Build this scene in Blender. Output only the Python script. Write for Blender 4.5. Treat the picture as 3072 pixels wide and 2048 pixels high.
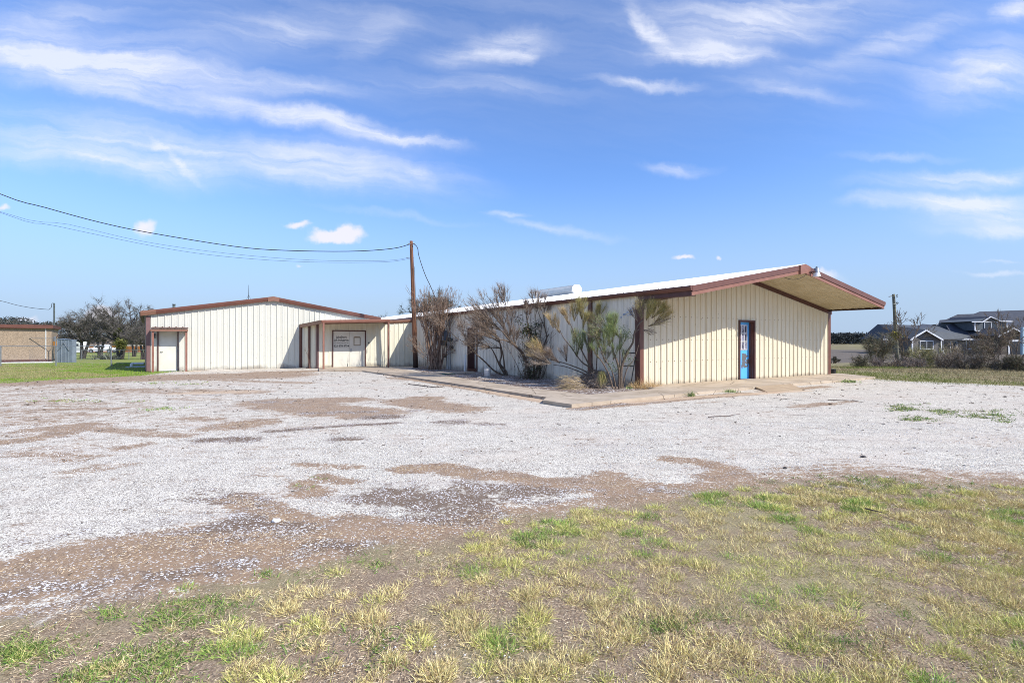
import bpy, math, random
import numpy as np
from mathutils import Vector, Matrix

# ------------------------------------------------------------------ clearing, camera, world, sun, exposure
for o in list(bpy.data.objects):
    bpy.data.objects.remove(o)
scn = bpy.context.scene
COL = scn.collection
F, CX, HY, CAMH = 1503.0, 1536.0, 1019.0, 1.57

cam = bpy.data.cameras.new("Camera")
camo = bpy.data.objects.new("Camera", cam)
COL.objects.link(camo)
camo.location = (0, 0, CAMH)
camo.rotation_euler = (math.radians(90), 0, 0)
cam.sensor_width = 36.0
cam.lens = F / 3072 * 36
cam.shift_y = -5.0 / 3072
cam.clip_start = 0.05
cam.clip_end = 6000
scn.camera = camo

SUN_DIR = Vector((0.68, -0.385, 0.625)).normalized()      # towards the sun
el = math.asin(SUN_DIR.z)
sun = bpy.data.lights.new("Sun", 'SUN')
sun.energy = 4.7
sun.angle = math.radians(0.55)
sun.color = (1.0, 0.95, 0.87)
suno = bpy.data.objects.new("Sun", sun)
COL.objects.link(suno)
suno.rotation_euler = SUN_DIR.to_track_quat('Z', 'Y').to_euler()

vs = scn.view_settings
vs.view_transform = 'Standard'
vs.look = 'None'
vs.gamma = 1.0
vs.exposure = 0.28
vs.use_curve_mapping = False

world = bpy.data.worlds.new("World")
scn.world = world
world.use_nodes = True
wn, wl = world.node_tree.nodes, world.node_tree.links
wn.clear()


def wnode(t, **kw):
    n = wn.new(t)
    for k, v in kw.items():
        setattr(n, k, v)
    return n


def wmath(op, a, b=None, clamp=False):
    n = wnode('ShaderNodeMath', operation=op, use_clamp=clamp)
    for i, v in enumerate((a, b)):
        if v is None:
            continue
        if isinstance(v, (int, float)):
            n.inputs[i].default_value = v
        else:
            wl.new(v, n.inputs[i])
    return n.outputs[0]


def build_sky():
    sky = wnode('ShaderNodeTexSky', sky_type='NISHITA')
    sky.sun_disc = False
    sky.sun_elevation = el
    sky.sun_rotation = math.atan2(SUN_DIR.x, SUN_DIR.y)
    sky.air_density = 1.0
    sky.dust_density = 0.6
    sky.ozone_density = 3.0
    sky.altitude = 300
    tc = wnode('ShaderNodeTexCoord')
    sep = wnode('ShaderNodeSeparateXYZ')
    wl.new(tc.outputs['Generated'], sep.inputs[0])
    yy = wmath('MAXIMUM', sep.outputs[1], 0.12)
    u = wmath('DIVIDE', sep.outputs[0], yy)
    v = wmath('DIVIDE', sep.outputs[2], yy)
    cmb = wnode('ShaderNodeCombineXYZ')
    wl.new(u, cmb.inputs[0]); wl.new(v, cmb.inputs[1])
    # wispy warp of the cloud directions
    nz = wnode('ShaderNodeTexNoise'); nz.inputs['Scale'].default_value = 5.0
    nz.inputs['Detail'].default_value = 9; nz.inputs['Roughness'].default_value = 0.62
    wl.new(cmb.outputs[0], nz.inputs['Vector'])
    sub = wnode('ShaderNodeVectorMath', operation='SUBTRACT'); sub.inputs[1].default_value = (.5, .5, .5)
    wl.new(nz.outputs['Color'], sub.inputs[0])
    scl = wnode('ShaderNodeVectorMath', operation='MULTIPLY'); scl.inputs[1].default_value = (.15, .085, 0)
    wl.new(sub.outputs[0], scl.inputs[0])
    wrp = wnode('ShaderNodeVectorMath', operation='ADD')
    wl.new(cmb.outputs[0], wrp.inputs[0]); wl.new(scl.outputs[0], wrp.inputs[1])

    def K(x, y):      # photo direction (full view 2352 wide) to tangents
        return ((x / .765625 - CX) / F, (HY - y / .765625) / F)

    def blob(cx, cy, L, W, ang, st, src, soft='SMOOTHSTEP'):
        a, b = K(cx, cy)
        mp = wnode('ShaderNodeMapping', vector_type='TEXTURE')
        mp.inputs['Location'].default_value = (a, b, 0)
        mp.inputs['Rotation'].default_value = (0, 0, math.radians(ang))
        k = 1 / .765625 / F
        mp.inputs['Scale'].default_value = (L * k, W * k, 1)
        wl.new(src, mp.inputs['Vector'])
        ln = wnode('ShaderNodeVectorMath', operation='LENGTH')
        wl.new(mp.outputs[0], ln.inputs[0])
        mr = wnode('ShaderNodeMapRange', interpolation_type=soft)
        mr.inputs['From Min'].default_value = 0.0; mr.inputs['From Max'].default_value = 1.0
        mr.inputs['To Min'].default_value = st; mr.inputs['To Max'].default_value = 0.0
        wl.new(ln.outputs['Value'], mr.inputs['Value'])
        return mr.outputs[0]

    cirrus = [(260, 178, 500, 72, -11, 1.0), (760, 278, 380, 38, -12, 1.0), (960, 320, 170, 20, -7, .6),
              (200, 118, 460, 70, -4, .75), (480, 170, 520, 40, -6, .6), (60, 45, 330, 60, 5, .5),
              (300, 335, 680, 105, -8, .75), (780, 385, 450, 90, -8, .75), (150, 360, 420, 40, -6, .4),
              (405, 365, 140, 14, -38, .55), (960, 405, 75, 30, -40, .4), (640, 60, 330, 60, 4, .4),
              (1130, 105, 190, 55, 8, .85), (1210, 125, 120, 30, 14, .5), (870, 80, 130, 60, 25, .35),
              (1510, 70, 120, 34, -48, .9), (1640, 125, 210, 34, -4, 1.0), (1760, 62, 420, 70, 8, .75),
              (1700, 20, 380, 40, 3, .5), (1470, 185, 190, 20, -4, .75), (1820, 215, 230, 30, -12, .5),
              (2040, 100, 260, 42, 17, .65), (2250, 170, 230, 100, 8, .75), (2330, 30, 80, 34, 8, .8),
              (1900, 170, 300, 50, 6, .3), (2210, 410, 330, 36, 2, .9), (2150, 465, 270, 34, 0, 1.0),
              (2270, 500, 270, 70, 0, .75), (2300, 535, 170, 20, 0, .5), (1560, 385, 140, 24, -2, .42),
              (1280, 530, 210, 18, -11, .42), (1165, 494, 70, 11, 0, .5), (2300, 632, 120, 9, 2, .5),
              (1900, 640, 80, 26, -8, .6), (2310, 605, 70, 6, 0, .4), (1080, 200, 330, 40, -4, .3),
              (900, 500, 260, 14, -8, .25), (2060, 360, 200, 16, 2, .3)]
    tot = None
    for c in cirrus:
        m = blob(*c, wrp.outputs[0])
        tot = m if tot is None else wmath('ADD', tot, m)
    # fibres
    mpf = wnode('ShaderNodeMapping', vector_type='TEXTURE')
    mpf.inputs['Rotation'].default_value = (0, 0, math.radians(-8))
    mpf.inputs['Scale'].default_value = (.8, .085, 1)
    wl.new(wrp.outputs[0], mpf.inputs['Vector'])
    fib = wnode('ShaderNodeTexNoise'); fib.inputs['Scale'].default_value = 2.6
    fib.inputs['Detail'].default_value = 9; fib.inputs['Roughness'].default_value = 0.62
    fib.inputs['Distortion'].default_value = 0.4
    wl.new(mpf.outputs[0], fib.inputs['Vector'])
    fr = wnode('ShaderNodeMapRange'); fr.inputs['From Min'].default_value = .3; fr.inputs['From Max'].default_value = .72
    fr.inputs['To Min'].default_value = 0.34; fr.inputs['To Max'].default_value = 1.25
    wl.new(fib.outputs['Fac'], fr.inputs['Value'])
    mpg = wnode('ShaderNodeMapping'); mpg.inputs['Scale'].default_value = (1, 1.8, 1)
    wl.new(wrp.outputs[0], mpg.inputs['Vector'])
    big = wnode('ShaderNodeTexNoise'); big.inputs['Scale'].default_value = 3.5
    big.inputs['Detail'].default_value = 6; big.inputs['Roughness'].default_value = 0.6
    wl.new(mpg.outputs[0], big.inputs['Vector'])
    br = wnode('ShaderNodeMapRange'); br.inputs['From Min'].default_value = .35; br.inputs['From Max'].default_value = .65
    br.inputs['To Min'].default_value = .55; br.inputs['To Max'].default_value = 1.15
    wl.new(big.outputs['Fac'], br.inputs['Value'])
    cir = wmath('MULTIPLY', wmath('MULTIPLY', tot, fr.outputs[0]), br.outputs[0])
    cir = wmath('MULTIPLY', cir, 0.92)
    # faint veil high up
    veil = wnode('ShaderNodeMapRange', interpolation_type='SMOOTHSTEP'); veil.inputs['From Min'].default_value = .25
    veil.inputs['From Max'].default_value = .7; veil.inputs['To Max'].default_value = .16
    wl.new(v, veil.inputs['Value'])
    cir = wmath('ADD', cir, wmath('MULTIPLY', veil.outputs[0], fr.outputs[0]))
    cir = wmath('MINIMUM', cir, .82)
    # small cumulus
    nz2 = wnode('ShaderNodeTexNoise'); nz2.inputs['Scale'].default_value = 26.0
    nz2.inputs['Detail'].default_value = 5; nz2.inputs['Roughness'].default_value = 0.55
    wl.new(cmb.outputs[0], nz2.inputs['Vector'])
    sub2 = wnode('ShaderNodeVectorMath', operation='SUBTRACT'); sub2.inputs[1].default_value = (.5, .5, .5)
    wl.new(nz2.outputs['Color'], sub2.inputs[0])
    scl2 = wnode('ShaderNodeVectorMath', operation='MULTIPLY'); scl2.inputs[1].default_value = (.045, .035, 0)
    wl.new(sub2.outputs[0], scl2.inputs[0])
    wrp2 = wnode('ShaderNodeVectorMath', operation='ADD')
    wl.new(cmb.outputs[0], wrp2.inputs[0]); wl.new(scl2.outputs[0], wrp2.inputs[1])
    cum = [(770, 541, 100, 26, 0, 1.7), (800, 525, 52, 28, 0, 1.2), (682, 518, 54, 15, 0, 1.15), (333, 524, 42, 32, 25, 1.15), (5, 473, 30, 16, 0, 1),
           (233, 733, 66, 48, 0, 1.9), (215, 745, 60, 24, 0, 1.4), (60, 742, 60, 22, 10, .9), (1570, 592, 44, 11, 0, 1.1), (1646, 590, 18, 8, 0, .9),
           (690, 610, 22, 10, 0, .7), (1890, 628, 60, 16, -15, .8)]
    ct = None
    for c in cum:
        m = blob(*c, wrp2.outputs[0])
        ct = m if ct is None else wmath('ADD', ct, m)
    cr = wnode('ShaderNodeMapRange', interpolation_type='SMOOTHSTEP')
    cr.inputs['From Min'].default_value = .18; cr.inputs['From Max'].default_value = 1.15; cr.inputs['To Max'].default_value = .88
    wl.new(ct, cr.inputs['Value'])
    # horizon haze band
    hz = wnode('ShaderNodeMapRange', interpolation_type='SMOOTHSTEP')
    hz.inputs['From Min'].default_value = 0; hz.inputs['From Max'].default_value = .33
    hz.inputs['To Min'].default_value = .95; hz.inputs['To Max'].default_value = 0
    wl.new(sep.outputs[2], hz.inputs['Value'])
    sk = wnode('ShaderNodeMix', data_type='RGBA', blend_type='MULTIPLY')
    sk.inputs['Factor'].default_value = 1
    wl.new(sky.outputs[0], sk.inputs['A'])
    sk.inputs['B'].default_value = SKY_TINT
    m0 = wnode('ShaderNodeMix', data_type='RGBA')
    m0.inputs['B'].default_value = HORIZON
    wl.new(sk.outputs['Result'], m0.inputs['A']); wl.new(hz.outputs[0], m0.inputs['Factor'])
    m1 = wnode('ShaderNodeMix', data_type='RGBA')
    m1.inputs['B'].default_value = CIRRUS
    wl.new(m0.outputs['Result'], m1.inputs['A']); wl.new(cir, m1.inputs['Factor'])
    m2 = wnode('ShaderNodeMix', data_type='RGBA')
    m2.inputs['B'].default_value = CUMULUS
    wl.new(m1.outputs['Result'], m2.inputs['A']); wl.new(cr.outputs[0], m2.inputs['Factor'])
    bg = wnode('ShaderNodeBackground'); bg.inputs['Strength'].default_value = 0.145
    wl.new(m2.outputs['Result'], bg.inputs['Color'])
    out = wnode('ShaderNodeOutputWorld')
    wl.new(bg.outputs[0], out.inputs['Surface'])


SKY_TINT = (.80, 1.02, 1.36, 1)
HORIZON = (2.6, 3.4, 4.6, 1)
CIRRUS = (5.2, 5.4, 6.1, 1)
CUMULUS = (5.5, 5.3, 5.8, 1)
build_sky()
world.cycles.sampling_method = 'MANUAL'
world.cycles.sample_map_resolution = 512
scn.cycles.use_denoising = True
scn.cycles.denoising_prefilter = 'NONE'
scn.cycles.filter_width = 0.95
scn.cycles.max_bounces = 6
scn.cycles.sample_clamp_indirect = 8


# ------------------------------------------------------------------ helpers
def V(*a):
    return Vector(a)


def zg(x, y):
    """terrain height"""
    x = np.asarray(x, dtype=float); y = np.asarray(y, dtype=float)
    left = -.017 * np.clip(y - 28, 0, 175)
    t = np.clip((y - 27) / 20, 0, 1)
    right = -1.05 * t * t * (3 - 2 * t)
    w = np.clip((x + 6) / 16, 0, 1); w = w * w * (3 - 2 * w)
    return left * (1 - w) + right * w


def W(px, py, Y):
    return Vector(((px - CX) / F * Y, Y, CAMH - (py - HY) / F * Y))


def gp(px, py, z=0.0):
    Y = (CAMH - z) * F / (py - HY)
    return Vector(((px - CX) / F * Y, Y, z))


def gf(x, y, z=0.0):      # full-view (2352 px) coordinates to ground
    return gp(x / .765625, y / .765625, z)


def tag(o, label=None, cat=None, group=None, kind=None):
    if label: o['label'] = label
    if cat: o['category'] = cat
    if group: o['group'] = group
    if kind: o['kind'] = kind
    return o


def empty(name, loc, label, cat, group=None):
    o = bpy.data.objects.new(name, None)
    COL.objects.link(o)
    o.location = loc
    bpy.context.view_layer.update()
    return tag(o, label, cat, group)


def link_mesh(name, me, m, parent=None, smooth=False):
    o = bpy.data.objects.new(name, me)
    COL.objects.link(o)
    if m: me.materials.append(m)
    if smooth:
        me.polygons.foreach_set('use_smooth', [True] * len(me.polygons))
    if parent is not None:
        o.parent = parent
        loc = Vector((0, 0, 0)); q = parent
        while q is not None:
            loc += q.location; q = q.parent
        me.transform(Matrix.Translation(-loc))
    return o


class MB:
    def __init__(s):
        s.v = []; s.f = []

    def add(s, vs_, fs):
        n = len(s.v)
        s.v += [tuple(x) for x in vs_]
        s.f += [tuple(i + n for i in f) for f in fs]

    def quad(s, a, b, c, d):
        s.add((a, b, c, d), ((0, 1, 2, 3),))

    def tri(s, a, b, c):
        s.add((a, b, c), ((0, 1, 2),))

    def obox(s, o, a, b, c):
        """box from corner o with edge vectors a,b,c"""
        o, a, b, c = Vector(o), Vector(a), Vector(b), Vector(c)
        p = [o, o + a, o + a + b, o + b, o + c, o + a + c, o + a + b + c, o + b + c]
        s.add(p, ((0, 3, 2, 1), (4, 5, 6, 7), (0, 1, 5, 4), (1, 2, 6, 5), (2, 3, 7, 6), (3, 0, 4, 7)))

    def box(s, x0, x1, y0, y1, z0, z1):
        s.obox((x0, y0, z0), (x1 - x0, 0, 0), (0, y1 - y0, 0), (0, 0, z1 - z0))

    def prism(s, poly, ext):
        """polygon (3D points) extruded by vector"""
        n = len(poly); ext = Vector(ext)
        p = [Vector(q) for q in poly] + [Vector(q) + ext for q in poly]
        fs = [tuple(range(n))[::-1], tuple(range(n, 2 * n))]
        fs += [(i, (i + 1) % n, n + (i + 1) % n, n + i) for i in range(n)]
        s.add(p, fs)

    def tube(s, pts, rad, n=8, cap=True):
        pts = [Vector(p) for p in pts]
        if isinstance(rad, (int, float)): rad = [rad] * len(pts)
        base = len(s.v)
        prev = None
        for i, p in enumerate(pts):
            d = (pts[min(i + 1, len(pts) - 1)] - pts[max(i - 1, 0)])
            if d.length < 1e-9: d = Vector((0, 0, 1))
            d.normalize()
            if prev is None:
                a = d.orthogonal().normalized()
            else:
                a = (prev - d * prev.dot(d))
                a = a.normalized() if a.length > 1e-6 else d.orthogonal().normalized()
            prev = a
            b = d.cross(a)
            for k in range(n):
                t = 2 * math.pi * k / n
                s.v.append(tuple(p + (a * math.cos(t) + b * math.sin(t)) * rad[i]))
        for i in range(len(pts) - 1):
            for k in range(n):
                k2 = (k + 1) % n
                s.f.append((base + i * n + k, base + i * n + k2, base + (i + 1) * n + k2, base + (i + 1) * n + k))
        if cap:
            s.f.append(tuple(base + k for k in range(n))[::-1])
            m = base + (len(pts) - 1) * n
            s.f.append(tuple(m + k for k in range(n)))

    def build(s, name, m, parent=None, smooth=False):
        me = bpy.data.meshes.new(name)
        me.from_pydata(s.v, [], s.f)
        me.update()
        return link_mesh(name, me, m, parent, smooth)


# ------------------------------------------------------------------ materials
def nodes_of(name):
    m = bpy.data.materials.new(name)
    m.use_nodes = True
    nt = m.node_tree
    b = nt.nodes['Principled BSDF']
    return m, nt, nt.nodes, nt.links, b


def lin(r, g, b):
    f = lambda c: ((c / 255 + .055) / 1.055) ** 2.4 if c > 10 else c / 255 / 12.92
    return (f(r), f(g), f(b), 1)


def mat(name, c1, c2=None, rough=.6, scale=3.0, detail=6, metal=0, bump=0, bscale=40, stretch=(1, 1, 1), spec=.4, lo=.35, hi=.65):
    m, nt, N, L, b = nodes_of(name)
    b.inputs['Roughness'].default_value = rough
    b.inputs['Metallic'].default_value = metal
    b.inputs['Specular IOR Level'].default_value = spec
    c1 = tuple(c1)[:3] + (1,)
    if c2 is None:
        b.inputs['Base Color'].default_value = c1
    else:
        c2 = tuple(c2)[:3] + (1,)
        g = N.new('ShaderNodeNewGeometry')
        mp = N.new('ShaderNodeMapping'); mp.inputs['Scale'].default_value = stretch
        L.new(g.outputs['Position'], mp.inputs[0])
        n = N.new('ShaderNodeTexNoise'); n.inputs['Scale'].default_value = scale
        n.inputs['Detail'].default_value = detail; n.inputs['Roughness'].default_value = .6
        L.new(mp.outputs[0], n.inputs['Vector'])
        r = N.new('ShaderNodeMapRange'); r.inputs['From Min'].default_value = lo; r.inputs['From Max'].default_value = hi
        L.new(n.outputs['Fac'], r.inputs['Value'])
        x = N.new('ShaderNodeMix'); x.data_type = 'RGBA'
        x.inputs['A'].default_value = c1; x.inputs['B'].default_value = c2
        L.new(r.outputs[0], x.inputs['Factor'])
        L.new(x.outputs['Result'], b.inputs['Base Color'])
    if bump:
        g2 = N.new('ShaderNodeNewGeometry')
        n2 = N.new('ShaderNodeTexNoise'); n2.inputs['Scale'].default_value = bscale; n2.inputs['Detail'].default_value = 4
        L.new(g2.outputs['Position'], n2.inputs['Vector'])
        bp = N.new('ShaderNodeBump'); bp.inputs['Strength'].default_value = bump; bp.inputs['Distance'].default_value = .02
        L.new(n2.outputs['Fac'], bp.inputs['Height'])
        L.new(bp.outputs[0], b.inputs['Normal'])
    return m


def wall_mat(name, base, stain, dirt=(.16, .11, .07, 1), zbase=0.0, dirth=.35, stainamt=.5):
    """painted sheet metal: faint vertical run-off streaks, soil splash at the foot, small scuffs"""
    m, nt, N, L, b = nodes_of(name)
    b.inputs['Roughness'].default_value = .5
    b.inputs['Specular IOR Level'].default_value = .35
    g = N.new('ShaderNodeNewGeometry')
    mp = N.new('ShaderNodeMapping'); mp.inputs['Scale'].default_value = (7, 7, .35)
    L.new(g.outputs['Position'], mp.inputs[0])
    n = N.new('ShaderNodeTexNoise'); n.inputs['Scale'].default_value = 1.0; n.inputs['Detail'].default_value = 7
    n.inputs['Roughness'].default_value = .65
    L.new(mp.outputs[0], n.inputs['Vector'])
    r = N.new('ShaderNodeMapRange'); r.inputs['From Min'].default_value = .42; r.inputs['From Max'].default_value = .75
    r.inputs['To Max'].default_value = stainamt
    L.new(n.outputs['Fac'], r.inputs['Value'])
    x = N.new('ShaderNodeMix'); x.data_type = 'RGBA'
    x.inputs['A'].default_value = base; x.inputs['B'].default_value = stain
    L.new(r.outputs[0], x.inputs['Factor'])
    sp = N.new('ShaderNodeSeparateXYZ'); L.new(g.outputs['Position'], sp.inputs[0])
    n2 = N.new('ShaderNodeTexNoise'); n2.inputs['Scale'].default_value = 2.3; n2.inputs['Detail'].default_value = 6
    L.new(g.outputs['Position'], n2.inputs['Vector'])
    mm = N.new('ShaderNodeMath'); mm.operation = 'MULTIPLY_ADD'
    L.new(n2.outputs['Fac'], mm.inputs[0]); mm.inputs[1].default_value = -dirth * 2.2
    L.new(sp.outputs[2], mm.inputs[2])
    r2 = N.new('ShaderNodeMapRange'); r2.interpolation_type = 'SMOOTHSTEP'
    r2.inputs['From Min'].default_value = zbase - dirth * 1.2; r2.inputs['From Max'].default_value = zbase - dirth * .2
    r2.inputs['To Min'].default_value = .62; r2.inputs['To Max'].default_value = 0
    L.new(mm.outputs[0], r2.inputs['Value'])
    x2 = N.new('ShaderNodeMix'); x2.data_type = 'RGBA'; x2.inputs['B'].default_value = dirt
    L.new(x.outputs['Result'], x2.inputs['A']); L.new(r2.outputs[0], x2.inputs['Factor'])
    # scuffs
    n3 = N.new('ShaderNodeTexNoise'); n3.inputs['Scale'].default_value = 9; n3.inputs['Detail'].default_value = 3
    L.new(g.outputs['Position'], n3.inputs['Vector'])
    r3 = N.new('ShaderNodeMapRange'); r3.inputs['From Min'].default_value = .70; r3.inputs['From Max'].default_value = .74
    r3.inputs['To Max'].default_value = .4
    L.new(n3.outputs['Fac'], r3.inputs['Value'])
    x3 = N.new('ShaderNodeMix'); x3.data_type = 'RGBA'; x3.inputs['B'].default_value = (.22, .17, .11, 1)
    L.new(x2.outputs['Result'], x3.inputs['A']); L.new(r3.outputs[0], x3.inputs['Factor'])
    L.new(x3.outputs['Result'], b.inputs['Base Color'])
    # sheet-metal waviness
    n4 = N.new('ShaderNodeTexNoise'); n4.inputs['Scale'].default_value = 2.2; n4.inputs['Detail'].default_value = 1
    L.new(g.outputs['Position'], n4.inputs['Vector'])
    bp = N.new('ShaderNodeBump'); bp.inputs['Strength'].default_value = .25; bp.inputs['Distance'].default_value = .03
    L.new(n4.outputs['Fac'], bp.inputs['Height']); L.new(bp.outputs[0], b.inputs['Normal'])
    return m


def col_mat(name, rough=.7, trans=0.0):
    m, nt, N, L, b = nodes_of(name)
    a = N.new('ShaderNodeAttribute'); a.attribute_name = 'Col'
    L.new(a.outputs['Color'], b.inputs['Base Color'])
    b.inputs['Roughness'].default_value = rough
    b.inputs['Specular IOR Level'].default_value = .2
    return m


M = {}
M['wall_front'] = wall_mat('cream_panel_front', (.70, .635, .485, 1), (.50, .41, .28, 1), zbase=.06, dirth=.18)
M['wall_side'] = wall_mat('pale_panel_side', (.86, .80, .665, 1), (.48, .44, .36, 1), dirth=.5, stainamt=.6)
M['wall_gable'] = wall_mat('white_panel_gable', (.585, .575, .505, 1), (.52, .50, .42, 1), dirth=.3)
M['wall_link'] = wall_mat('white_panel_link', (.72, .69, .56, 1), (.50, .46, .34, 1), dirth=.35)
M['soffit'] = mat('soffit_tan', (.50, .42, .27), (.42, .34, .20), rough=.6, scale=1.5)
M['roof'] = mat('white_roof', (.80, .81, .82), (.62, .62, .61), rough=.4, scale=1.2, detail=8, lo=.48, hi=.72)
M['trim'] = mat('red_brown_trim', (.155, .062, .043), (.125, .050, .036), rough=.42, scale=4, spec=.45)
M['trim_pink'] = mat('faded_red_trim', (.275, .125, .088), (.22, .095, .068), rough=.5, scale=4)
M['trim_dark'] = mat('dark_brown_trim', (.075, .030, .025), (.11, .045, .037), rough=.5, scale=4)  # frame brown; also painted shade on some eave and corner trims
M['trim_tan'] = mat('faded_brown_trim', (.235, .12, .08), (.19, .09, .06), rough=.5, scale=3)
M['door'] = mat('door_white', (.66, .64, .56), (.60, .575, .49), rough=.45, scale=2)
M['conc'] = mat('concrete', (.50, .41, .31), (.36, .285, .205), rough=.9, scale=1.3, detail=12, bump=.25, bscale=60, lo=.38, hi=.64)


def slab_joints(m):
    # saw-cut joints, hairline cracks and dark stains in the concrete itself
    nt = m.node_tree; N, L = nt.nodes, nt.links
    b = nt.nodes['Principled BSDF']
    src = b.inputs['Base Color'].links[0].from_socket
    g = N.new('ShaderNodeNewGeometry')
    d = N.new('ShaderNodeVectorMath'); d.operation = 'DOT_PRODUCT'; d.inputs[1].default_value = (.8654, .501, 0)
    L.new(g.outputs['Position'], d.inputs[0])

    def M_(op, a, b_=None):
        n = N.new('ShaderNodeMath'); n.operation = op
        for i, v in enumerate((a, b_)):
            if v is None: continue
            if isinstance(v, (int, float)): n.inputs[i].default_value = v
            else: L.new(v, n.inputs[i])
        return n.outputs[0]
    fr = M_('ABSOLUTE', M_('SUBTRACT', M_('FRACT', M_('DIVIDE', d.outputs['Value'], 3.05)), .5))
    joint = M_('LESS_THAN', fr, .004)
    vo = N.new('ShaderNodeTexVoronoi'); vo.feature = 'DISTANCE_TO_EDGE'; vo.inputs['Scale'].default_value = .55
    no = N.new('ShaderNodeTexNoise'); no.inputs['Scale'].default_value = 3; no.inputs['Detail'].default_value = 5
    L.new(g.outputs['Position'], no.inputs['Vector'])
    mx = N.new('ShaderNodeMix'); mx.data_type = 'VECTOR'; mx.inputs['Factor'].default_value = .12
    L.new(g.outputs['Position'], mx.inputs['A']); L.new(no.outputs['Color'], mx.inputs['B']); L.new(mx.outputs['Result'], vo.inputs['Vector'])
    crack = M_('LESS_THAN', vo.outputs['Distance'], .006)
    f = M_('MULTIPLY', M_('MAXIMUM', joint, crack), .65)
    c = N.new('ShaderNodeMix'); c.data_type = 'RGBA'; c.inputs['B'].default_value = (.10, .075, .05, 1)
    L.new(src, c.inputs['A']); L.new(f, c.inputs['Factor']); L.new(c.outputs['Result'], b.inputs['Base Color'])


slab_joints(M['conc'])
M['wood_pole'] = mat('pole_wood', (.16, .072, .035), (.07, .032, .018), rough=.85, scale=5, stretch=(6, 6, .5), bump=.5, bscale=30)
M['galv'] = mat('galvanised', (.34, .36, .38), (.24, .26, .28), rough=.45, metal=.6, scale=8)
M['black'] = mat('black_rubber', (.012, .012, .013), rough=.6)
M['wire'] = mat('wire_black', (.02, .02, .022), rough=.6)
M['meter'] = mat('meter_grey', (.26, .29, .34), (.20, .22, .26), rough=.5, scale=5)
M['meter_dark'] = mat('box_green_grey', (.08, .10, .09), (.05, .06, .055), rough=.5, scale=8)
M['pvc'] = mat('white_pvc', (.75, .75, .72), (.62, .62, .6), rough=.4, scale=6)
M['glass'] = mat('window_glass', (.03, .035, .045), rough=.06, spec=.8)
M['paper'] = mat('paper', (.66, .62, .52), rough=.8)
M['ink'] = mat('lettering_black', (.012, .011, .010), rough=.6)
M['inkgrey'] = mat('lettering_grey', (.10, .09, .07), rough=.6)
M['bark'] = mat('bark', (.19, .14, .10), (.09, .065, .048), rough=.95, scale=14, bump=.6, bscale=50)
M['bark_pale'] = mat('bark_pale', (.30, .20, .14), (.15, .095, .065), rough=.9, scale=7)
M['blade'] = col_mat('blades')
M['screw'] = mat('screw_head', (.22, .16, .10), rough=.5)

# ------------------------------------------------------------------ noise + blades (numpy)
_rs = np.random.RandomState(11)
_tab = _rs.rand(256, 256)


def vnoise(x, y, s=1.0, o=0):
    x = np.asarray(x) * s + 37.3 * o + 1000; y = np.asarray(y) * s + 91.7 * o + 1000
    xi = np.floor(x).astype(int); yi = np.floor(y).astype(int)
    fx = x - xi; fy = y - yi
    fx = fx * fx * (3 - 2 * fx); fy = fy * fy * (3 - 2 * fy)
    g = lambda a, b: _tab[a & 255, b & 255]
    return (g(xi, yi) * (1 - fx) + g(xi + 1, yi) * fx) * (1 - fy) + (g(xi, yi + 1) * (1 - fx) + g(xi + 1, yi + 1) * fx) * fy


def fnoise(x, y, s=1.0, o=0):
    return (vnoise(x, y, s, o) + .5 * vnoise(x, y, s * 2.1, o + 3) + .25 * vnoise(x, y, s * 4.3, o + 5)) / 1.75


def blades(name, P, D, L, Wd, C, bend=.3, mt=None, parent=None, rs=None, segs=2):
    """P base (n,3), D unit dir (n,3), L length, Wd width, C colours (n,3). One mesh of thin tapering leaves/twigs."""
    rs = rs or np.random.RandomState(5)
    P = np.asarray(P, float); D = np.asarray(D, float)
    n = len(P)
    L = np.broadcast_to(np.asarray(L, float), (n,)); Wd = np.broadcast_to(np.asarray(Wd, float), (n,))
    C = np.broadcast_to(np.asarray(C, float), (n, 3))
    D = D / np.linalg.norm(D, axis=1, keepdims=True)
    R = rs.normal(size=(n, 3))
    S = np.cross(D, R); S /= np.linalg.norm(S, axis=1, keepdims=True) + 1e-9
    B = rs.normal(size=(n, 3)) * bend; B[:, 2] -= bend * .6
    k = 2 * segs + 1
    vv = np.zeros((n, k, 3))
    for i in range(segs):
        t = i / segs
        c = P + (D * t + B * t * t * .5) * L[:, None]
        w = (Wd * (1 - .45 * t))[:, None] * .5
        vv[:, 2 * i] = c - S * w; vv[:, 2 * i + 1] = c + S * w
    vv[:, -1] = P + (D + B * .5) * L[:, None]
    vv = vv.reshape(-1, 3)
    idx = np.arange(n)[:, None] * k
    loops = []; tot = []
    for i in range(segs - 1):
        loops.append(idx + np.array([2 * i, 2 * i + 1, 2 * i + 3, 2 * i + 2]))
        tot.append(np.full((n, 1), 4))
    loops.append(idx + np.array([2 * segs - 2, 2 * segs - 1, 2 * segs]))
    tot.append(np.full((n, 1), 3))
    loops = np.concatenate(loops, axis=1).reshape(-1)
    tot = np.concatenate(tot, axis=1).reshape(-1)
    me = bpy.data.meshes.new(name)
    me.vertices.add(len(vv)); me.vertices.foreach_set('co', vv.reshape(-1))
    me.loops.add(len(loops)); me.loops.foreach_set('vertex_index', loops.astype(np.int32))
    me.polygons.add(len(tot))
    st = np.concatenate([[0], np.cumsum(tot)[:-1]]).astype(np.int32)
    me.polygons.foreach_set('loop_start', st)
    me.polygons.foreach_set('loop_total', tot.astype(np.int32))
    me.update(calc_edges=True)
    ca = me.color_attributes.new('Col', 'FLOAT_COLOR', 'POINT')
    cc = np.ones((n, k, 4)); cc[:, :, :3] = C[:, None, :]
    ca.data.foreach_set('color', cc.reshape(-1))
    return link_mesh(name, me, mt or M['blade'], parent)


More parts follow.
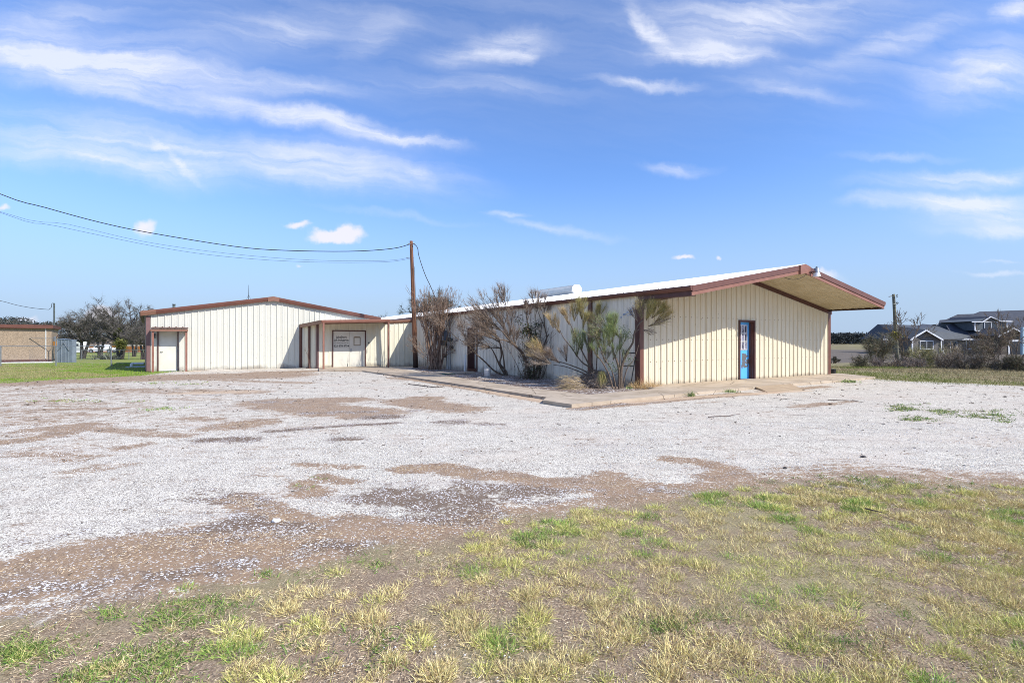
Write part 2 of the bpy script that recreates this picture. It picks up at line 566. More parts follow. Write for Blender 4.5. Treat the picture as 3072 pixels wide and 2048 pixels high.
# ------------------------------------------------------------------ GROUND
def polydist(X, Yv, pts):
    d = np.full(X.shape, 1e9)
    if len(pts) == 1:
        return np.hypot(X - pts[0][0], Yv - pts[0][1])
    for a, b in zip(pts[:-1], pts[1:]):
        ax, ay = a[0], a[1]; bx, by = b[0] - ax, b[1] - ay
        l2 = bx * bx + by * by + 1e-9
        t = np.clip(((X - ax) * bx + (Yv - ay) * by) / l2, 0, 1)
        d = np.minimum(d, np.hypot(X - ax - t * bx, Yv - ay - t * by))
    return d


# (points in photo full-view pixels, radius m, strength)
DIRT = [
    ([(612, 924), (700, 922), (790, 918)], .75, .9), ([(660, 932), (740, 940), (850, 948)], .75, .95), ([(700, 930), (760, 945)], .7, 1.0),
    ([(935, 922), (1000, 932), (1050, 938)], .7, .85), ([(960, 914), (1000, 915)], .35, .9),
    ([(545, 975), (590, 970)], .45, .85), ([(480, 985), (560, 980)], .35, .6), ([(440, 960), (490, 962)], .35, .6),
    ([(930, 1077), (1015, 1073), (1060, 1085), (1120, 1094), (1180, 1096), (1240, 1110), (1320, 1118), (1400, 1112), (1450, 1118)], .21, .95),
    ([(1290, 1105), (1350, 1110), (1420, 1100), (1400, 1090)], .2, .7), ([(1400, 1112), (1440, 1135), (1500, 1160)], .4, .9),
    ([(1540, 1053), (1600, 1058), (1660, 1072), (1690, 1085), (1645, 1097)], .2, .8),
    ([(1450, 1118), (1540, 1130), (1640, 1125), (1750, 1112)], .35, .8), ([(1640, 1100), (1760, 1105)], .2, .55),
    ([(545, 1143), (590, 1160), (640, 1185), (700, 1200), (730, 1228), (800, 1240), (900, 1250)], .17, .95),
    ([(640, 1185), (700, 1225), (760, 1245)], .2, .8), ([(690, 1110), (730, 1130), (690, 1135)], .14, .85),
    ([(740, 1090), (800, 1105)], .12, .75), ([(690, 1065), (760, 1070), (820, 1068)], .15, .6), ([(780, 1190), (850, 1195), (900, 1215)], .15, .8),
    ([(0, 1335), (100, 1300), (250, 1277), (400, 1250), (560, 1240), (700, 1250), (850, 1245), (1000, 1225), (1150, 1190)], .42, .95),
    ([(100, 1330), (400, 1300), (700, 1290), (1000, 1270)], .45, .8),
    ([(0, 880), (200, 872), (450, 865), (620, 862)], 1.9, .95), ([(430, 868), (600, 856), (700, 853)], .8, .9),
    ([(180, 893), (420, 898), (560, 900)], .9, .55), ([(60, 925), (200, 930)], .8, .48), ([(100, 985), (190, 975), (130, 998)], .35, .75),
    ([(0, 1015), (60, 1010)], .3, .8), ([(230, 985), (330, 995), (420, 1000)], .3, .6), ([(150, 955), (300, 950)], .4, .5),
    ([(20, 945), (120, 940), (260, 938)], .35, .6), ([(280, 1030), (330, 1020)], .25, .55), ([(60, 1040), (200, 1050)], .35, .45),
    ([(180, 1080), (260, 1070)], .3, .5), ([(450, 870), (700, 880)], .5, .6), ([(1820, 935), (1960, 921)], .2, .5),
    ([(1840, 932), (1905, 926)], .25, .7), ([(1655, 922), (1600, 925)], .1, .5),
    ([(1870, 1090), (2100, 1098), (2352, 1108)], .25, .5), ([(2310, 900), (2352, 905)], .3, .5), ([(900, 868), (1000, 878), (1180, 905)], .4, .6),
]
DIRT += [([(1330, 938), (1450, 927), (1600, 913), (1720, 904)], .30, .98), ([(1760, 900), (1900, 887)], .25, .85), ([(930, 868), (1100, 895), (1270, 923)], .32, .85)]
DARK = [([(1330, 939), (1420, 930), (1530, 920)], .16, .85), 
    ([(480, 1009), (570, 1007)], .28, 1.0), ([(620, 989), (700, 984), (800, 977), (905, 971)], .17, 1.0), ([(780, 1008), (815, 1008)], .22, .95),
    ([(862, 957), (895, 957)], .35, 1.0), ([(1010, 968), (1060, 969)], .25, .9), ([(1095, 972), (1150, 974)], .18, .8), ([(950, 942), (990, 942)], .3, .6),
    ([(700, 948), (850, 946)], .2, .8), ([(590, 922), (650, 923)], .3, .7), ([(450, 907), (490, 907)], .3, .6),
    ([(880, 1140), (1000, 1150), (1090, 1150)], .42, .95), ([(960, 1170), (1080, 1185)], .35, .85), ([(1060, 1125), (1160, 1128), (1240, 1135)], .35, .85),
    ([(440, 1140), (540, 1135)], .28, .7), ([(480, 1160), (600, 1155)], .2, .6), ([(500, 1215), (560, 1200)], .25, .9), ([(620, 1205), (690, 1215)], .2, .9),
    ([(0, 1360), (160, 1370), (300, 1350)], .24, .58), ([(720, 1250), (830, 1262)], .15, .9), ([(440, 1245), (560, 1240)], .12, .7),
    ([(1120, 965), (1140, 975)], .1, .7), ([(1300, 1125), (1360, 1122)], .2, .5), ([(350, 1325), (560, 1300)], .15, .7), ([(100, 1400), (300, 1390)], .2, .6),
    ([(150, 1240), (400, 1215)], .3, .45), ([(1500, 1128), (1640, 1135)], .14, .6),
]
GRASS_EDGE = [(-400, 1600), (0, 1430), (200, 1395), (400, 1360), (600, 1330), (850, 1268), (1040, 1235), (1200, 1192), (1350, 1172), (1500, 1152),
              (1640, 1132), (1780, 1112), (1950, 1105), (2100, 1112), (2352, 1122), (2800, 1135)]


def fields(X, Yv):
    """ground masks: dirt, dark soil, turf, lawn, field, sandy"""
    Ys = np.maximum(Yv, .5)
    px = CX + F * X / Ys; py = HY + F * CAMH / Ys
    fx, fy = px * .765625, py * .765625
    leftness = np.clip((1000 - fx) / 900, 0, 1) * np.clip((Yv - 4) / 4, 0, 1)
    dirt = .15 + .24 * leftness * np.clip((Yv - 4.5) / 5, 0, 1)
    for pts, r, s in DIRT:
        d = polydist(X, Yv, [gf(*p) for p in pts])
        dirt = np.maximum(dirt, s * np.clip(1.35 - d / r * .85, 0, 1))
    dark = np.zeros_like(X)
    for pts, r, s in DARK:
        d = polydist(X, Yv, [gf(*p) for p in pts])
        dark = np.maximum(dark, s * np.clip(1.3 - d / r * .8, 0, 1))
    ex = np.array([p[0] for p in GRASS_EDGE]); ey = np.array([p[1] for p in GRASS_EDGE])
    e = np.interp(fx, ex, ey)
    turf = np.clip((fy - e) / 105 + .5, 0, 1)
    dirt = np.maximum(dirt, .62 * np.exp(-((fy - e + 12) / 30) ** 2))
    # plain turf beyond the frame, in front of the lot
    turf = np.where(Yv < 2.0, np.maximum(turf, .9), turf)
    # left lawn behind the dirt band, right strip and fields
    lim = np.interp(fx, [-900, 0, 120, 330, 420, 700], [895, 880, 872, 862, 850, 846])
    lawn = np.clip((lim - fy) / 7 + .5, 0, 1) * np.clip((470 - fx) / 30, 0, 1)
    lim2 = np.interp(fx, [1900, 1980, 2010, 2080, 2200, 2352, 2900], [860, 863, 870, 875, 880, 887, 905])
    rstrip = np.clip((lim2 - fy) / 4 + .5, 0, 1) * np.clip((fx - 1900) / 12, 0, 1)
    back = np.clip((Yv - 32) / 3, 0, 1)
    field = np.maximum(np.maximum(rstrip, back * (1 - lawn)), 0)
    sandy = np.zeros_like(X)
    for pts, r, s in (([(900, 862), (1000, 872), (1180, 906), (1290, 925)], .55, .9), ([(1450, 925), (1600, 912), (1850, 897)], .3, .8), ([(430, 853), (470, 852)], .5, .8),
                      ([(430, 903), (560, 900)], .8, .7)):
        d = polydist(X, Yv, [gf(*p) for p in pts])
        sandy = np.maximum(sandy, s * np.clip(1.3 - d / r, 0, 1))
    # planting bed between walk and wall
    return dirt, dark, turf, lawn, field, sandy


def axis(parts):
    out = []
    for a, b, s in parts:
        out += list(np.arange(a, b, s))
    out.append(parts[-1][1])
    return np.array(out)


def build_ground():
    xs = axis([(-900, -200, 70), (-200, -60, 8), (-60, -30, 1.2), (-30, -12, .22), (-12, 12, .085), (12, 30, .22), (30, 70, 1.2), (70, 200, 8), (200, 1000, 80)])
    ys = axis([(-150, -10, 14), (-10, 1.5, .7), (1.5, 9, .07), (9, 20, .12), (20, 33, .25), (33, 60, .9), (60, 140, 4), (140, 400, 20), (400, 2500, 150)])
    X, Yv = np.meshgrid(xs, ys)
    nx, ny = len(xs), len(ys)
    Z = zg(X, Yv)
    near = np.clip((40 - Yv) / 20, 0, 1)
    Z = Z + near * ((fnoise(X, Yv, .5) - .5) * .03 + (fnoise(X, Yv, 3, 2) - .5) * .012)
    Z = Z + (1 - near) * (fnoise(X, Yv, .04, 7) - .5) * .25
    # eroded bank at the right, heaped earth by the left post
    Z += .10 * np.exp(-(((X + 14.9) / .5) ** 2 + ((Yv - 25.3) / .5) ** 2))
    co = np.stack([X, Yv, Z], -1).reshape(-1, 3)
    me = bpy.data.meshes.new('ground')
    me.vertices.add(len(co)); me.vertices.foreach_set('co', co.reshape(-1))
    i, j = np.meshgrid(np.arange(nx - 1), np.arange(ny - 1))
    a = (j * nx + i).reshape(-1)
    q = np.stack([a, a + 1, a + nx + 1, a + nx], 1).astype(np.int32)
    me.loops.add(q.size); me.loops.foreach_set('vertex_index', q.reshape(-1))
    me.polygons.add(len(q))
    me.polygons.foreach_set('loop_start', (np.arange(len(q)) * 4).astype(np.int32))
    me.polygons.foreach_set('loop_total', np.full(len(q), 4, np.int32))
    me.update(calc_edges=True)
    me.polygons.foreach_set('use_smooth', [True] * len(q))
    dirt, dark, turf, lawn, field, sandy = fields(X, Yv)
    for nm, ch in (('mA', (dirt, dark, turf)), ('mB', (lawn, field, sandy))):
        at = me.color_attributes.new(nm, 'FLOAT_COLOR', 'POINT')
        c = np.ones((X.size, 4))
        for k in range(3): c[:, k] = ch[k].reshape(-1)
        at.data.foreach_set('color', c.reshape(-1))
    o = link_mesh('ground', me, ground_mat())
    tag(o, 'open lot of white gravel, bare dirt and dry grass around the sheds', None, None, 'structure')
    return o


def ground_mat():
    m, nt, N, L, b = nodes_of('ground')
    b.inputs['Roughness'].default_value = .95
    b.inputs['Specular IOR Level'].default_value = .15
    g = N.new('ShaderNodeNewGeometry'); P = g.outputs['Position']

    def noise(s, d=5, r=.6, stretch=None):
        n = N.new('ShaderNodeTexNoise'); n.inputs['Scale'].default_value = s
        n.inputs['Detail'].default_value = d; n.inputs['Roughness'].default_value = r
        if stretch:
            mp = N.new('ShaderNodeMapping'); mp.inputs['Scale'].default_value = stretch
            mp.inputs['Rotation'].default_value = (0, 0, math.radians(28))
            L.new(P, mp.inputs[0]); L.new(mp.outputs[0], n.inputs['Vector'])
        else:
            L.new(P, n.inputs['Vector'])
        return n.outputs['Fac']

    def mth(op, a, b2=None, c=None, clamp=False):
        n = N.new('ShaderNodeMath'); n.operation = op; n.use_clamp = clamp
        for i, v in enumerate((a, b2, c)):
            if v is None: continue
            if isinstance(v, (int, float)): n.inputs[i].default_value = v
            else: L.new(v, n.inputs[i])
        return n.outputs[0]

    def ramp(v, a, b2, c=0.0, d=1.0, smooth=True):
        n = N.new('ShaderNodeMapRange')
        if smooth: n.interpolation_type = 'SMOOTHSTEP'
        n.inputs['From Min'].default_value = a; n.inputs['From Max'].default_value = b2
        n.inputs['To Min'].default_value = c; n.inputs['To Max'].default_value = d
        L.new(v, n.inputs['Value'])
        return n.outputs[0]

    def mix(f, A, B):
        n = N.new('ShaderNodeMix'); n.data_type = 'RGBA'
        if isinstance(f, (int, float)): n.inputs['Factor'].default_value = f
        else: L.new(f, n.inputs['Factor'])
        for k, v in (('A', A), ('B', B)):
            if isinstance(v, tuple): n.inputs[k].default_value = v[:3] + (1,)
            else: L.new(v, n.inputs[k])
        return n.outputs['Result']

    def attr(nm):
        a = N.new('ShaderNodeAttribute'); a.attribute_name = nm
        s = N.new('ShaderNodeSeparateColor'); L.new(a.outputs['Color'], s.inputs[0])
        return s.outputs
    A, B = attr('mA'), attr('mB')
    nbig, nmid, nfine, nvf = noise(.7, 6), noise(3.5, 7, .65), noise(17, 6, .7), noise(70, 3, .6)
    # gravel: cell speckle
    vor = N.new('ShaderNodeTexVoronoi'); vor.inputs['Scale'].default_value = 82
    L.new(P, vor.inputs['Vector'])
    vs2 = N.new('ShaderNodeSeparateColor'); L.new(vor.outputs['Color'], vs2.inputs[0])
    vor2 = N.new('ShaderNodeTexVoronoi'); vor2.inputs['Scale'].default_value = 120
    L.new(P, vor2.inputs['Vector'])
    vs3 = N.new('ShaderNodeSeparateColor'); L.new(vor2.outputs['Color'], vs3.inputs[0])
    grav = mix(vs2.outputs[0], (.71, .65, .535), (.97, .91, .77))
    grav = mix(ramp(vs3.outputs[1], .0, 1.0, 0, .3), grav, (.60, .545, .48))
    # gaps between stones show soil; more gaps where noise says
    gap = ramp(mth('ADD', vs2.outputs[1], mth('MULTIPLY', nfine, .55)), 1.02, 1.2, 0, .85)
    gap2 = ramp(mth('ADD', vs3.outputs[2], mth('MULTIPLY', nmid, .9)), 1.10, 1.30, 0, .85)
    grav = mix(gap, grav, (.20, .165, .135))
    grav = mix(gap2, grav, (.17, .14, .115))
    grav = mix(ramp(nbig, .44, .70, 0, .5), grav, (.64, .545, .45))
    grav = mix(ramp(vor.outputs['Distance'], .40, .75, 0, .4), grav, (.26, .23, .21))
    nst_ = noise(1.6, 6, .7, (.5, 3.2, 1))
    grav = mix(ramp(mth('ADD', nst_, mth('MULTIPLY', nfine, .5)), .80, .95, 0, .6), grav, (.30, .245, .20))
    # faint wheel tracks / streaks
    trk = noise(1.0, 5, .6, (.35, 2.6, 1))
    grav = mix(ramp(trk, .50, .72, 0, .42), grav, (.42, .375, .335))
    # tan dirt
    dirtc = mix(nfine, (.23, .145, .085), (.48, .34, .22))
    dirtc = mix(ramp(nmid, .42, .66, 0, .5), dirtc, (.19, .14, .105))
    dirtc = mix(ramp(nvf, .4, .7, 0, .6), dirtc, (.22, .15, .105))
    dirtc = mix(ramp(vs2.outputs[2], .9, .93, 0, .75), dirtc, (.72, .69, .65))
    dsum = mth('ADD', mth('MULTIPLY', A[0], 1.12), mth('MULTIPLY', mth('SUBTRACT', nmid, .5), 1.2))
    dsum = mth('ADD', dsum, mth('MULTIPLY', mth('SUBTRACT', nst_, .5), 1.0))
    dsum = mth('ADD', dsum, mth('MULTIPLY', mth('SUBTRACT', nfine, .5), 1.6))
    dsum = mth('ADD', dsum, mth('MULTIPLY', mth('SUBTRACT', vs2.outputs[1], .5), .22))
    rdg = mth('ABSOLUTE', mth('SUBTRACT', noise(.9, 7, .62, (.6, 1.7, 1)), .5))
    rl = mth('MULTIPLY', ramp(rdg, .0, .035, 1, 0), ramp(nbig, .42, .6))
    dsum = mth('ADD', dsum, mth('MULTIPLY', rl, mth('ADD', mth('MULTIPLY', A[0], .85), .10)))
    md = ramp(dsum, .40, .60, 0, .97)
    c = mix(md, grav, dirtc)
    # dark soil peppered with white chips
    soil = mix(nfine, (.085, .058, .040), (.27, .195, .14))
    soil = mix(ramp(nmid, .45, .62, 0, .6), soil, (.23, .17, .13))
    chips = ramp(mth('ADD', mth('ADD', vs2.outputs[0], mth('MULTIPLY', nmid, 1.1)), mth('MULTIPLY', A[1], -.30)), 1.14, 1.20)
    soil = mix(chips, soil, (.74, .71, .68))
    ssum = mth('ADD', A[1], mth('MULTIPLY', mth('SUBTRACT', nmid, .5), 2.4))
    ssum = mth('ADD', ssum, mth('MULTIPLY', mth('SUBTRACT', nfine, .5), 1.6))
    ssum = mth('ADD', ssum, mth('MULTIPLY', mth('SUBTRACT', nst_, .5), 1.0))
    c = mix(ramp(ssum, .38, .80, 0, .97), c, soil)
    # litter below the turf
    lit = mix(nfine, (.17, .115, .072), (.56, .44, .31))
    lit = mix(ramp(nvf, .38, .62), lit, (.22, .16, .11))
    lit = mix(ramp(nmid, .5, .72, 0, .55), lit, (.185, .135, .10))
    lit = mix(ramp(nbig, .44, .6, 0, .45), lit, (.30, .28, .13))
    tsum = mth('ADD', A[2], mth('MULTIPLY', mth('SUBTRACT', nmid, .5), 1.1))
    tsum = mth('ADD', tsum, mth('MULTIPLY', mth('SUBTRACT', nfine, .5), .4))
    c = mix(ramp(tsum, .35, .62), c, lit)
    # sandy edges
    sn = mth('ADD', B[2], mth('MULTIPLY', mth('SUBTRACT', nmid, .5), 1.0))
    c = mix(ramp(sn, .35, .8, 0, .8), c, mix(nfine, (.50, .33, .19), (.62, .50, .38)))
    # lawn on the left
    gr = mix(nfine, (.13, .20, .022), (.26, .32, .05))
    gr = mix(ramp(nbig, .38, .62, 0, .75), gr, (.30, .27, .13))
    gr = mix(ramp(nmid, .52, .68, 0, .7), gr, (.30, .25, .14))
    ls = mth('ADD', B[0], mth('MULTIPLY', mth('SUBTRACT', nmid, .5), .8))
    c = mix(ramp(ls, .38, .6), c, gr)
    # dry fields beyond
    fn = noise(.06, 6, .6)
    fl = mix(nmid, (.24, .20, .10), (.34, .28, .17))
    fl = mix(ramp(nbig, .42, .6, 0, .8), fl, (.17, .17, .055))
    fl = mix(ramp(fn, .48, .6, 0, .7), fl, (.17, .135, .10))
    sy = N.new('ShaderNodeSeparateXYZ'); L.new(P, sy.inputs[0])
    plough = mth('MULTIPLY', ramp(mth('ADD', sy.outputs[1], mth('MULTIPLY', nbig, 14)), 60, 66), ramp(sy.outputs[1], 150, 120))
    plough = mth('MULTIPLY', plough, ramp(sy.outputs[0], 20, 30))
    fl = mix(plough, fl, mix(nbig, (.11, .095, .085), (.20, .165, .125)))
    fs = mth('ADD', B[1], mth('MULTIPLY', mth('SUBTRACT', nmid, .5), .7))
    c = mix(ramp(fs, .4, .6), c, fl)
    L.new(c, b.inputs['Base Color'])
    h = mth('ADD', mth('MULTIPLY', vor.outputs['Distance'], -.7), mth('MULTIPLY', nfine, .8))
    bp = N.new('ShaderNodeBump'); bp.inputs['Strength'].default_value = .35; bp.inputs['Distance'].default_value = .02
    L.new(h, bp.inputs['Height']); L.new(bp.outputs[0], b.inputs['Normal'])
    return m


build_ground()

# ------------------------------------------------------------------ BUILDINGS
D2 = V(.8654, .501, 0).normalized()          # along the gable walls
NF = V(.501, -.8654, 0).normalized()         # outwards from the gable walls
C0 = V(4.14, 16.2, 0)                        # near corner of the long shed
J0 = V(-5.85, 30.0, 0)
E1 = (J0 - C0).normalized()                  # along the long side wall (away)
NS = V(-E1.y, E1.x, 0) * 1.0                 # outwards from the side wall (to the left/front)
if NS.x > 0: NS = -NS
SLOPE = -.0117


def s_of(px, O, d, off=None):
    k = (px - CX) / F
    o = O + (off if off else V(0, 0, 0))
    return (k * o.y - o.x) / (d.x - k * d.y)


def z_of(py, p):
    return CAMH - (py - HY) / F * p.y


PER = .28
PROF = [(0, 0), (.018, .038), (.050, .038), (.068, 0), (.125, 0), (.134, .006), (.143, 0), (.205, 0), (.214, .006), (.223, 0)]


def prof_pts(s0, s1, extra=(), phase=0.0, prof=PROF, per=PER):
    pts = {}
    k = math.floor((s0 - phase) / per) - 1
    base = []
    while k * per + phase < s1 + per:
        for a, h in prof:
            base.append((k * per + phase + a, h))
        k += 1

    def hh(s):
        for (a, h), (b, h2) in zip(base[:-1], base[1:]):
            if a <= s <= b:
                return h + (h2 - h) * (s - a) / (b - a + 1e-9)
        return 0
    ss = [s0, s1] + [e for e in extra if s0 < e < s1] + [a for a, h in base if s0 < a < s1]
    ss = sorted(set(round(x, 5) for x in ss))
    return [(s, hh(s)) for s in ss]


def ribwall(O, d, n, s0, s1, bot, top, openings=(), phase=0.0, mb=None):
    """ribbed sheet wall in the vertical plane O + s d, ribs vertical"""
    mb = mb or MB()
    ex = [o[0] for o in openings] + [o[1] for o in openings]
    pp = prof_pts(s0, s1, ex, phase)

    def P(s, h, z):
        q = O + d * s + n * h
        return (q.x, q.y, z)
    for (sa, ha), (sb, hb) in zip(pp[:-1], pp[1:]):
        mid = (sa + sb) / 2
        spans = [(bot, top)]
        for (oa, ob, za, zb) in openings:
            if oa <= mid <= ob:
                spans = []
                if za is not None: spans.append((bot, lambda s, za=za: za))
                spans.append((lambda s, zb=zb: zb, top))
        for lo, hi in spans:
            mb.quad(P(sa, ha, lo(sa)), P(sb, hb, lo(sb)), P(sb, hb, hi(sb)), P(sa, ha, hi(sa)))
    return mb


def ribsheet(A, B, nrm, s0, s1, phase=0.0, mb=None, thick=0.0, prof=PROF):
    """ribbed sheet between the lines A(s) and B(s)"""
    mb = mb or MB()
    pp = prof_pts(s0, s1, (), phase, prof)
    for (sa, ha), (sb, hb) in zip(pp[:-1], pp[1:]):
        mb.quad(A(sa) + nrm * ha, A(sb) + nrm * hb, B(sb) + nrm * hb, B(sa) + nrm * ha)
    return mb


def up(p, z):
    return V(p.x, p.y, z)


def screws(mb, O, d, n, s0, s1, zs, phase=0.0):
    k = math.ceil((s0 - phase) / PER)
    while k * PER + phase < s1 - .05:
        for z in zs:
            q = O + d * (k * PER + phase + .1) + n * .001
            mb.obox((q.x, q.y, z - .012), d * .024, n * .010, (0, 0, .024))
        k += 1


def frame_around(O, d, n, sa, sb, za, zb, w=.06, dep=.05, sill=False, out=.012):
    """door frame: two jambs and a head"""
    mb = MB()
    o = O + n * out
    mb.obox(up(o + d * (sa - w), za), d * w, -n * dep, V(0, 0, zb + w - za))
    mb.obox(up(o + d * sb, za), d * w, -n * dep, V(0, 0, zb + w - za))
    mb.obox(up(o + d * sa, zb), d * (sb - sa), -n * dep, V(0, 0, w))
    return mb


def main_shed():
    base = empty('long_metal_shed', (4.14, 16.2, 0), 'long cream ribbed metal shed with white roof, deep gabled overhang and blue front door', 'shed')
    FW = 11.17                       # width of the gable front
    R0 = C0 + D2 * FW
    OVH = 1.95
    LEN = 39.5
    ov = -E1 * OVH
    zE, zR, zRt = 3.126, 4.158, 3.085          # fascia-top heights left eave, ridge, right eave (at the front tips)
    A = C0 + NS * .10 + ov                     # left front tip
    Bm = C0 + D2 * FW / 2 + ov                 # ridge front tip
    Cc = R0 - NS * .10 + ov
    zt = lambda z, m: z + SLOPE * m
    # front wall: top follows underside of roof
    def topf(s):
        z0, z1, z2 = zE - .21, zR - .21, zRt - .21
        h = FW / 2
        z = z0 + (z1 - z0) * s / h if s < h else z1 + (z2 - z1) * (s - h) / h
        return z + SLOPE * OVH
    so0 = s_of(2218, C0, D2); so1 = s_of(2260, C0, D2)
    pd = C0 + D2 * so0
    zb = z_of(964, pd)
    mb = ribwall(C0, D2, NF, .02, FW - .02, lambda s: .07 + .02 * math.sin(s * 1.7) * .3, topf, [(so0, so1, None, zb)], .07)
    nf0 = len(mb.f)
    screws(mb, C0, D2, NF, .3, so0, (1.575, .85, 2.35), .07)
    screws(mb, C0, D2, NF, so1 + .02, FW, (1.575, .85, 2.35), .07)
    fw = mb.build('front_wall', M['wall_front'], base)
    fw.data.materials.append(M['screw'])
    for i_ in range(nf0, len(mb.f)): fw.data.polygons[i_].material_index = 1
    # recessed blue door
    rec = .17
    mbf = frame_around(C0, D2, NF, so0, so1, .08, zb, .055, .06, out=.052)
    fr = mbf.build('front_door_frame', M['trim_dark'], base)
    mj = MB()
    for s_, sg in ((so0, 1), (so1, -1)):
        mj.obox(up(C0 + D2 * s_ - NF * .0, .085), D2 * (.012 * sg), -NF * (rec + .02), V(0, 0, zb - .085))
    mj.obox(up(C0 + D2 * so0, zb - .012), D2 * (so1 - so0), -NF * (rec + .02), V(0, 0, .012))
    # stop strip seen on the right jamb
    mj.obox(up(C0 + D2 * (so1 - .035) - NF * .06, .09), D2 * .03, -NF * .02, V(0, 0, zb - .11))
    mj.build('door_reveal', M['trim'], fr)
    O = C0 - NF * rec
    dm, nt, N, L, bb = nodes_of('blue_door_paint')
    g = N.new('ShaderNodeNewGeometry')
    n = N.new('ShaderNodeTexNoise'); n.inputs['Scale'].default_value = 3.2; n.inputs['Detail'].default_value = 5
    n.inputs['Distortion'].default_value = .6
    L.new(g.outputs['Position'], n.inputs['Vector'])
    sp = N.new('ShaderNodeSeparateXYZ'); L.new(g.outputs['Position'], sp.inputs[0])
    band = N.new('ShaderNodeMapRange'); band.interpolation_type = 'SMOOTHSTEP'
    band.inputs['From Min'].default_value = .35; band.inputs['From Max'].default_value = .75; L.new(sp.outputs[2], band.inputs['Value'])
    band2 = N.new('ShaderNodeMapRange'); band2.interpolation_type = 'SMOOTHSTEP'
    band2.inputs['From Min'].default_value = 1.15; band2.inputs['From Max'].default_value = 1.0; L.new(sp.outputs[2], band2.inputs['Value'])
    mu = N.new('ShaderNodeMath'); mu.operation = 'MULTIPLY'; L.new(band.outputs[0], mu.inputs[0]); L.new(band2.outputs[0], mu.inputs[1])
    ma = N.new('ShaderNodeMath'); ma.operation = 'MULTIPLY_ADD'; L.new(mu.outputs[0], ma.inputs[0]); ma.inputs[1].default_value = .20
    L.new(n.outputs['Fac'], ma.inputs[2])
    rr = N.new('ShaderNodeMapRange'); rr.inputs['From Min'].default_value = .665; rr.inputs['From Max'].default_value = .685
    L.new(ma.outputs[0], rr.inputs['Value'])
    mx = N.new('ShaderNodeMix'); mx.data_type = 'RGBA'; mx.inputs['A'].default_value = (.10, .42, .86, 1)
    mx.inputs['B'].default_value = (.13, .13, .14, 1)
    L.new(rr.outputs[0], mx.inputs['Factor']); L.new(mx.outputs['Result'], bb.inputs['Base Color'])
    bb.inputs['Roughness'].default_value = .45
    md = MB()
    md.obox(up(O + D2 * so0, .09), D2 * (so1 - so0), -NF * .045, V(0, 0, zb - .09))
    door = md.build('front_door', dm, base)
    # nine-pane window with white muntins
    w0, w1 = so0 + .16, so1 - .16
    z0, z1 = zb - 1.07, zb - .12
    mg = MB(); mg.obox(up(O + D2 * w0, z0), D2 * (w1 - w0), NF * .008, V(0, 0, z1 - z0))
    cm, nt, N, L, bb = nodes_of('curtained_glass')
    g = N.new('ShaderNodeNewGeometry'); n = N.new('ShaderNodeTexNoise'); n.inputs['Scale'].default_value = 7
    L.new(g.outputs['Position'], n.inputs['Vector'])
    mx = N.new('ShaderNodeMix'); mx.data_type = 'RGBA'; mx.inputs['A'].default_value = (.06, .06, .09, 1); mx.inputs['B'].default_value = (.32, .32, .42, 1)
    rr = N.new('ShaderNodeMapRange'); rr.inputs['From Min'].default_value = .4; rr.inputs['From Max'].default_value = .6
    L.new(n.outputs['Fac'], rr.inputs['Value']); L.new(rr.outputs[0], mx.inputs['Factor']); L.new(mx.outputs['Result'], bb.inputs['Base Color'])
    bb.inputs['Roughness'].default_value = .12
    mg.build('door_window', cm, door)
    mm = MB(); bw = .028; o2 = O + NF * .009
    for i in range(4):
        s = w0 + (w1 - w0 - bw) * i / 3
        mm.obox(up(o2 + D2 * s, z0), D2 * bw, NF * .016, V(0, 0, z1 - z0))
    for i in range(4):
        z = z0 + (z1 - z0 - bw) * i / 3
        mm.obox(up(o2 + D2 * w0, z), D2 * (w1 - w0), NF * .019, V(0, 0, bw))
    mm.build('window_muntin', M['pvc'], door)
    mk = MB(); k0 = up(O + D2 * (so0 + .10), 1.02); mk.tube([k0, k0 + NF * .035, k0 + NF * .04, k0 + NF * .07], [.012, .014, .03, .026], 10)
    mk.build('door_knob', M['galv'], door)
    # ---- side wall
    ztop = lambda s: zt(zE - .10, s + OVH)
    dA, dB = s_of(1406, C0, E1), s_of(1431, C0, E1)
    if dA > dB: dA, dB = dB, dA
    pz = C0 + E1 * dB
    zdt = z_of(986.5, pz)
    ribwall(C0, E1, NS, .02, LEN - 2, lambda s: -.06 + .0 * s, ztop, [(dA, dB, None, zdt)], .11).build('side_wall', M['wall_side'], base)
    # blue paint scuff on the side wall
    # right and back walls
    ribwall(R0, E1, -NS, 0, LEN - 2, lambda s: .02, lambda s: zt(zRt - .12, s + OVH), (), 0).build('rear_side_wall', M['wall_side'], base)
    Bk = C0 + E1 * (LEN - 2)
    ribwall(Bk, D2, -NF, 0, FW, lambda s: -.5, lambda s: topf(s) + SLOPE * (LEN - 2), (), 0).build('back_wall', M['wall_side'], base)
    # ---- roof (two slopes)
    a1 = (up(Bm, zR) - up(A, zE))
    nL = E1.cross(a1).normalized(); nL = nL if nL.z > 0 else -nL
    ribsheet(lambda s: up(A + E1 * s - NS * -.0, zt(zE, s)) + V(0, 0, .004), lambda s: up(Bm + E1 * s, zt(zR, s)) + V(0, 0, .004), nL, -.03, LEN).build('roof', M['roof'], base)
    a2 = (up(Bm, zR) - up(Cc, zRt)); nR = E1.cross(a2).normalized(); nR = nR if nR.z > 0 else -nR
    ribsheet(lambda s: up(Cc + E1 * s, zt(zRt, s)) + V(0, 0, .004), lambda s: up(Bm + E1 * s, zt(zR, s)) + V(0, 0, .004), nR, -.03, LEN).build('roof', M['roof'], base)
    mr = MB(); mr.prism([up(Bm - E1 * .04, zR + .012) - D2 * .16 - V(0, 0, .026), up(Bm - E1 * .04, zR + .048), up(Bm - E1 * .04, zR + .012) + D2 * .16 - V(0, 0, .026)], E1 * LEN + V(0, 0, SLOPE * LEN))
    mr.build('ridge_cap', M['roof'], base)
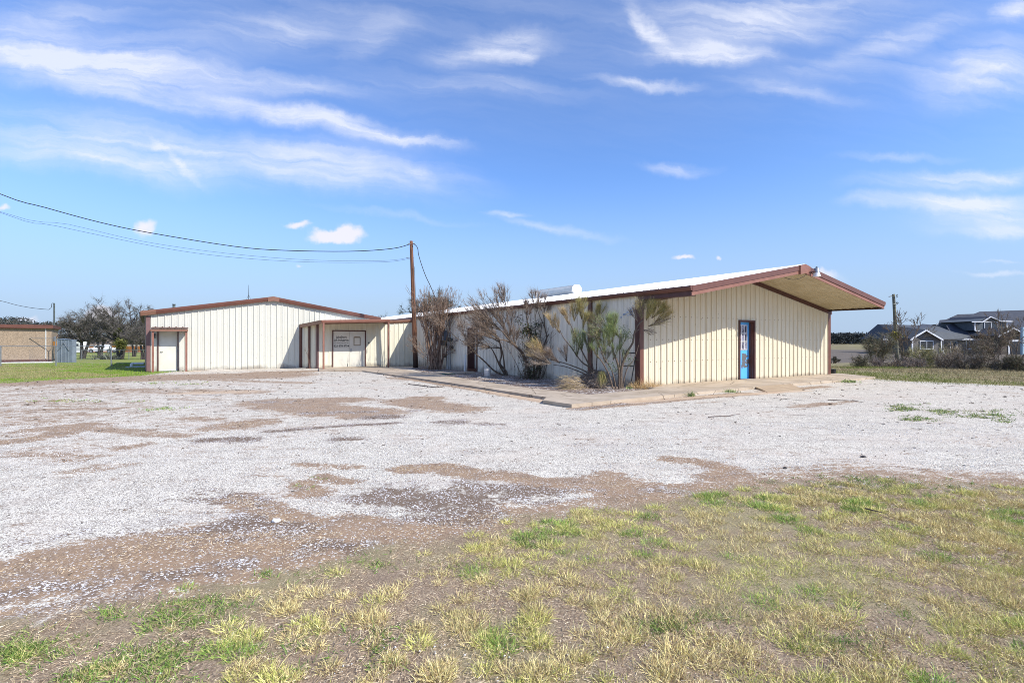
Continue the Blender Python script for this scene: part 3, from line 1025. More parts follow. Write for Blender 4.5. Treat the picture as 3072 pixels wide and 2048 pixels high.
    # ---- soffits under the front overhang (ribs run down the slope)
    def lerp(a, b, t): return a + (b - a) * t
    sof = MB()
    dz = .235
    for P0, zz0 in ((A, zE), (Cc, zRt)):
        q0, q1 = up(P0, zz0 - dz), up(Bm, zR - dz)
        n_ = E1.cross(q1 - q0).normalized(); n_ = -n_ if n_.z > 0 else n_
        ribsheet(lambda s: q0 + E1 * s + V(0, 0, SLOPE * s), lambda s: q1 + E1 * s + V(0, 0, SLOPE * s), n_ * .6, .02, OVH + .0, mb=sof)
    sof.build('soffit', M['soffit'], base)
    # dark angle between wall and soffit
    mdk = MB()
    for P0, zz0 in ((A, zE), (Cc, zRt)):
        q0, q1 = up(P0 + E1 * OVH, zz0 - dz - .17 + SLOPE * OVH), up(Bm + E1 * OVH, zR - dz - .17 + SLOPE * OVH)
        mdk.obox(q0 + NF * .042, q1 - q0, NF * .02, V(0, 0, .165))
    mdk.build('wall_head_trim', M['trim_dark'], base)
    # ---- fascias
    def rake(P0, z0, P1, z1, zoff0, zoff1, outw, m, name, th=.03, cut=0.0):
        d = (up(P1, z1) - up(P0, z0))
        mb = MB()
        o = up(P0, z0) - E1 * outw + V(0, 0, zoff0)
        mb.obox(o, d, E1 * th, V(0, 0, zoff1 - zoff0))
        return mb.build(name, m, base)
    dl = (Bm - A).normalized(); dr = (Cc - Bm).normalized()
    cut = .30
    PL = Bm - dl * cut; zL = zR - (zR - zE) * cut / (Bm - A).length
    PR = Bm + dr * cut; zRr = zR - (zR - zRt) * cut / (Cc - Bm).length
    rake(A, zE, PL, zL, -.155, .018, .055, M['trim'], 'rake_fascia')
    rake(PR, zRr, Cc, zRt, -.155, .018, .055, M['trim'], 'rake_fascia')
    rake(A, zE, PL, zL, -.27, -.158, .03, M['trim_pink'], 'lower_rake_trim')
    rake(PR, zRr, Cc, zRt, -.27, -.158, .03, M['trim_pink'], 'lower_rake_trim')
    mk = MB()      # ridge end cap
    mk.prism([up(PL, zL - .285) - E1 * .09, up(Bm, zR - .285) - E1 * .09, up(PR, zRr - .285) - E1 * .09,
              up(PR, zRr + .02) - E1 * .09, up(Bm, zR + .03) - E1 * .09, up(PL, zL + .02) - E1 * .09], E1 * .07)
    mk.build('ridge_end_cap', M['trim_pink'], base)
    ms = MB()      # eave gutters: moulded box section along both sides
    def gutter(P0, z0, side, m0, m1):
        o = up(P0 + E1 * m0, zt(z0, m0))
        sec = [V(0, 0, .014), side * .10 + V(0, 0, .014), side * .10 + V(0, 0, -.04), side * .055 + V(0, 0, -.125), V(0, 0, -.125)]
        ms.prism([o + q for q in sec], E1 * (m1 - m0) + V(0, 0, SLOPE * (m1 - m0)))
    gutter(A, zE, NS, -.05, LEN)
    gutter(Cc, zRt, -NS, -.05, LEN)
    ms.build('gutter', M['trim'], base)
    for P0, z0, sd in ((A, zE, NS), (Cc, zRt, -NS)):
        ml = MB(); ml.obox(up(P0, z0 - .27) - E1 * .0, E1 * (OVH), -sd * .10, V(0, 0, .145) )
        ml.obox(up(P0, z0 - .275) - sd * .02, E1 * (OVH), -sd * .23, V(0, 0, .012))
        ml.build('eave_shade_band', M['trim_dark'], base)  # dark box stands in for the shade band below the eave
    # ---- corner trims and posts
    mc = MB(); mc.obox(up(C0 + NS * .042 - D2 * .0, .03), E1 * .17, -NS * .03, V(0, 0, 2.82))
    mc.build('corner_trim', M['trim_dark'], base)  # side face in darker brown: its shade is put into the colour
    mc = MB(); mc.obox(up(C0 + NF * .042 + NS * .04, .06), D2 * .16, -NF * .04, V(0, 0, 2.80)); mc.build('corner_trim', M['trim'], base)
    mc = MB(); mc.obox(up(R0 + NF * .045 - D2 * .16, .05), D2 * .19, -NF * .10, V(0, 0, 2.78)); mc.build('corner_trim', M['trim'], base)
    sc = s_of(1774, C0, E1)
    mc = MB(); mc.obox(up(C0 + E1 * (sc - .10) + NS * .12, -.03), E1 * .15, -NS * .12, V(0, 0, ztop(sc) + .03)); mc.build('wall_post', M['trim'], base)
    # downspout elbow etc. at wall post
    # ---- side door, deep set, with a rusty step block
    z0d = -.03
    fr = frame_around(C0, E1, NS, dA, dB, z0d, zdt, .05, .06, out=.052).build('side_door_frame', M['trim_dark'], base)
    mj = MB()
    for s_, sg in ((dA, 1), (dB, -1)):
        mj.obox(up(C0 + E1 * s_, z0d), E1 * (.012 * sg), -NS * .36, V(0, 0, zdt - z0d))
    mj.obox(up(C0 + E1 * dA, zdt - .012), E1 * (dB - dA), -NS * .36, V(0, 0, .012))
    mj.build('side_door_reveal', M['trim_dark'], fr)
    mdoor = MB(); mdoor.obox(up(C0 + E1 * dA - NS * .34, .12), E1 * (dB - dA), -NS * .04, V(0, 0, zdt - .14))
    sd = mdoor.build('side_door', M['wall_side'], base)
    mk = MB(); k0 = up(C0 + E1 * (dB - .10) - NS * .34, 1.0); mk.tube([k0, k0 + NS * .05, k0 + NS * .07], [.015, .03, .025], 8); mk.build('door_knob', M['galv'], sd)
    mst = MB(); mst.obox(up(C0 + E1 * dA + NS * .05, z0d), E1 * (dB - dA) , -NS * .35, V(0, 0, .19))
    mst.build('door_step', mat('rusty_step', (.12, .035, .018), (.05, .02, .012), scale=9), base)
    # blue smear on the wall beside the corner
    mb = MB(); r = random.Random(8)
    for (x, y, L_) in ((1868, 947, .16), (1880, 940, .30), (1862, 955, .12), (1884, 948, .22), (1890, 931, .10)):
        s = s_of(x, C0, E1); q = C0 + E1 * s
        z = z_of(y, q)
        mb.obox(up(q + NS * .0355, z), E1 * -L_ + V(0, 0, .03), NS * .001, V(0, 0, .05))
    mb.build('paint_smear', mat('blue_smear', (.22, .30, .42), (.6, .62, .64), scale=14, lo=.45, hi=.55), base)
    # slab of foundation
    mfo = MB(); mfo.obox(up(C0 - E1 * 0 - NS * .03, -.3), E1 * (LEN - 2.2), -NS * .5, V(0, 0, .27)); mfo.build('foundation', M['conc'], base)
    return base, A, Bm, Cc


shed, TIP_A, TIP_B, TIP_C = main_shed()


def ridge_vent():
    m0, m1 = 11.4, 14.6
    zt = lambda m: 4.158 + SLOPE * m
    e = empty('ridge_ventilator', up(TIP_B + E1 * m0, zt(m0)), 'long low white octagonal ventilator box sitting on the white roof ridge', 'roof vent')
    sec = [(-.22, .02), (-.30, .14), (-.30, .30), (-.17, .44), (.17, .44), (.30, .30), (.30, .14), (.22, .02)]
    mb = MB()
    f = lambda m: [up(TIP_B + E1 * m + D2 * a, zt(m) + b) for a, b in sec]
    mb.prism(f(m0), E1 * (m1 - m0) + V(0, 0, SLOPE * (m1 - m0)))
    mb.build('vent_body', mat('vent_white', (.74, .74, .68), (.64, .64, .58), rough=.5), e)
    mc = MB(); mc.prism([up(TIP_B + E1 * (m0 - .03) + D2 * a * 1.06, zt(m0) + .01 + b * 1.04) for a, b in sec], E1 * .028); mc.build('end_cap', M['roof'], e)
    mc = MB(); mc.obox(up(TIP_B + E1 * (m0 + .1) - D2 * .06, zt(m0) + .445), E1 * 2.9 + V(0, 0, SLOPE * 2.9), D2 * .12, V(0, 0, .02)); mc.build('top_slot', M['trim_dark'], e)


ridge_vent()
q = TIP_B + E1 * 13.5 - D2 * 1.0
zr = 3.9 + SLOPE * 13.5
mb = MB(); mb.tube([up(q, zr - .05), up(q, zr + .48)], .04, 10)
tag(mb.build('vent_pipe', M['pvc']), 'thin white plumbing vent pipe standing in front of the roof ventilator', 'vent pipe')


def floodlight():
    p = up(TIP_B + D2 * .42 - E1 * .22, 3.97)
    e = empty('security_light', p, 'silver barn style security lamp fixed to the peak of the gable overhang', 'lamp')
    mb = MB(); mb.tube([p + V(0, 0, .10), p + V(0, 0, .085), p + V(0, 0, -.06), p + V(0, 0, -.075)], [.055, .085, .095, .10], 18); mb.build('lamp_housing', M['galv'], e, True)
    mb = MB(); mb.tube([p + V(0, 0, -.076), p + V(0, 0, -.11), p + V(0, 0, -.20)], [.10, .105, .13], 18, cap=False)
    mb.tube([p + V(0, 0, -.196), p + V(0, 0, -.2)], [.126, .126], 18); mb.build('lamp_shade', mat('lens_white', (.8, .8, .82), rough=.25), e, True)
    mb = MB(); mb.tube([p + V(0, 0, -.03), p - D2 * .15 + V(0, 0, -.04), p - D2 * .22 + E1 * .14 + V(0, 0, -.06)], .022, 8); mb.build('mounting_arm', M['trim_dark'], e)
    mb = MB(); mb.tube([p + V(0, 0, .1), p + V(0, 0, .14)], [.03, .028], 10); mb.build('photo_sensor', M['black'], e)
    # loose cable hanging below
    a = p - D2 * .22 + E1 * .14 + V(0, 0, -.08)
    b = a - D2 * .95 + E1 * .35 + V(0, 0, -.14)
    pts = [a.lerp(b, t) + V(0, 0, -.16 * math.sin(math.pi * t)) for t in [i / 12 for i in range(13)]]
    mb = MB(); mb.tube(pts, .009, 6); mb.build('power_cord', M['wire'], e)


floodlight()

# ------------------------------------------------------------------ left shed
L0 = V(-17.87, 24.5, 0)
GW = 11.22


def left_shed():
    base = empty('gabled_metal_shed', tuple(L0), 'white ribbed metal shed with low brown-edged gable and small awning over its door', 'shed')
    zl, zr_, za = 2.93, 2.885, 3.885
    h = GW / 2

    def top(s):
        return (zl + (za - zl) * s / h if s < h else za + (zr_ - za) * (s - h) / h) - .10
    d0, d1 = s_of(476, L0, D2), s_of(532.5, L0, D2)
    zb = z_of(992, L0 + D2 * d0)
    bot = lambda s: -.02 + .0 * s
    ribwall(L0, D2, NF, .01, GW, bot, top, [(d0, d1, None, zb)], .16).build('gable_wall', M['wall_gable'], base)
    ribwall(L0, E1, NS, 0, 14, lambda s: -.1, lambda s: zl - .1).build('side_wall', M['wall_side'], base)
    G0 = L0 + D2 * GW
    ribwall(G0, E1, -NS, 0, 14, lambda s: -.1, lambda s: zr_ - .1).build('side_wall', M['wall_side'], base)
    ribwall(L0 + E1 * 14, D2, -NF, 0, GW, lambda s: -.4, top).build('back_wall', M['wall_side'], base)
    # roof
    A = L0 - D2 * .22 + NF * .12; B = L0 + D2 * h + NF * .12; Cc = G0 + D2 * .22 + NF * .12
    for P0, z0 in ((A, zl - .04), (Cc, zr_ - .04)):
        a = up(B, za) - up(P0, z0); n_ = E1.cross(a).normalized(); n_ = n_ if n_.z > 0 else -n_
        ribsheet(lambda s: up(P0 + E1 * s, z0 + .003), lambda s: up(B + E1 * s, za + .003), n_ * .7, .04, 14.3).build('roof', M['roof'], base)
    # rake gutter trim
    cut = .28
    dl = (B - A).normalized()
    def seg(Pa, z_a, Pb, z_b, name, m, w=.10, h0=-.20, h1=.025):
        mb = MB(); d = up(Pb, z_b) - up(Pa, z_a)
        o = up(Pa, z_a)
        sec = [NF * w + V(0, 0, h1), NF * w + V(0, 0, h1 - .09), NF * (w * .55) + V(0, 0, h0), V(0, 0, h0), V(0, 0, h1)]
        mb.prism([o + q for q in sec], d); return mb.build(name, m, base)
    fa = lambda P0, z0, t: (P0 + (B - P0) * t, z0 + (za - z0) * t)
    tl = 1 - cut / (B - A).length
    PL, zL = fa(A, zl, tl)
    t0 = .62 / (B - A).length
    P1, z1 = fa(A, zl, t0)
    seg(P1, z1, PL, zL, 'rake_trim', M['trim'])
    seg(A, zl, P1, z1, 'rake_end_trim', M['trim_tan'], .108, -.205, .03)
    PR, zR_ = fa(Cc, zr_, tl)
    seg(PR, zR_, Cc, zr_, 'rake_trim', M['trim'])
    mb = MB()
    mb.prism([up(PL, zL - .21) + NF * .112, up(B, za - .21) + NF * .112, up(PR, zR_ - .21) + NF * .112, up(PR, zR_ + .03) + NF * .112, up(B, za + .03) + NF * .112, up(PL, zL + .03) + NF * .112], -NF * .10)
    mb.build('ridge_end_cap', M['trim_tan'], base)
    mb = MB(); mb.obox(up(L0 + NF * .04 - D2 * .02, -.02), D2 * .17, -NF * .08, V(0, 0, 2.75)); mb.build('corner_trim', mat('mauve_trim', (.20, .115, .11), (.16, .09, .085), scale=3), base)
    mb = MB(); mb.obox(up(L0 - D2 * .10 - NF * .25, .0), D2 * .09, -NF * .10, V(0, 0, 2.75)); mb.build('downspout', M['trim_dark'], base)
    mb = MB(); mb.obox(up(A + NF * 0 - D2 * .05, zl - .17), D2 * .12, E1 * 14, V(0, 0, .17)); mb.build('eave_gutter', M['trim_dark'], base)
    # door
    O = L0
    frame_around(O, D2, NF, d0, d1, -.01, zb, .05, .07, out=.052).build('door_frame', M['trim_dark'], base)
    md = MB(); md.obox(up(O + D2 * d0 - NF * .01, .03), D2 * (d1 - d0), -NF * .04, V(0, 0, zb - .03)); dd = md.build('entry_door', M['door'], base)
    k0 = up(O + D2 * (d0 + .08) - NF * .01, .98)
    mk = MB(); mk.tube([k0, k0 + NF * .04], .012, 8); mk.obox(k0 + NF * .04 - V(0, 0, .012) - D2 * .01, D2 * .11, NF * .015, V(0, 0, .024)); mk.build('door_handle', M['meter_dark'], dd)
    for z in (.25, 1.0, 1.75):
        mk = MB(); mk.obox(up(O + D2 * (d1 - .012) + NF * -.008, z), D2 * .02, NF * .02, V(0, 0, .10)); mk.build('hinge', M['galv'], dd)
    mt_ = MB(); mt_.obox(up(O + D2 * d0 - NF * .01, -.01), D2 * (d1 - d0), NF * .09, V(0, 0, .035)); mt_.build('threshold', M['galv'], base)
    # wall lamp left of the door
    q = up(O + D2 * (d0 - .22) + NF * .02, 1.78)
    mk = MB(); mk.obox(q, D2 * .10, NF * .12, V(0, 0, .10)); mk.tube([q + D2 * .05 + NF * .08 + V(0, 0, 0), q + D2 * .05 + NF * .08 - V(0, 0, .13)], [.04, .06], 10); mk.build('wall_lamp', M['meter_dark'], base)
    # awning
    s0, s1 = s_of(455, O, D2, NF * .7), s_of(561, O, D2, NF * .7)
    aw = MB()
    zt1, zt0 = 2.20, 2.10
    n_ = V(0, 0, 1)
    ribsheet(lambda s: up(O + D2 * s + NF * .82, zt0), lambda s: up(O + D2 * s + NF * .02, zt1), n_, s0 - .05, s1 + .05, .05, aw)
    aw.build('awning_roof', M['trim_dark'], base)
    mb = MB(); mb.obox(up(O + D2 * (s0 - .04) + NF * .74, 1.98), D2 * (s1 - s0 + .08), NF * .06, V(0, 0, .10)); 
    mb.build('awning_beam', M['trim_tan'], base)
    for s in (s0, s1 - .05):
        mb = MB(); mb.obox(up(O + D2 * s + NF * .02, 1.99), D2 * .05, NF * .71, V(0, 0, .09)); mb.build('awning_rafter', M['trim_dark'], base)
    for s in (s0 - .0, s1 - .07):
        mb = MB(); mb.obox(up(O + D2 * s + NF * .73, -.05), D2 * .085, -NF * .085, V(0, 0, 2.03)); mb.build('awning_post', M['trim_pink'], base)
    # antenna + flue on the roof
    p = up(L0 + D2 * (h * .80) - NF * 1.6, 3.6)
    e = empty('roof_antenna', p, 'thin whip antenna rising above the roof near the gable peak', 'antenna')
    mb = MB(); mb.tube([p, p + V(0, 0, .45), p + V(0, 0, 1.05)], [.018, .014, .006], 6); mb.build('antenna_rod', M['wire'], e)
    mb = MB()
    for a in range(3):
        t = a * 2.1; mb.tube([p + V(0, 0, .5), p + V(math.cos(t) * .18, math.sin(t) * .18, .1)], .007, 5)
    mb.build('antenna_brace', M['wire'], e)
    p = up(L0 + D2 * 1.05 - NF * .9, 2.95)
    mb = MB(); mb.tube([p, p + V(0, 0, .42)], .065, 12); mb.tube([p + V(0, 0, .42), p + V(0, 0, .46)], [.08, .08], 12)
    tag(mb.build('flue_pipe', M['meter_dark'], None, True), 'stubby dark flue pipe poking above the left end of the brown roof edge', 'flue pipe')
    # white pipe and slab behind the left corner
    return base


left_shed()

# ------------------------------------------------------------------ connector with canopy
Q0 = V(-10.56, 27.27, 0)


def connector():
    base = empty('entrance_building', tuple(Q0), 'low white ribbed metal entrance wing with lettered double doors joining two sheds', 'building')
    LW = (V(-5.85, 30.0, 0) - Q0).length
    d = (V(-5.85, 30.0, 0) - Q0).normalized(); n = V(d.y, -d.x, 0)
    top = lambda s: 2.62 + .03 * s / LW
    a, b = s_of(999.5, Q0, d), s_of(1094.5, Q0, d)
    zb = z_of(993.5, Q0 + d * (a + b) * .5)
    ribwall(Q0, d, n, 0, LW, lambda s: -.05, top, [(a, b, None, zb)], .0).build('front_wall', M['wall_link'], base)
    G = L0 + D2 * 7.0 + NF * .045
    d3 = (Q0 - G).normalized(); n3 = V(d3.y, -d3.x, 0)
    LL = (Q0 - G).length
    ribwall(G, d3, n3, 0, LL, lambda s: -.05, lambda s: 2.50).build('side_wall', M['wall_link'], base)
    mb = MB()
    for s, w in ((.0, .13), (LL * .52, .11)):
        mb.obox(up(G + d3 * s + n3 * .10, -.02), d3 * w, -n3 * .09, V(0, 0, 2.45))
    mb.obox(up(G + d3 * (LL * .44) + n3 * .16, -.02), d3 * .28, -n3 * .12, V(0, 0, .09))
    mb.build('downspout', M['trim_dark'], base)  # first strip is corner trim, its shade painted in as dark brown
    mb = MB(); mb.obox(up(Q0 + n * .045 - d * .01, -.02), d * .05, -n * .07, V(0, 0, 2.6)); mb.obox(up(Q0 + n3 * .05 - d3 * .13, -.02), d3 * .13, -n3 * .03, V(0, 0, 2.55))
    mb.build('corner_trim', mat('mauve_trim2', (.20, .12, .115), (.15, .09, .085), scale=3), base)
    # double doors
    frame_around(Q0, d, n, a, b, -.02, zb, .055, .07, out=.052).build('door_frame', M['trim_dark'], base)
    mid = (a + b) / 2
    doors = []
    for (x0, x1) in ((a, mid - .006), (mid + .006, b)):
        mb = MB(); mb.obox(up(Q0 + d * x0 + n * .0, .03), d * (x1 - x0), -n * .04, V(0, 0, zb - .03)); doors.append(mb.build('double_door', M['door'], base))
    rightd = doors[1]; leftd = doors[0]
    rightd['label'] = 'right leaf with a taped paper notice'; leftd['label'] = 'left leaf with black company lettering'
    k0 = up(Q0 + d * (mid + .10), .98)
    mk = MB(); mk.tube([k0, k0 + n * .05, k0 + n * .075], [.014, .03, .022], 10); mk.obox(k0 + V(0, 0, -.09) - d * .03, d * .06, n * .006, V(0, 0, .18)); mk.build('door_knob', M['galv'], rightd)
    mb = MB(); x0 = mid + .28; z0 = 1.28
    mb.obox(up(Q0 + d * x0, z0), d * .30, n * .006, V(0, 0, .40)); pp = mb.build('paper_notice', M['paper'], rightd)
    mb = MB()
    for (u, w, zz, hh) in ((-.045, .05, z0 - .045, .49), (.295, .05, z0 - .045, .49), (0, .30, z0 - .045, .05), (0, .30, z0 + .395, .08)):
        mb.obox(up(Q0 + d * (x0 + u) + n * .006, zz), d * w, n * .003, V(0, 0, hh))
    mb.build('brown_tape', mat('tape', (.30, .24, .15), (.24, .18, .11), scale=6), rightd)
    mb = MB(); mb.obox(up(Q0 + d * (mid - .10), .06), d * .02, n * .02, V(0, 0, .17)); mb.build('floor_bolt', M['meter_dark'], leftd)

    # lettering
    rot = Matrix((d, V(0, 0, 1), n)).transposed().to_4x4()

    def text(body, size, zc, m, width, nm='lettering'):
        cu = bpy.data.curves.new(nm, 'FONT'); cu.body = body; cu.size = size; cu.align_x = 'CENTER'; cu.align_y = 'CENTER'
        cu.offset = size * .018; cu.extrude = .001
        o = bpy.data.objects.new(nm + '_tmp', cu); COL.objects.link(o)
        bpy.context.view_layer.update()
        dg = bpy.context.evaluated_depsgraph_get()
        me = bpy.data.meshes.new_from_object(o.evaluated_get(dg)); bpy.data.objects.remove(o)
        xs = [v.co.x for v in me.vertices]; k = width / (max(xs) - min(xs))
        me.transform(Matrix.Diagonal((k, 1, 1, 1)))
        ctr = up(Q0 + d * ((a + mid) / 2 + .005) + n * .003, zc)
        me.transform(Matrix.Translation(ctr) @ rot)
        me.materials.clear()
        return link_mesh(nm, me, m, leftd)
    pm = Q0 + d * ((a + mid) / 2)
    zz = lambda y: z_of(985 + y / 19.6, pm)
    text('LakeShore', .165, zz(512), M['ink'], .56)
    text('Lift Industries', .165, zz(690), M['ink'], .78)
    text('325-378-3754', .165, zz(1035), M['ink'], .81)
    mb = MB(); r = random.Random(2); x = a + .03
    while x < mid - .06:
        w = r.uniform(.012, .03); mb.obox(up(Q0 + d * x + n * .001, zz(850) - .012), d * w, n * .002, V(0, 0, r.uniform(.018, .026))); x += w + r.choice([.005, .006, .007, .02])
    mb.build('fine_print', M['inkgrey'], leftd)
    # small box right of the doors
    q = up(Q0 + d * (b + .19) + n * .01, z_of(1031, Q0 + d * b))
    mb = MB(); mb.obox(q, d * .05, n * .035, V(0, 0, .10)); mb.build('door_bell', M['meter_dark'], base)
    # eave gutter right of the canopy
    P1 = Q0 + d * s_of(1150, Q0, d); P2 = V(-5.85, 30.0, 0) + d * .0
    z1, z2 = 2.66, 2.78
    mb = MB(); sec = [V(0, 0, .012), n * .12 + V(0, 0, .012), n * .12 + V(0, 0, -.06), n * .07 + V(0, 0, -.155), V(0, 0, -.155)]
    mb.prism([up(P1, z1) + q for q in sec], up(P2, z2) - up(P1, z1)); mb.build('gutter', M['trim_tan'], base)
    # canopy
    FL, FR = W(965.8, 960.6, 25.8), W(1168.6, 958.2, 27.5)
    BL, BR = W(901.7, 973.7, 27.85), up(Q0 + d * s_of(1168, Q0, d), 2.74)
    BR = up(Q0 + d * (s_of(1168, Q0, d) - .1), 2.74)
    mb = MB(); dn = V(0, 0, -.02)
    mb.prism([FL, FR, BR, up(Q0 + d * .4, 2.66), BL], dn); mb.build('canopy_roof', M['trim_tan'], base)
    nfr = n
    def fas(p, q, nm, m, h=.135, w=.05):
        mb = MB(); o = (q - p).normalized(); nn = V(o.y, -o.x, 0)
        mb.prism([p + nn * w + V(0, 0, .015), p + nn * w + V(0, 0, -.05), p + nn * (w * .4) + V(0, 0, -h), p + V(0, 0, -h), p + V(0, 0, .015)], q - p); return mb.build(nm, m, base)
    fas(FL, FR, 'canopy_fascia', M['trim_pink'])
    fas(BL, FL, 'canopy_side_fascia', M['trim_tan'], .17)
    fas(FR, BR, 'canopy_side_fascia', M['trim_tan'])
    mb = MB(); mb.prism([p + V(0, 0, -.14) for p in (FL + D2 * .1 - NF * .06, FR - D2 * .05 - NF * .06, BR, up(Q0 + d * .4, 2.66), BL + D2 * .1)], V(0, 0, .01))
    mb.build('canopy_soffit', mat('soffit_cream', (.50, .40, .28), (.4, .3, .2), scale=2), base)
    # inner beam, slightly lower to the left
    mb = MB(); i0, i1 = FL - NF * .16 + D2 * .08 + V(0, 0, -.20), FR - NF * .16 + V(0, 0, -.17)
    mb.obox(i0, i1 - i0, -NF * .05, V(0, 0, .06)); mb.build('canopy_beam', M['trim_tan'], base)
    for p, py in ((V(-9.71, 25.8, 0), 1110.5), (V(-6.79, 27.5, 0), 1104.7)):
        ztp = (FL.z if p.x < -8 else FR.z) - .13
        mb = MB(); mb.obox(up(p - D2 * .04 - NF * .04, -.03), D2 * .085, NF * .085, V(0, 0, ztp + .03)); mb.build('canopy_post', M['trim_pink'], base)
    # flat roof body behind (so the wing is closed)
    mb = MB(); far = E1 * 8
    mb.prism([up(Q0 + d * .4, 2.60), up(P2, 2.63), up(P2 + far, 2.55), up(Q0 + d * .4 + far, 2.5)], V(0, 0, .03)); mb.build('wing_roof', M['roof'], base)
    # dead weed stem by the downspout
    return base, d, n


wing, DC, NC = connector()


# ------------------------------------------------------------------ paving
def slab(name, pts, z1, z0, label, m=None):
    mb = MB()
    mb.prism([up(p, z0) for p in pts], V(0, 0, z1 - z0))
    o = mb.build(name, m or M['conc'])
    tag(o, label, None, None, 'structure')
    return o


zs = .085
porch = [gp(1715, 1212, zs), gp(2273, 1158.5, zs), gp(2626, 1130.2, zs), C0 + D2 * 11.17 - NS * .9, C0 + D2 * 11.17 - NF * .1, C0 - NF * .1, C0 + NS * .05, gp(1968, 1165, zs), gp(1772, 1182.7, zs), gp(1640, 1190.5, zs), gp(1629, 1200, zs)]
slab('pavement', porch, zs, -.2, 'tan concrete porch slab along the gable front')
walk = [gp(1772, 1182.7, .07), gp(1700, 1190, .07), gp(1640, 1190.2, .07), gp(1436, 1160, .07), gp(1321, 1143, .07), gp(1168, 1122.5, .06), gp(1087, 1111.5, .06), gp(957, 1110.5, .06),
        Q0 + DC * .03 + NC * .05, Q0 + DC * 3.2 + NC * .05, gp(1230, 1111, .06), gp(1283, 1118, .07), gp(1310, 1115.5, .06), gp(1420, 1113.5, .06), gp(1425, 1117, .06), gp(1310, 1121, .06), gp(1350, 1128, .07), gp(1558, 1159.4, .07)]
slab('path', walk, .066, -.2, 'narrow tan concrete walk running to the double doors')
mb = MB()
a, b, c, d_ = gp(2265, 1158.8, .083), gp(2372, 1150.5, .083), gp(2420, 1172, .004), gp(2300, 1174.5, .004)
mb.add([a, b, c, d_, up(a, -.1), up(b, -.1), up(c, -.1), up(d_, -.1)], ((0, 3, 2, 1), (0, 4, 7, 3), (3, 7, 6, 2), (2, 6, 5, 1), (1, 5, 4, 0)))
tag(mb.build('ramp', mat('ramp_conc', (.46, .35, .23), (.36, .26, .17), rough=.9, scale=3)), 'small sloping concrete ramp against the porch edge', None, None, 'structure')
# planting bed of dark soil between walk and wall
bedpts = [gp(1772, 1182, .03), gp(1968, 1164.5, .03), C0 + NS * .03 - NF * .0, C0 + E1 * 17.0 + NS * .03, gp(1235, 1106, .03), gp(1283, 1119, .03), gp(1350, 1127, .03), gp(1558, 1159, .03)]


def bed():
    m, nt, N, L, b = nodes_of('bed_soil')
    b.inputs['Roughness'].default_value = .95
    g = N.new('ShaderNodeNewGeometry')
    def nz(s, d=6):
        n = N.new('ShaderNodeTexNoise'); n.inputs['Scale'].default_value = s; n.inputs['Detail'].default_value = d
        L.new(g.outputs['Position'], n.inputs['Vector']); return n.outputs['Fac']
    def rp(v, a, b_):
        r = N.new('ShaderNodeMapRange'); r.inputs['From Min'].default_value = a; r.inputs['From Max'].default_value = b_; L.new(v, r.inputs['Value']); return r.outputs[0]
    def mx(f, A, B):
        n = N.new('ShaderNodeMix'); n.data_type = 'RGBA'; L.new(f, n.inputs['Factor'])
        for k, v in (('A', A), ('B', B)):
            if isinstance(v, tuple): n.inputs[k].default_value = v + (1,)
            else: L.new(v, n.inputs[k])
        return n.outputs['Result']
    vo = N.new('ShaderNodeTexVoronoi'); vo.inputs['Scale'].default_value = 24; L.new(g.outputs['Position'], vo.inputs['Vector'])
    s = N.new('ShaderNodeSeparateColor'); L.new(vo.outputs['Color'], s.inputs[0])
    c = mx(nz(14), (.10, .07, .055), (.26, .19, .15))
    a = N.new('ShaderNodeMath'); a.operation = 'ADD'; L.new(s.outputs[0], a.inputs[0]); L.new(nz(1.6, 3), a.inputs[1])
    c = mx(rp(a.outputs[0], 1.32, 1.36), c, (.72, .68, .64))
    L.new(c, b.inputs['Base Color'])
    mb = MB(); mb.prism([up(p, -.2) for p in bedpts], V(0, 0, .225))
    tag(mb.build('flower_bed', m), 'strip of dark soil and stray white stones between walk and wall', None, None, 'structure')


bed()


# ------------------------------------------------------------------ VEGETATION helpers
def rvec(r):
    while True:
        v = V(r.uniform(-1, 1), r.uniform(-1, 1), r.uniform(-1, 1))
        if .05 < v.length < 1: return v.normalized()


def grow(out, r, p, d, L, rad, lev, P):
    """P: dict nch, ang, ratio, up, wob, maxlev, seg"""
    n = max(3, int(L / P.get('seg', .25)) + 1)
    pts = [p.copy()]; d = d.normalized()
    for i in range(n):
        d = (d + rvec(r) * P['wob'] + V(0, 0, P['up'])).normalized()
        pts.append(pts[-1] + d * (L / n))
    tp = P.get('taper', .45)
    out.append((pts, [max(P.get('rmin', .004), rad * (1 - (1 - tp) * i / n)) for i in range(n + 1)], lev))
    if lev >= P['maxlev']: return
    nc = P['nch'][lev]
    for k in range(nc):
        t = r.uniform(P.get('t0', .3), 1.0) if k else 1.0
        i = min(n - 1, int(t * n)); q = pts[i + 1]
        tan = (pts[i + 1] - pts[i]).normalized()
        ax = tan.cross(rvec(r)).normalized()
        a = math.radians(r.uniform(.5, 1.2) * P['ang'])
        dd = Matrix.Rotation(a if k else a * .4, 3, ax) @ tan
        grow(out, r, q, dd, L * P['ratio'] * r.uniform(.7, 1.2), max(P.get('rmin', .004), rad * tp * r.uniform(.75, 1.0)), lev + 1, P)


def limbs_mesh(name, out, m, parent, sides=(8, 6, 5, 4, 3, 3)):
    mb = MB()
    for pts, rad, lev in out:
        mb.tube(pts, rad, sides[min(lev, len(sides) - 1)], cap=False)
    return mb.build(name, m, parent, True)


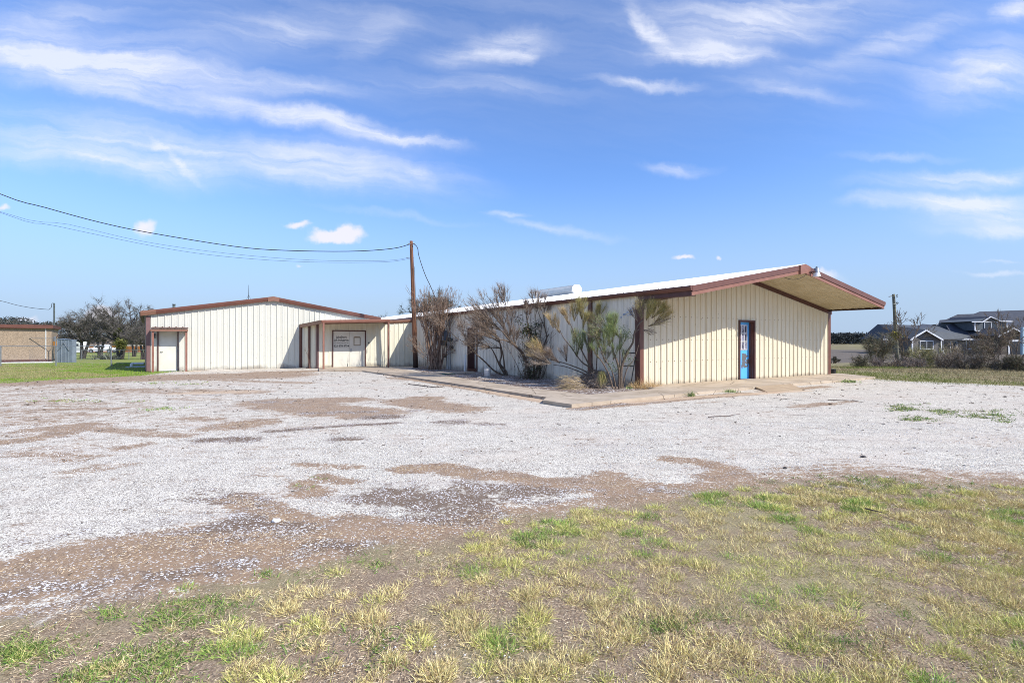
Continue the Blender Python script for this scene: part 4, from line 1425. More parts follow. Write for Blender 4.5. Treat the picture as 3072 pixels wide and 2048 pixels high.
def sprout(out, rs, n, minlev, ln, wd, cols, spread=.6, upb=.3, tmin=.2):
    """many fine twigs along the last levels; returns arrays for blades"""
    segs = []
    for pts, rad, lev in out:
        if lev >= minlev:
            k0 = int(len(pts) * tmin)
            for a, b in zip(pts[k0:-1], pts[k0 + 1:]): segs.append((a, b))
    A = np.array([tuple(a) for a, b in segs]); B = np.array([tuple(b) for a, b in segs])
    i = rs.randint(0, len(A), n); t = rs.rand(n, 1)
    Pp = A[i] * (1 - t) + B[i] * t
    T = B[i] - A[i]; T /= np.linalg.norm(T, axis=1, keepdims=True) + 1e-9
    Dd = T + rs.normal(size=(n, 3)) * spread; Dd[:, 2] += upb
    Lh = ln * rs.uniform(.4, 1.3, n)
    c = np.array(cols)[rs.randint(0, len(cols), n)] * rs.uniform(.7, 1.25, (n, 1))
    return Pp, Dd, Lh, wd * rs.uniform(.7, 1.3, n), c


def polyst(pts, r0, r1, lev=0):
    """smooth a hand-placed limb"""
    out = []
    n = len(pts)
    P = [pts[0]] + list(pts) + [pts[-1]]
    for i in range(1, n):
        for k in range(4):
            t = k / 4
            a, b, c, d = P[i - 1], P[i], P[i + 1], P[i + 2]
            out.append(.5 * ((2 * b) + (c - a) * t + (2 * a - 5 * b + 4 * c - d) * t * t + (3 * b - a - 3 * c + d) * t ** 3))
    out.append(pts[-1])
    m = len(out) - 1
    return (out, [r0 + (r1 - r0) * i / m for i in range(m + 1)], lev)


BARK = [(.27, .19, .135), (.19, .13, .095), (.36, .26, .19)]
GREY = [(.34, .28, .23), (.22, .185, .155), (.44, .36, .30)]
OLIVE = [(.50, .43, .16), (.40, .37, .13), (.60, .48, .22), (.30, .30, .12)]
ORNG = [(.58, .42, .21), (.50, .38, .17), (.64, .49, .28)]
GRN = [(.22, .31, .11), (.30, .37, .14), (.17, .24, .09), (.40, .41, .18)]


def cat_arr(*arrs):
    return [np.concatenate([a[i] for a in arrs]) for i in range(5)]


def fuzz(rs, p, d, n, ln, wd, cols, rad=.12, spread=.35):
    Pp = np.array([tuple(p)] * n) + rs.normal(size=(n, 3)) * rad
    Dd = np.array([tuple(d)] * n) + rs.normal(size=(n, 3)) * spread
    c = np.array(cols)[rs.randint(0, len(cols), n)] * rs.uniform(.7, 1.25, (n, 1))
    return Pp, Dd, ln * rs.uniform(.5, 1.25, n), wd * rs.uniform(.7, 1.3, n), c


# ---- crape myrtle behind the pole
def crape():
    r = random.Random(4); rs = np.random.RandomState(4)
    b = gp(1306, 1110, .02)
    b = up(W(1306, 1019, 26.0), .02)
    e = empty('multi_stem_shrub', b, 'tall bare multi-stemmed shrub with upright brown stems beside the utility pole', 'shrub', 'bare bushes along the side wall')
    out = []
    for i in range(38):
        a = r.uniform(0, 6.28); rr = r.uniform(.05, .42)
        p = b + V(math.cos(a) * rr, math.sin(a) * rr * .6, 0)
        tgt = b + V(r.uniform(-1.05, .95), r.uniform(-.7, .4), r.uniform(2.6, 3.5))
        L = (tgt - p).length
        grow(out, r, p, tgt - p + V(0, 0, .3), L * .78, r.uniform(.018, .036), 0,
             dict(nch=[5, 3, 2], ang=24, ratio=.40, up=.05, wob=.07, maxlev=3, seg=.3, taper=.5, t0=.5, rmin=.0055))
    for sx in (-1, 1):
        for i in range(3):
            grow(out, r, b, V(sx * r.uniform(.6, .9), -.3, 1), 1.4, .018, 0, dict(nch=[5, 3, 2], ang=30, ratio=.4, up=.03, wob=.08, maxlev=3, seg=.3, taper=.5, t0=.4, rmin=.005))
    limbs_mesh('stem', out, M['bark_pale'], e)
    a = sprout(out, rs, 4200, 2, .20, .009, BARK + GREY, .5, .3)
    blades('twig', *a, parent=e, rs=rs, segs=1)


crape()


def bush_left():
    r = random.Random(14); rs = np.random.RandomState(14)
    Z = 21.6
    b = up(W(1514, 1019, Z), .02)
    e = empty('bare_shrub', b, 'low bare shrub with one long dark branch reaching left past the side door', 'shrub', 'bare bushes along the side wall')
    w = lambda x, y, dz=0: W(x, y, Z + dz)
    main = [polyst([b, w(1483, 1112), w(1455, 1085), w(1425, 1058, -.2), w(1402, 1033, -.4), w(1368, 1012, -.4)], .045, .010),
            polyst([b + V(.05, 0, 0), w(1500, 1098, -.1), w(1484, 1062, -.3), w(1473, 1043, -.3)], .05, .018),
            polyst([b + V(.1, 0, 0), w(1517, 1112), w(1500, 1090), w(1504, 1068), w(1502, 1045), w(1496, 1010)], .05, .020),
            polyst([b + V(.02, 0, 0), w(1512, 1085), w(1506, 1050, -.2), w(1500, 1028, -.3)], .04, .018)]
    out = list(main)
    for (x, y, dx, dz_, n) in ((1496, 1010, -.9, .35, 6), (1473, 1043, -.9, .25, 5), (1500, 1028, -.7, .5, 7), (1502, 1045, -.9, .15, 5), (1368, 1012, -.7, .7, 2), (1425, 1058, .1, .8, 3), (1402, 1033, -.3, .9, 3)):
        for i in range(n):
            grow(out, r, w(x, y, -.2), V(dx + r.uniform(-.4, .4), r.uniform(-.5, .3), dz_ + r.uniform(-.25, .4)), r.uniform(.5, 1.05), .011, 1,
                 dict(nch=[4, 4, 3], ang=26, ratio=.5, up=.02, wob=.09, maxlev=3, seg=.2, taper=.5, t0=.25, rmin=.0045))
    limbs_mesh('branch', out, M['bark'], e)
    blades('twig', *sprout(out, rs, 7500, 1, .26, .0062, BARK + GREY, .45, .25), parent=e, rs=rs, segs=1)


bush_left()


def bush_big():
    r = random.Random(24); rs = np.random.RandomState(24)
    Z = 19.9
    b = up(W(1592, 1019, Z), .02)
    e = empty('bare_shrub', b, 'large spreading bare bush with thick leaning trunk and dark leafy clumps at mid wall', 'shrub', 'bare bushes along the side wall')
    w = lambda x, y, dz=0: W(x, y, Z + dz)
    out = [polyst([b, w(1580, 1090), w(1566, 1058, -.1), w(1545, 1036, -.2), w(1520, 1010, -.3), w(1505, 992, -.3)], .085, .022),
           polyst([w(1545, 1036, -.2), w(1520, 1022, -.3), w(1500, 1018, -.4)], .04, .02, 1),
           polyst([w(1520, 1010, -.3), w(1512, 980, -.2), w(1525, 940, 0)], .03, .014, 1),
           polyst([b + V(.1, 0, 0), w(1602, 1095), w(1598, 1050), w(1590, 1000), w(1583, 970), w(1578, 945)], .05, .012),
           polyst([b + V(.15, 0, 0), w(1618, 1085), w(1630, 1040), w(1640, 1012), w(1635, 985), w(1632, 950)], .045, .016),
           polyst([w(1640, 1012), w(1655, 990), w(1668, 970)], .02, .010, 1), polyst([w(1635, 985), w(1622, 955), w(1612, 930)], .02, .009, 1),
           polyst([b + V(.2, -.1, 0), w(1610, 1070), w(1606, 1020), w(1608, 975), w(1606, 945)], .03, .008)]
    for i in range(22):
        p = b + V(r.uniform(-.35, .45), r.uniform(-.3, .2), 0)
        grow(out, r, p, V(r.uniform(-.5, .5), r.uniform(-.3, .2), 1), r.uniform(.6, 1.5), .016, 1, dict(nch=[3, 3, 2], ang=30, ratio=.5, up=.05, wob=.1, maxlev=3, seg=.2, taper=.5, rmin=.005))
    tips = [(1505, 992, -.9, .55, 15), (1512, 985, -.6, .8, 10), (1500, 1018, -1, .3, 9), (1525, 940, -.2, 1, 6), (1530, 1020, -.2, 1, 8), (1578, 945, 0, 1, 3),
            (1632, 950, .1, 1, 4), (1668, 970, .6, .9, 3), (1612, 930, -.2, 1, 4), (1583, 960, .0, 1, 4), (1606, 950, .2, 1, 2), (1545, 1036, -.1, 1, 6)]
    for (x, y, dx, dz_, n) in tips:
        for i in range(n):
            grow(out, r, w(x, y, -.2), V(dx + r.uniform(-.45, .45), r.uniform(-.4, .3), dz_ + r.uniform(-.2, .4)), r.uniform(.6, 1.15) * (1 if x < 1535 else .45), .012, 1,
                 dict(nch=[5, 4, 3], ang=24, ratio=.5, up=.03, wob=.07, maxlev=3, seg=.2, taper=.5, t0=.25, rmin=.0045))
    limbs_mesh('branch', out, M['bark'], e)
    blades('twig', *sprout(out, rs, 14000, 2, .26, .0062, BARK + GREY + BARK, .42, .35), parent=e, rs=rs, segs=1)
    fz = []
    for (x, y, n, rd) in ((1582, 990, 420, .12), (1600, 1010, 300, .14), (1590, 1035, 260, .16), (1612, 975, 120, .1), (1600, 1060, 260, .2), (1565, 1000, 80, .1), (1560, 960, 60, .1), (1605, 1105, 300, .22), (1590, 1122, 320, .26)):
        fz.append(fuzz(rs, w(x, y, -.1), V(0, 0, .3), n, .075, .03, [(.055, .075, .03), (.09, .10, .04), (.05, .05, .03), (.12, .08, .05)], rd, 1.0))
    blades('leaf_clump', *cat_arr(*fz), parent=e, rs=rs, segs=2)


bush_big()


def tuft(rs, r, out, p, d, n, ln, cols, spread=.30, nst=7):
    """broom-like spray: short stems carrying very fine upright twigs"""
    sub = []
    for i in range(nst):
        grow(sub, r, p, Vector(d) + rvec(r) * spread * 1.3, ln * .75, .008, 2, dict(nch=[0, 0, 3, 0], ang=20, ratio=.6, up=.04, wob=.05, maxlev=3, seg=.15, taper=.5, rmin=.004))
    out += sub
    return sprout(sub, rs, int(n * 1.1), 2, ln * .50, .0046, cols, .34, .26, 0)


def broom_bush():
    r = random.Random(31); rs = np.random.RandomState(31)
    Z = 17.3
    b = up(W(1788, 1019, Z), .02)
    e = empty('broom_shrub', b, 'sparse straw-yellow broom-like bush in front of the brown wall post', 'shrub', 'broom bushes near the shed corner')
    w = lambda x, y, dz=0: W(x, y, Z + dz)
    out = [polyst([b, w(1772, 1105), w(1742, 1045), w(1722, 998), w(1708, 965)], .034, .010),
           polyst([b, w(1778, 1100), w(1768, 1050), w(1752, 1000), w(1748, 945)], .028, .009),
           polyst([b, w(1775, 1108), w(1745, 1085), w(1712, 1040), w(1690, 1012), w(1680, 990, .3)], .03, .010),
           polyst([b, w(1762, 1118), w(1730, 1102), w(1690, 1088), w(1650, 1078, .2)], .028, .011),
           polyst([b, w(1760, 1125), w(1722, 1108), w(1690, 1098), w(1660, 1094, .2)], .024, .010),
           polyst([b, w(1790, 1090), w(1792, 1040), w(1786, 990), w(1790, 950)], .024, .009)]
    A = []
    for (x, y, dx, dz_, n, ln, cols) in ((1708, 975, -.25, 1, 900, .50, ORNG), (1722, 965, .1, 1, 900, .50, ORNG + OLIVE), (1745, 958, 0, 1, 1000, .62, OLIVE), (1748, 985, .1, 1, 800, .45, OLIVE),
                                    (1765, 985, .2, 1, 700, .40, ORNG + OLIVE), (1790, 965, .15, 1, 1100, .50, OLIVE), (1782, 990, .2, 1, 500, .45, OLIVE + ORNG), (1680, 1000, -.5, 1, 500, .45, ORNG), (1660, 985, -.2, 1, 700, .42, ORNG),
                                    (1640, 1078, -1, .35, 900, .55, ORNG + GREY), (1655, 1090, -1, .2, 1000, .60, GREY), (1680, 1090, -.8, .6, 1100, .55, GREY + BARK), (1640, 1065, -.9, .7, 900, .5, ORNG), (1620, 1065, -.7, .8, 700, .45, ORNG + OLIVE),
                                    (1700, 1085, -.3, 1, 700, .45, GREY), (1730, 1070, -.1, .9, 500, .60, GRN), (1745, 1050, 0, 1, 500, .5, GRN), (1765, 1060, .1, 1, 450, .55, GRN), (1722, 1035, -.1, 1, 350, .45, OLIVE + GRN)):
        A.append(tuft(rs, r, out, w(x, y), V(dx, r.uniform(-.2, .2), dz_), n, ln, cols))
    limbs_mesh('branch', out, M['bark'], e)
    blades('twig', *cat_arr(*A), parent=e, rs=rs, segs=1)


broom_bush()


def corner_bush():
    r = random.Random(41); rs = np.random.RandomState(41)
    Z = 15.75
    b = up(W(1858, 1019, Z), .02)
    e = empty('broom_shrub', b, 'green and olive broom bush whose crooked trunk leans round the shed corner', 'shrub', 'broom bushes near the shed corner')
    w = lambda x, y, dz=0: W(x, y, Z + dz)
    out = [polyst([b, w(1857, 1110), w(1848, 1075), w(1840, 1055), w(1838, 1030), w(1842, 1000)], .042, .014),
           polyst([b + V(.06, 0, 0), w(1864, 1110), w(1872, 1080), w(1884, 1052), w(1898, 1028), w(1903, 1000), w(1914, 975), w(1930, 960)], .045, .020),
           polyst([w(1903, 1000), w(1914, 990), w(1930, 983)], .014, .008, 1),
           polyst([b + V(.1, 0, 0), w(1880, 1108), w(1900, 1080), w(1913, 1045), w(1922, 1000)], .018, .008),
           polyst([b, w(1860, 1080), w(1859, 1040), w(1860, 1000)], .026, .012),
           polyst([b - V(.2, 0, 0), w(1825, 1120), w(1806, 1085), w(1790, 1065)], .03, .014), polyst([b - V(.1, 0, 0), w(1835, 1110), w(1810, 1070), w(1800, 1040)], .024, .012)]
    A = []
    for (x, y, dx, dz_, n, ln, cols) in ((1812, 1060, -.1, 1, 1000, .60, GRN), (1798, 1045, -.2, 1, 900, .50, GRN + ORNG), (1828, 1040, 0, 1, 1100, .55, GRN), (1842, 1010, -.2, 1, 1200, .55, GRN), (1838, 990, .1, 1, 800, .42, GRN),
                                    (1822, 1000, -.9, .45, 500, .50, GRN + GREY), (1858, 1010, -.7, .8, 800, .45, GRN), (1840, 1080, .1, 1, 700, .40, GRN), (1815, 1090, .1, 1, 600, .35, GRN + BARK), (1860, 1050, .2, 1, 500, .5, GRN),
                                    (1805, 1020, -.7, .5, 350, .5, GREY + GRN), (1872, 1085, .2, 1, 250, .35, GRN), (1825, 985, -.8, .7, 350, .4, GREY + GRN), (1795, 1075, -.3, 1, 500, .4, GRN),
                                    (1938, 962, .35, .9, 1500, .52, OLIVE), (1955, 955, .6, .8, 1500, .50, OLIVE), (1965, 965, .9, .45, 1100, .48, OLIVE + ORNG), (1925, 960, -.1, 1, 900, .5, OLIVE + GREY), (1945, 978, .9, .2, 500, .60, GREY + OLIVE),
                                    (1913, 965, -.4, 1, 350, .42, GREY), (1930, 990, .7, -.25, 150, .35, GREY), (1970, 945, .5, .9, 900, .36, OLIVE)):
        A.append(tuft(rs, r, out, w(x, y), V(dx, r.uniform(-.15, .2), dz_), int(n * .8), ln, cols))
    limbs_mesh('branch', out, M['bark'], e)
    blades('twig', *cat_arr(*A), parent=e, rs=rs, segs=1)
    fz = [fuzz(rs, w(x, y), V(0, 0, .6), n, .05, .018, [(.12, .17, .07), (.18, .22, .09)], .08, .8) for (x, y, n) in ((1870, 985, 60), (1890, 1010, 60), (1890, 1085, 60), (1880, 1000, 40), (1845, 1105, 60), (1830, 1095, 60))]
    blades('leaf_clump', *cat_arr(*fz), parent=e, rs=rs)


corner_bush()


def branch_pile():
    r = random.Random(51)
    c = gp(1795, 1150, .03)
    out = []
    for i in range(130):
        p = c + V(r.uniform(-.25, .45), r.uniform(-.2, .25), r.uniform(.18, .52))
        q = gp(r.uniform(1660, 1815), r.uniform(1150, 1172), .04)
        L = (q - p).length * r.uniform(.6, 1.05)
        grow(out, r, p, q - p + V(0, 0, .35), L, r.uniform(.007, .013), 1, dict(nch=[0, 3, 2], ang=14, ratio=.45, up=-.05, wob=.04, maxlev=2, seg=.2, taper=.4, rmin=.003))
    for i in range(90):
        p = c + V(r.uniform(.2, 1.05), r.uniform(-.35, .35), r.uniform(.05, .30))
        grow(out, r, p, V(r.uniform(-1, 1), r.uniform(-.7, .4), r.uniform(-.15, .25)), r.uniform(.25, .6), r.uniform(.006, .012), 1, dict(nch=[0, 2, 1], ang=35, ratio=.5, up=-.05, wob=.12, maxlev=2, seg=.1, taper=.5, rmin=.003))
    mb = MB()
    for pts, rad, lev in out: mb.tube([V(p.x, p.y, max(p.z, .03)) for p in pts], rad, 4, cap=False)
    o = mb.build('brush_pile', mat('dead_wood', (.32, .25, .20), (.14, .10, .08), rough=.9, scale=9))
    tag(o, 'heap of grey dead branches fanned over the ground at the foot of the broom bushes', 'brush pile')
    rs = np.random.RandomState(3)
    a = fuzz(rs, gp(1722, 1163, .06), V(-1, -.3, .1), 2200, .35, .006, GREY + ORNG, .16, .3)
    b = fuzz(rs, gp(1790, 1160, .05), V(-.5, -.3, .1), 1400, .3, .006, GREY + BARK, .22, .6)
    blades('dry_twig_litter', *cat_arr(a, b), parent=o, rs=rs, segs=1)
    # drooping pale green sprig
    a = fuzz(rs, W(1806, 1122, 15.9), V(0, 0, -1), 500, .30, .006, OLIVE, .05, .18)
    o2 = blades('green_sprig', *a, rs=rs, segs=1)
    tag(o2, 'drooping pale green sprig hanging in front of the dead branch heap', 'sprig')


branch_pile()


def tufts_and_weeds():
    rs = np.random.RandomState(61)
    def clump(name, pts, ln, wd, cols, label, cat, n=90, rad=.07, spread=.55, group=None, segs=2):
        arr = []
        for (x, y, k) in pts:
            p = gp(x, y, .02)
            arr.append(fuzz(rs, p, V(0, 0, 1), int(n * k), ln, wd, cols, rad, spread))
        a = cat_arr(*arr); a[0][:, 2] = .02
        o = blades(name, *a, rs=rs, segs=segs, bend=.5)
        return tag(o, label, cat, group)
    straw = [(.62, .42, .20), (.52, .34, .14), (.70, .52, .28)]
    clump('dry_grass_clump', [(1925, 1166, 1.2), (1945, 1166, 1), (1962, 1164, .8), (1905, 1163, .8), (1890, 1155, .7), (1875, 1150, .6), (1935, 1160, 1)], .34, .006, straw, 'golden dry grass clump at the foot of the shed corner', 'grass clump', 200, .10, .6)
    clump('weed', [(2075, 1188, 1.5)], .16, .012, GRN, 'small green weed rooted at the porch edge below the front wall', 'weed', 60, .05, .35)
    clump('weed', [(2190, 1175, 2)], .10, .016, GRN, 'low green weed against the porch edge left of the ramp', 'weed', 60, .10, .8)
    clump('weed', [(2547, 1145, 2.4)], .10, .02, GRN, 'bright green weed at the right end of the porch slab', 'weed', 90, .14, .9)
    clump('weed', [(1926, 1187, 1)], .09, .014, GRN, 'tiny green weed in the gravel beside the porch slab corner', 'weed', 50, .07, .8)
    clump('weed', [(1886, 1166, 1)], .10, .016, GRN, 'small dark green weed beside the golden dry grass clump', 'weed', 60, .05, .8)


tufts_and_weeds()


def sapling():
    r = random.Random(7)
    b = gp(932, 1104, .0); e = []
    b = up(W(931, 1019, 26.9), 0)
    grow(e, r, b, V(-.12, 0, 1), 1.1, .011, 0, dict(nch=[4, 2, 0], ang=30, ratio=.4, up=.04, wob=.12, maxlev=2, seg=.12, taper=.4, rmin=.004))
    mb = MB()
    for pts, rad, lev in e: mb.tube(pts, rad, 4, cap=False)
    tag(mb.build('sapling', M['bark_pale']), 'thin leafless sapling against the side of the entrance wing', 'sapling')


sapling()


# ------------------------------------------------------------------ SMALL OBJECTS near the buildings
def pole():
    b = up(W(1247.5, 1019, 27.66), -.15); t = W(1233.6, 723, 27.6)
    e = empty('utility_pole', b, 'tall weathered brown wooden utility pole standing beside the bare multi-stem shrub', 'utility pole')
    mb = MB()
    n = 14
    mb.tube([b.lerp(t, i / n) for i in range(n + 1)], [.145 - .06 * (i / n) for i in range(n + 1)], 14)
    m, nt, N, L, bb = nodes_of('creosote_pole')
    g = N.new('ShaderNodeNewGeometry'); sp = N.new('ShaderNodeSeparateXYZ'); L.new(g.outputs['Position'], sp.inputs[0])
    mp = N.new('ShaderNodeMapping'); mp.inputs['Scale'].default_value = (14, 14, .8); L.new(g.outputs['Position'], mp.inputs[0])
    no = N.new('ShaderNodeTexNoise'); no.inputs['Scale'].default_value = 1.4; no.inputs['Detail'].default_value = 6; L.new(mp.outputs[0], no.inputs['Vector'])
    ma = N.new('ShaderNodeMath'); ma.operation = 'MULTIPLY_ADD'; L.new(no.outputs['Fac'], ma.inputs[0]); ma.inputs[1].default_value = 1.5; L.new(sp.outputs[2], ma.inputs[2])
    r = N.new('ShaderNodeMapRange'); r.inputs['From Min'].default_value = 1.0; r.inputs['From Max'].default_value = 2.6; L.new(ma.outputs[0], r.inputs['Value'])
    c = N.new('ShaderNodeMix'); c.data_type = 'RGBA'; c.inputs['A'].default_value = (.020, .010, .007, 1); c.inputs['B'].default_value = (.20, .085, .042, 1)
    L.new(r.outputs[0], c.inputs['Factor'])
    r2 = N.new('ShaderNodeMapRange'); r2.inputs['From Min'].default_value = .45; r2.inputs['From Max'].default_value = .7; L.new(no.outputs['Fac'], r2.inputs['Value'])
    c2 = N.new('ShaderNodeMix'); c2.data_type = 'RGBA'; c2.inputs['B'].default_value = (.055, .028, .018, 1); L.new(c.outputs['Result'], c2.inputs['A']); L.new(r2.outputs[0], c2.inputs['Factor'])
    L.new(c2.outputs['Result'], bb.inputs['Base Color']); bb.inputs['Roughness'].default_value = .85
    bp = N.new('ShaderNodeBump'); bp.inputs['Strength'].default_value = .5; bp.inputs['Distance'].default_value = .02; L.new(no.outputs['Fac'], bp.inputs['Height']); L.new(bp.outputs[0], bb.inputs['Normal'])
    mb.build('pole_shaft', m, e, True)
    mb = MB(); q = W(1237, 772.5, 27.55); mb.tube([q - V(.35, 0, 0), q + V(.10, 0, 0)], .012, 6); mb.build('guy_hook', M['galv'], e)
    mb = MB(); q = W(1231, 731, 27.5); mb.tube([q, q + V(-.12, -.05, -.02)], .022, 8); mb.build('insulator', M['galv'], e)
    mb = MB(); q = W(1240, 731, 27.5); mb.tube([q, q + V(.10, -.05, -.02)], .022, 8); mb.build('insulator', M['galv'], e)
    mb = MB(); mb.tube([W(1243, 800, 27.48), W(1250, 960, 27.48), W(1252, 1060, 27.46)], .012, 6); mb.build('ground_wire', M['meter_dark'], e)


pole()


def wire(name, pts, rad, label, cat='cable', m=None):
    sm = polyst([W(*p) for p in pts], rad, rad)
    mb = MB(); mb.tube(sm[0], rad, 6)
    return tag(mb.build(name, m or M['wire'], None, True), label, cat)


wire('overhead_cable', [(-900, 150, 17.0), (-400, 400, 19.5), (0, 581.7, 22), (137, 623, 22.7), (297.6, 666.5, 23.5), (446, 697.7, 24.3), (700, 738.8, 25.4), (850, 751, 26.1), (1045, 754, 26.9), (1175, 746, 27.3), (1231, 732, 27.5)], .020,
     'thick black overhead cable sagging from the pole top to the upper left', 'cable')
wire('telephone_wire', [(-900, 290, 17.0), (0, 635, 22), (205, 673, 23), (431, 724.5, 24.3), (681, 760, 25.4), (930, 780, 26.4), (1150, 782, 27.2), (1232, 772, 27.5)], .0065,
     'upper of the two thin wires running from the pole to the left edge', 'wire')
wire('telephone_wire', [(-900, 280, 17.3), (0, 637.5, 22.2), (167, 677.5, 23), (491, 744, 24.6), (700, 772, 25.6), (930, 786, 26.4), (1150, 786, 27.2), (1233, 775, 27.55)], .0065,
     'lower of the two thin wires running from the pole to the left edge', 'wire')
wire('service_drop', [(1237, 730, 27.5), (1246, 735, 27.5), (1253, 745, 27.5), (1256, 765, 27.5), (1266, 798, 27.4), (1278, 830, 27.3), (1290, 855, 27.2), (1305, 890, 27.1), (1322, 925, 27.0), (1338, 944, 26.9)], .020,
     'black service cable dropping from the pole top to the shed eave', 'cable')


def meters():
    def wallp(px, py, out=0.0):
        s = s_of(px, C0, E1, NS * out); p = C0 + E1 * s + NS * out
        return up(p, z_of(py, p))
    e = empty('electric_meter_panel', wallp(1335, 1108), 'grey electric meter boxes and white conduit mounted on the side wall behind the shrub', 'meter panel')

    def bx(x0, x1, y0, y1, th, nm, m):
        a = wallp(x0, y1, .04); b = wallp(x1, y1, .04); z0 = a.z; z1 = wallp(x0, y0, .04).z
        mb = MB(); mb.obox(a, b - V(0, 0, b.z - a.z) - a, NS * th, V(0, 0, z1 - z0)); return mb.build(nm, m, e)
    bx(1318, 1330, 992, 1035, .16, 'meter_box', M['meter'])
    bx(1331, 1343, 992, 1021, .22, 'meter_box', M['meter'])
    bx(1334, 1342, 1023, 1036, .12, 'junction_box', M['meter_dark'])
    bx(1347, 1352, 1012, 1023, .16, 'junction_box', M['meter_dark'])
    bx(1354, 1358, 1015, 1023, .10, 'junction_box', M['meter_dark'])
    bx(1354, 1360, 1037, 1046, .12, 'junction_box', M['meter_dark'])
    bx(1331, 1338, 1061, 1071, .10, 'junction_box', M['meter_dark'])
    for (a, b, r_, m) in (((1345, 1022), (1341.5, 1110), .045, 'pvc'), ((1348, 1024), (1347.5, 1108), .028, 'pvc'), ((1352, 1045), (1351.5, 1108), .022, 'galv'), ((1340, 1036), (1339.5, 1108), .022, 'meter_dark'), ((1349, 960), (1349, 1014), .022, 'galv')):
        mb = MB(); mb.tube([wallp(*a, .09), wallp(*b, .09)], r_, 8); mb.build('conduit', M[m], e)
    mb = MB(); mb.tube([wallp(1335, 1072, .08), wallp(1330, 1079, .12), wallp(1325, 1087, .16), wallp(1324, 1096, .18), wallp(1323, 1108, .18)], [.03, .032, .034, .04, .07], 8); mb.build('drain_pipe', M['pvc'], e)
    mb = MB(); mb.tube([wallp(1397, 1064, .25), wallp(1394.5, 1113, .35)], .045, 10)
    tag(mb.build('cleanout_pipe', M['pvc']), 'short white plastic pipe standing upright left of the side door', 'pipe')


meters()


def bucket():
    p = up(W(1462, 1019, 20.6), .028)
    e = empty('plastic_bucket', p, 'dirty white plastic bucket standing on the soil beside the walk', 'bucket')
    mb = MB(); mb.tube([p + V(0, 0, z) for z in (0, .004, .36, .375)], [.115, .128, .142, .15], 20, cap=True); mb.build('bucket_body', mat('bucket_white', (.66, .68, .70), (.45, .45, .44), rough=.5, scale=7), e, True)
    mb = MB(); mb.tube([p + V(0, 0, .30), p + V(0, 0, .312)], [.147, .147], 20); mb.build('bucket_rim', M['pvc'], e)
    mb = MB(); mb.tube([p + V(.145 * math.cos(t), .145 * math.sin(t) - .02, .30 - .12 * math.sin(t if t > 0 else 0)) for t in [math.pi * i / 10 for i in range(11)]], .004, 5); mb.build('bucket_handle', M['galv'], e)
    # board under it
    a = gp(1432, 1131.5, .03)
    mb = MB(); mb.obox(a, V(.62, .10, 0), V(-.02, .09, 0), V(0, 0, .02)); tag(mb.build('wood_board', mat('board', (.55, .50, .42), rough=.8)), 'short pale board lying flat under the white bucket', 'board')
    p2 = C0 + E1 * 0 + D2 * 11.6 - NF * .0 + NF * .1
    p2 = up(W(2499, 1019, 22.3), .085)
    mb = MB(); mb.tube([p2, p2 + V(0, 0, .17)], [.105, .12], 18); mb.tube([p2 + V(0, 0, .17), p2 + V(0, 0, .18)], [.127, .127], 18)
    tag(mb.build('black_tub', M['black'], None, False), 'small black tub at the right corner of the porch', 'tub')


bucket()


def hose():
    r = random.Random(5)
    P = [gp(x, y, .045) for (x, y) in ((1306, 1118.5), (1322, 1119), (1335, 1119.8), (1347, 1121), (1353, 1119.5), (1350, 1118), (1343, 1119.5), (1356, 1121), (1372, 1119.5), (1392, 1119), (1405, 1117.5), (1398, 1116.5), (1380, 1118), (1362, 1119), (1340, 1121), (1325, 1121.5))]
    mb = MB(); mb.tube(polyst(P, .018, .018)[0], .018, 6)
    tag(mb.build('garden_hose', mat('hose_green', (.02, .10, .08), (.03, .14, .11), rough=.4)), 'dark green garden hose snaking over the soil near the side door', 'hose')


hose()


def rack():
    Z = 16.35
    w = lambda x, y, dz=0: W(x, y, Z + dz)
    e = empty('metal_rack', up(w(1885, 1019), .03), 'black metal frame rack leaning against the side wall behind the corner bush', 'rack')
    def bar(a, b, nm, r_=.014):
        mb = MB(); mb.tube([a, b], r_, 6); mb.build(nm, M['black'], e)
    bar(w(1867, 1059, .25), w(1862, 1140, -.1), 'upright'); bar(w(1909, 1057), w(1894, 1143, -.3), 'upright', .018)
    bar(w(1866, 1060, .25), w(1909, 1058), 'crossbar'); bar(w(1866, 1098, .1), w(1902, 1098, -.1), 'crossbar')
    bar(w(1830, 1132, -.1), w(1858, 1118, .1), 'brace')


rack()


def stick(name, pts, rad, label, z=.02):
    P = [gp(x, y, z) for x, y in pts]
    mb = MB(); sm = polyst(P, rad, rad * .5); mb.tube(sm[0], sm[1], 6)
    return tag(mb.build(name, mat(name + '_m', (.15, .11, .085), (.08, .06, .05), scale=12)), label, 'stick')


stick('fallen_twig', [(2125, 1250.5), (2150, 1248), (2185, 1247), (2200, 1243.5), (2221, 1241)], .010, 'long thin grey twig on the white gravel before the porch')
stick('fallen_twig', [(2362, 1246), (2390, 1245), (2417, 1245)], .006, 'straight thin twig on gravel right of the long grey twig')
stick('fallen_branch', [(1225, 1152), (1262, 1156), (1305, 1161), (1325, 1160), (1331, 1157)], .018, 'crooked dark branch lying on gravel beside the concrete walk')
stick('fallen_branch', [(2483, 1199), (2530, 1200.5), (2565, 1202), (2592, 1207)], .011, 'dead branch lying on the gravel beyond the ramp')
stick('fallen_twig', [(2595, 1524), (2620, 1530), (2645, 1536)], .008, 'short pale stick lying in the dry grass', .035)
stick('fallen_twig', [(2320, 1194), (2365, 1197), (2410, 1201)], .006, 'thin dark twig on the gravel below the ramp')


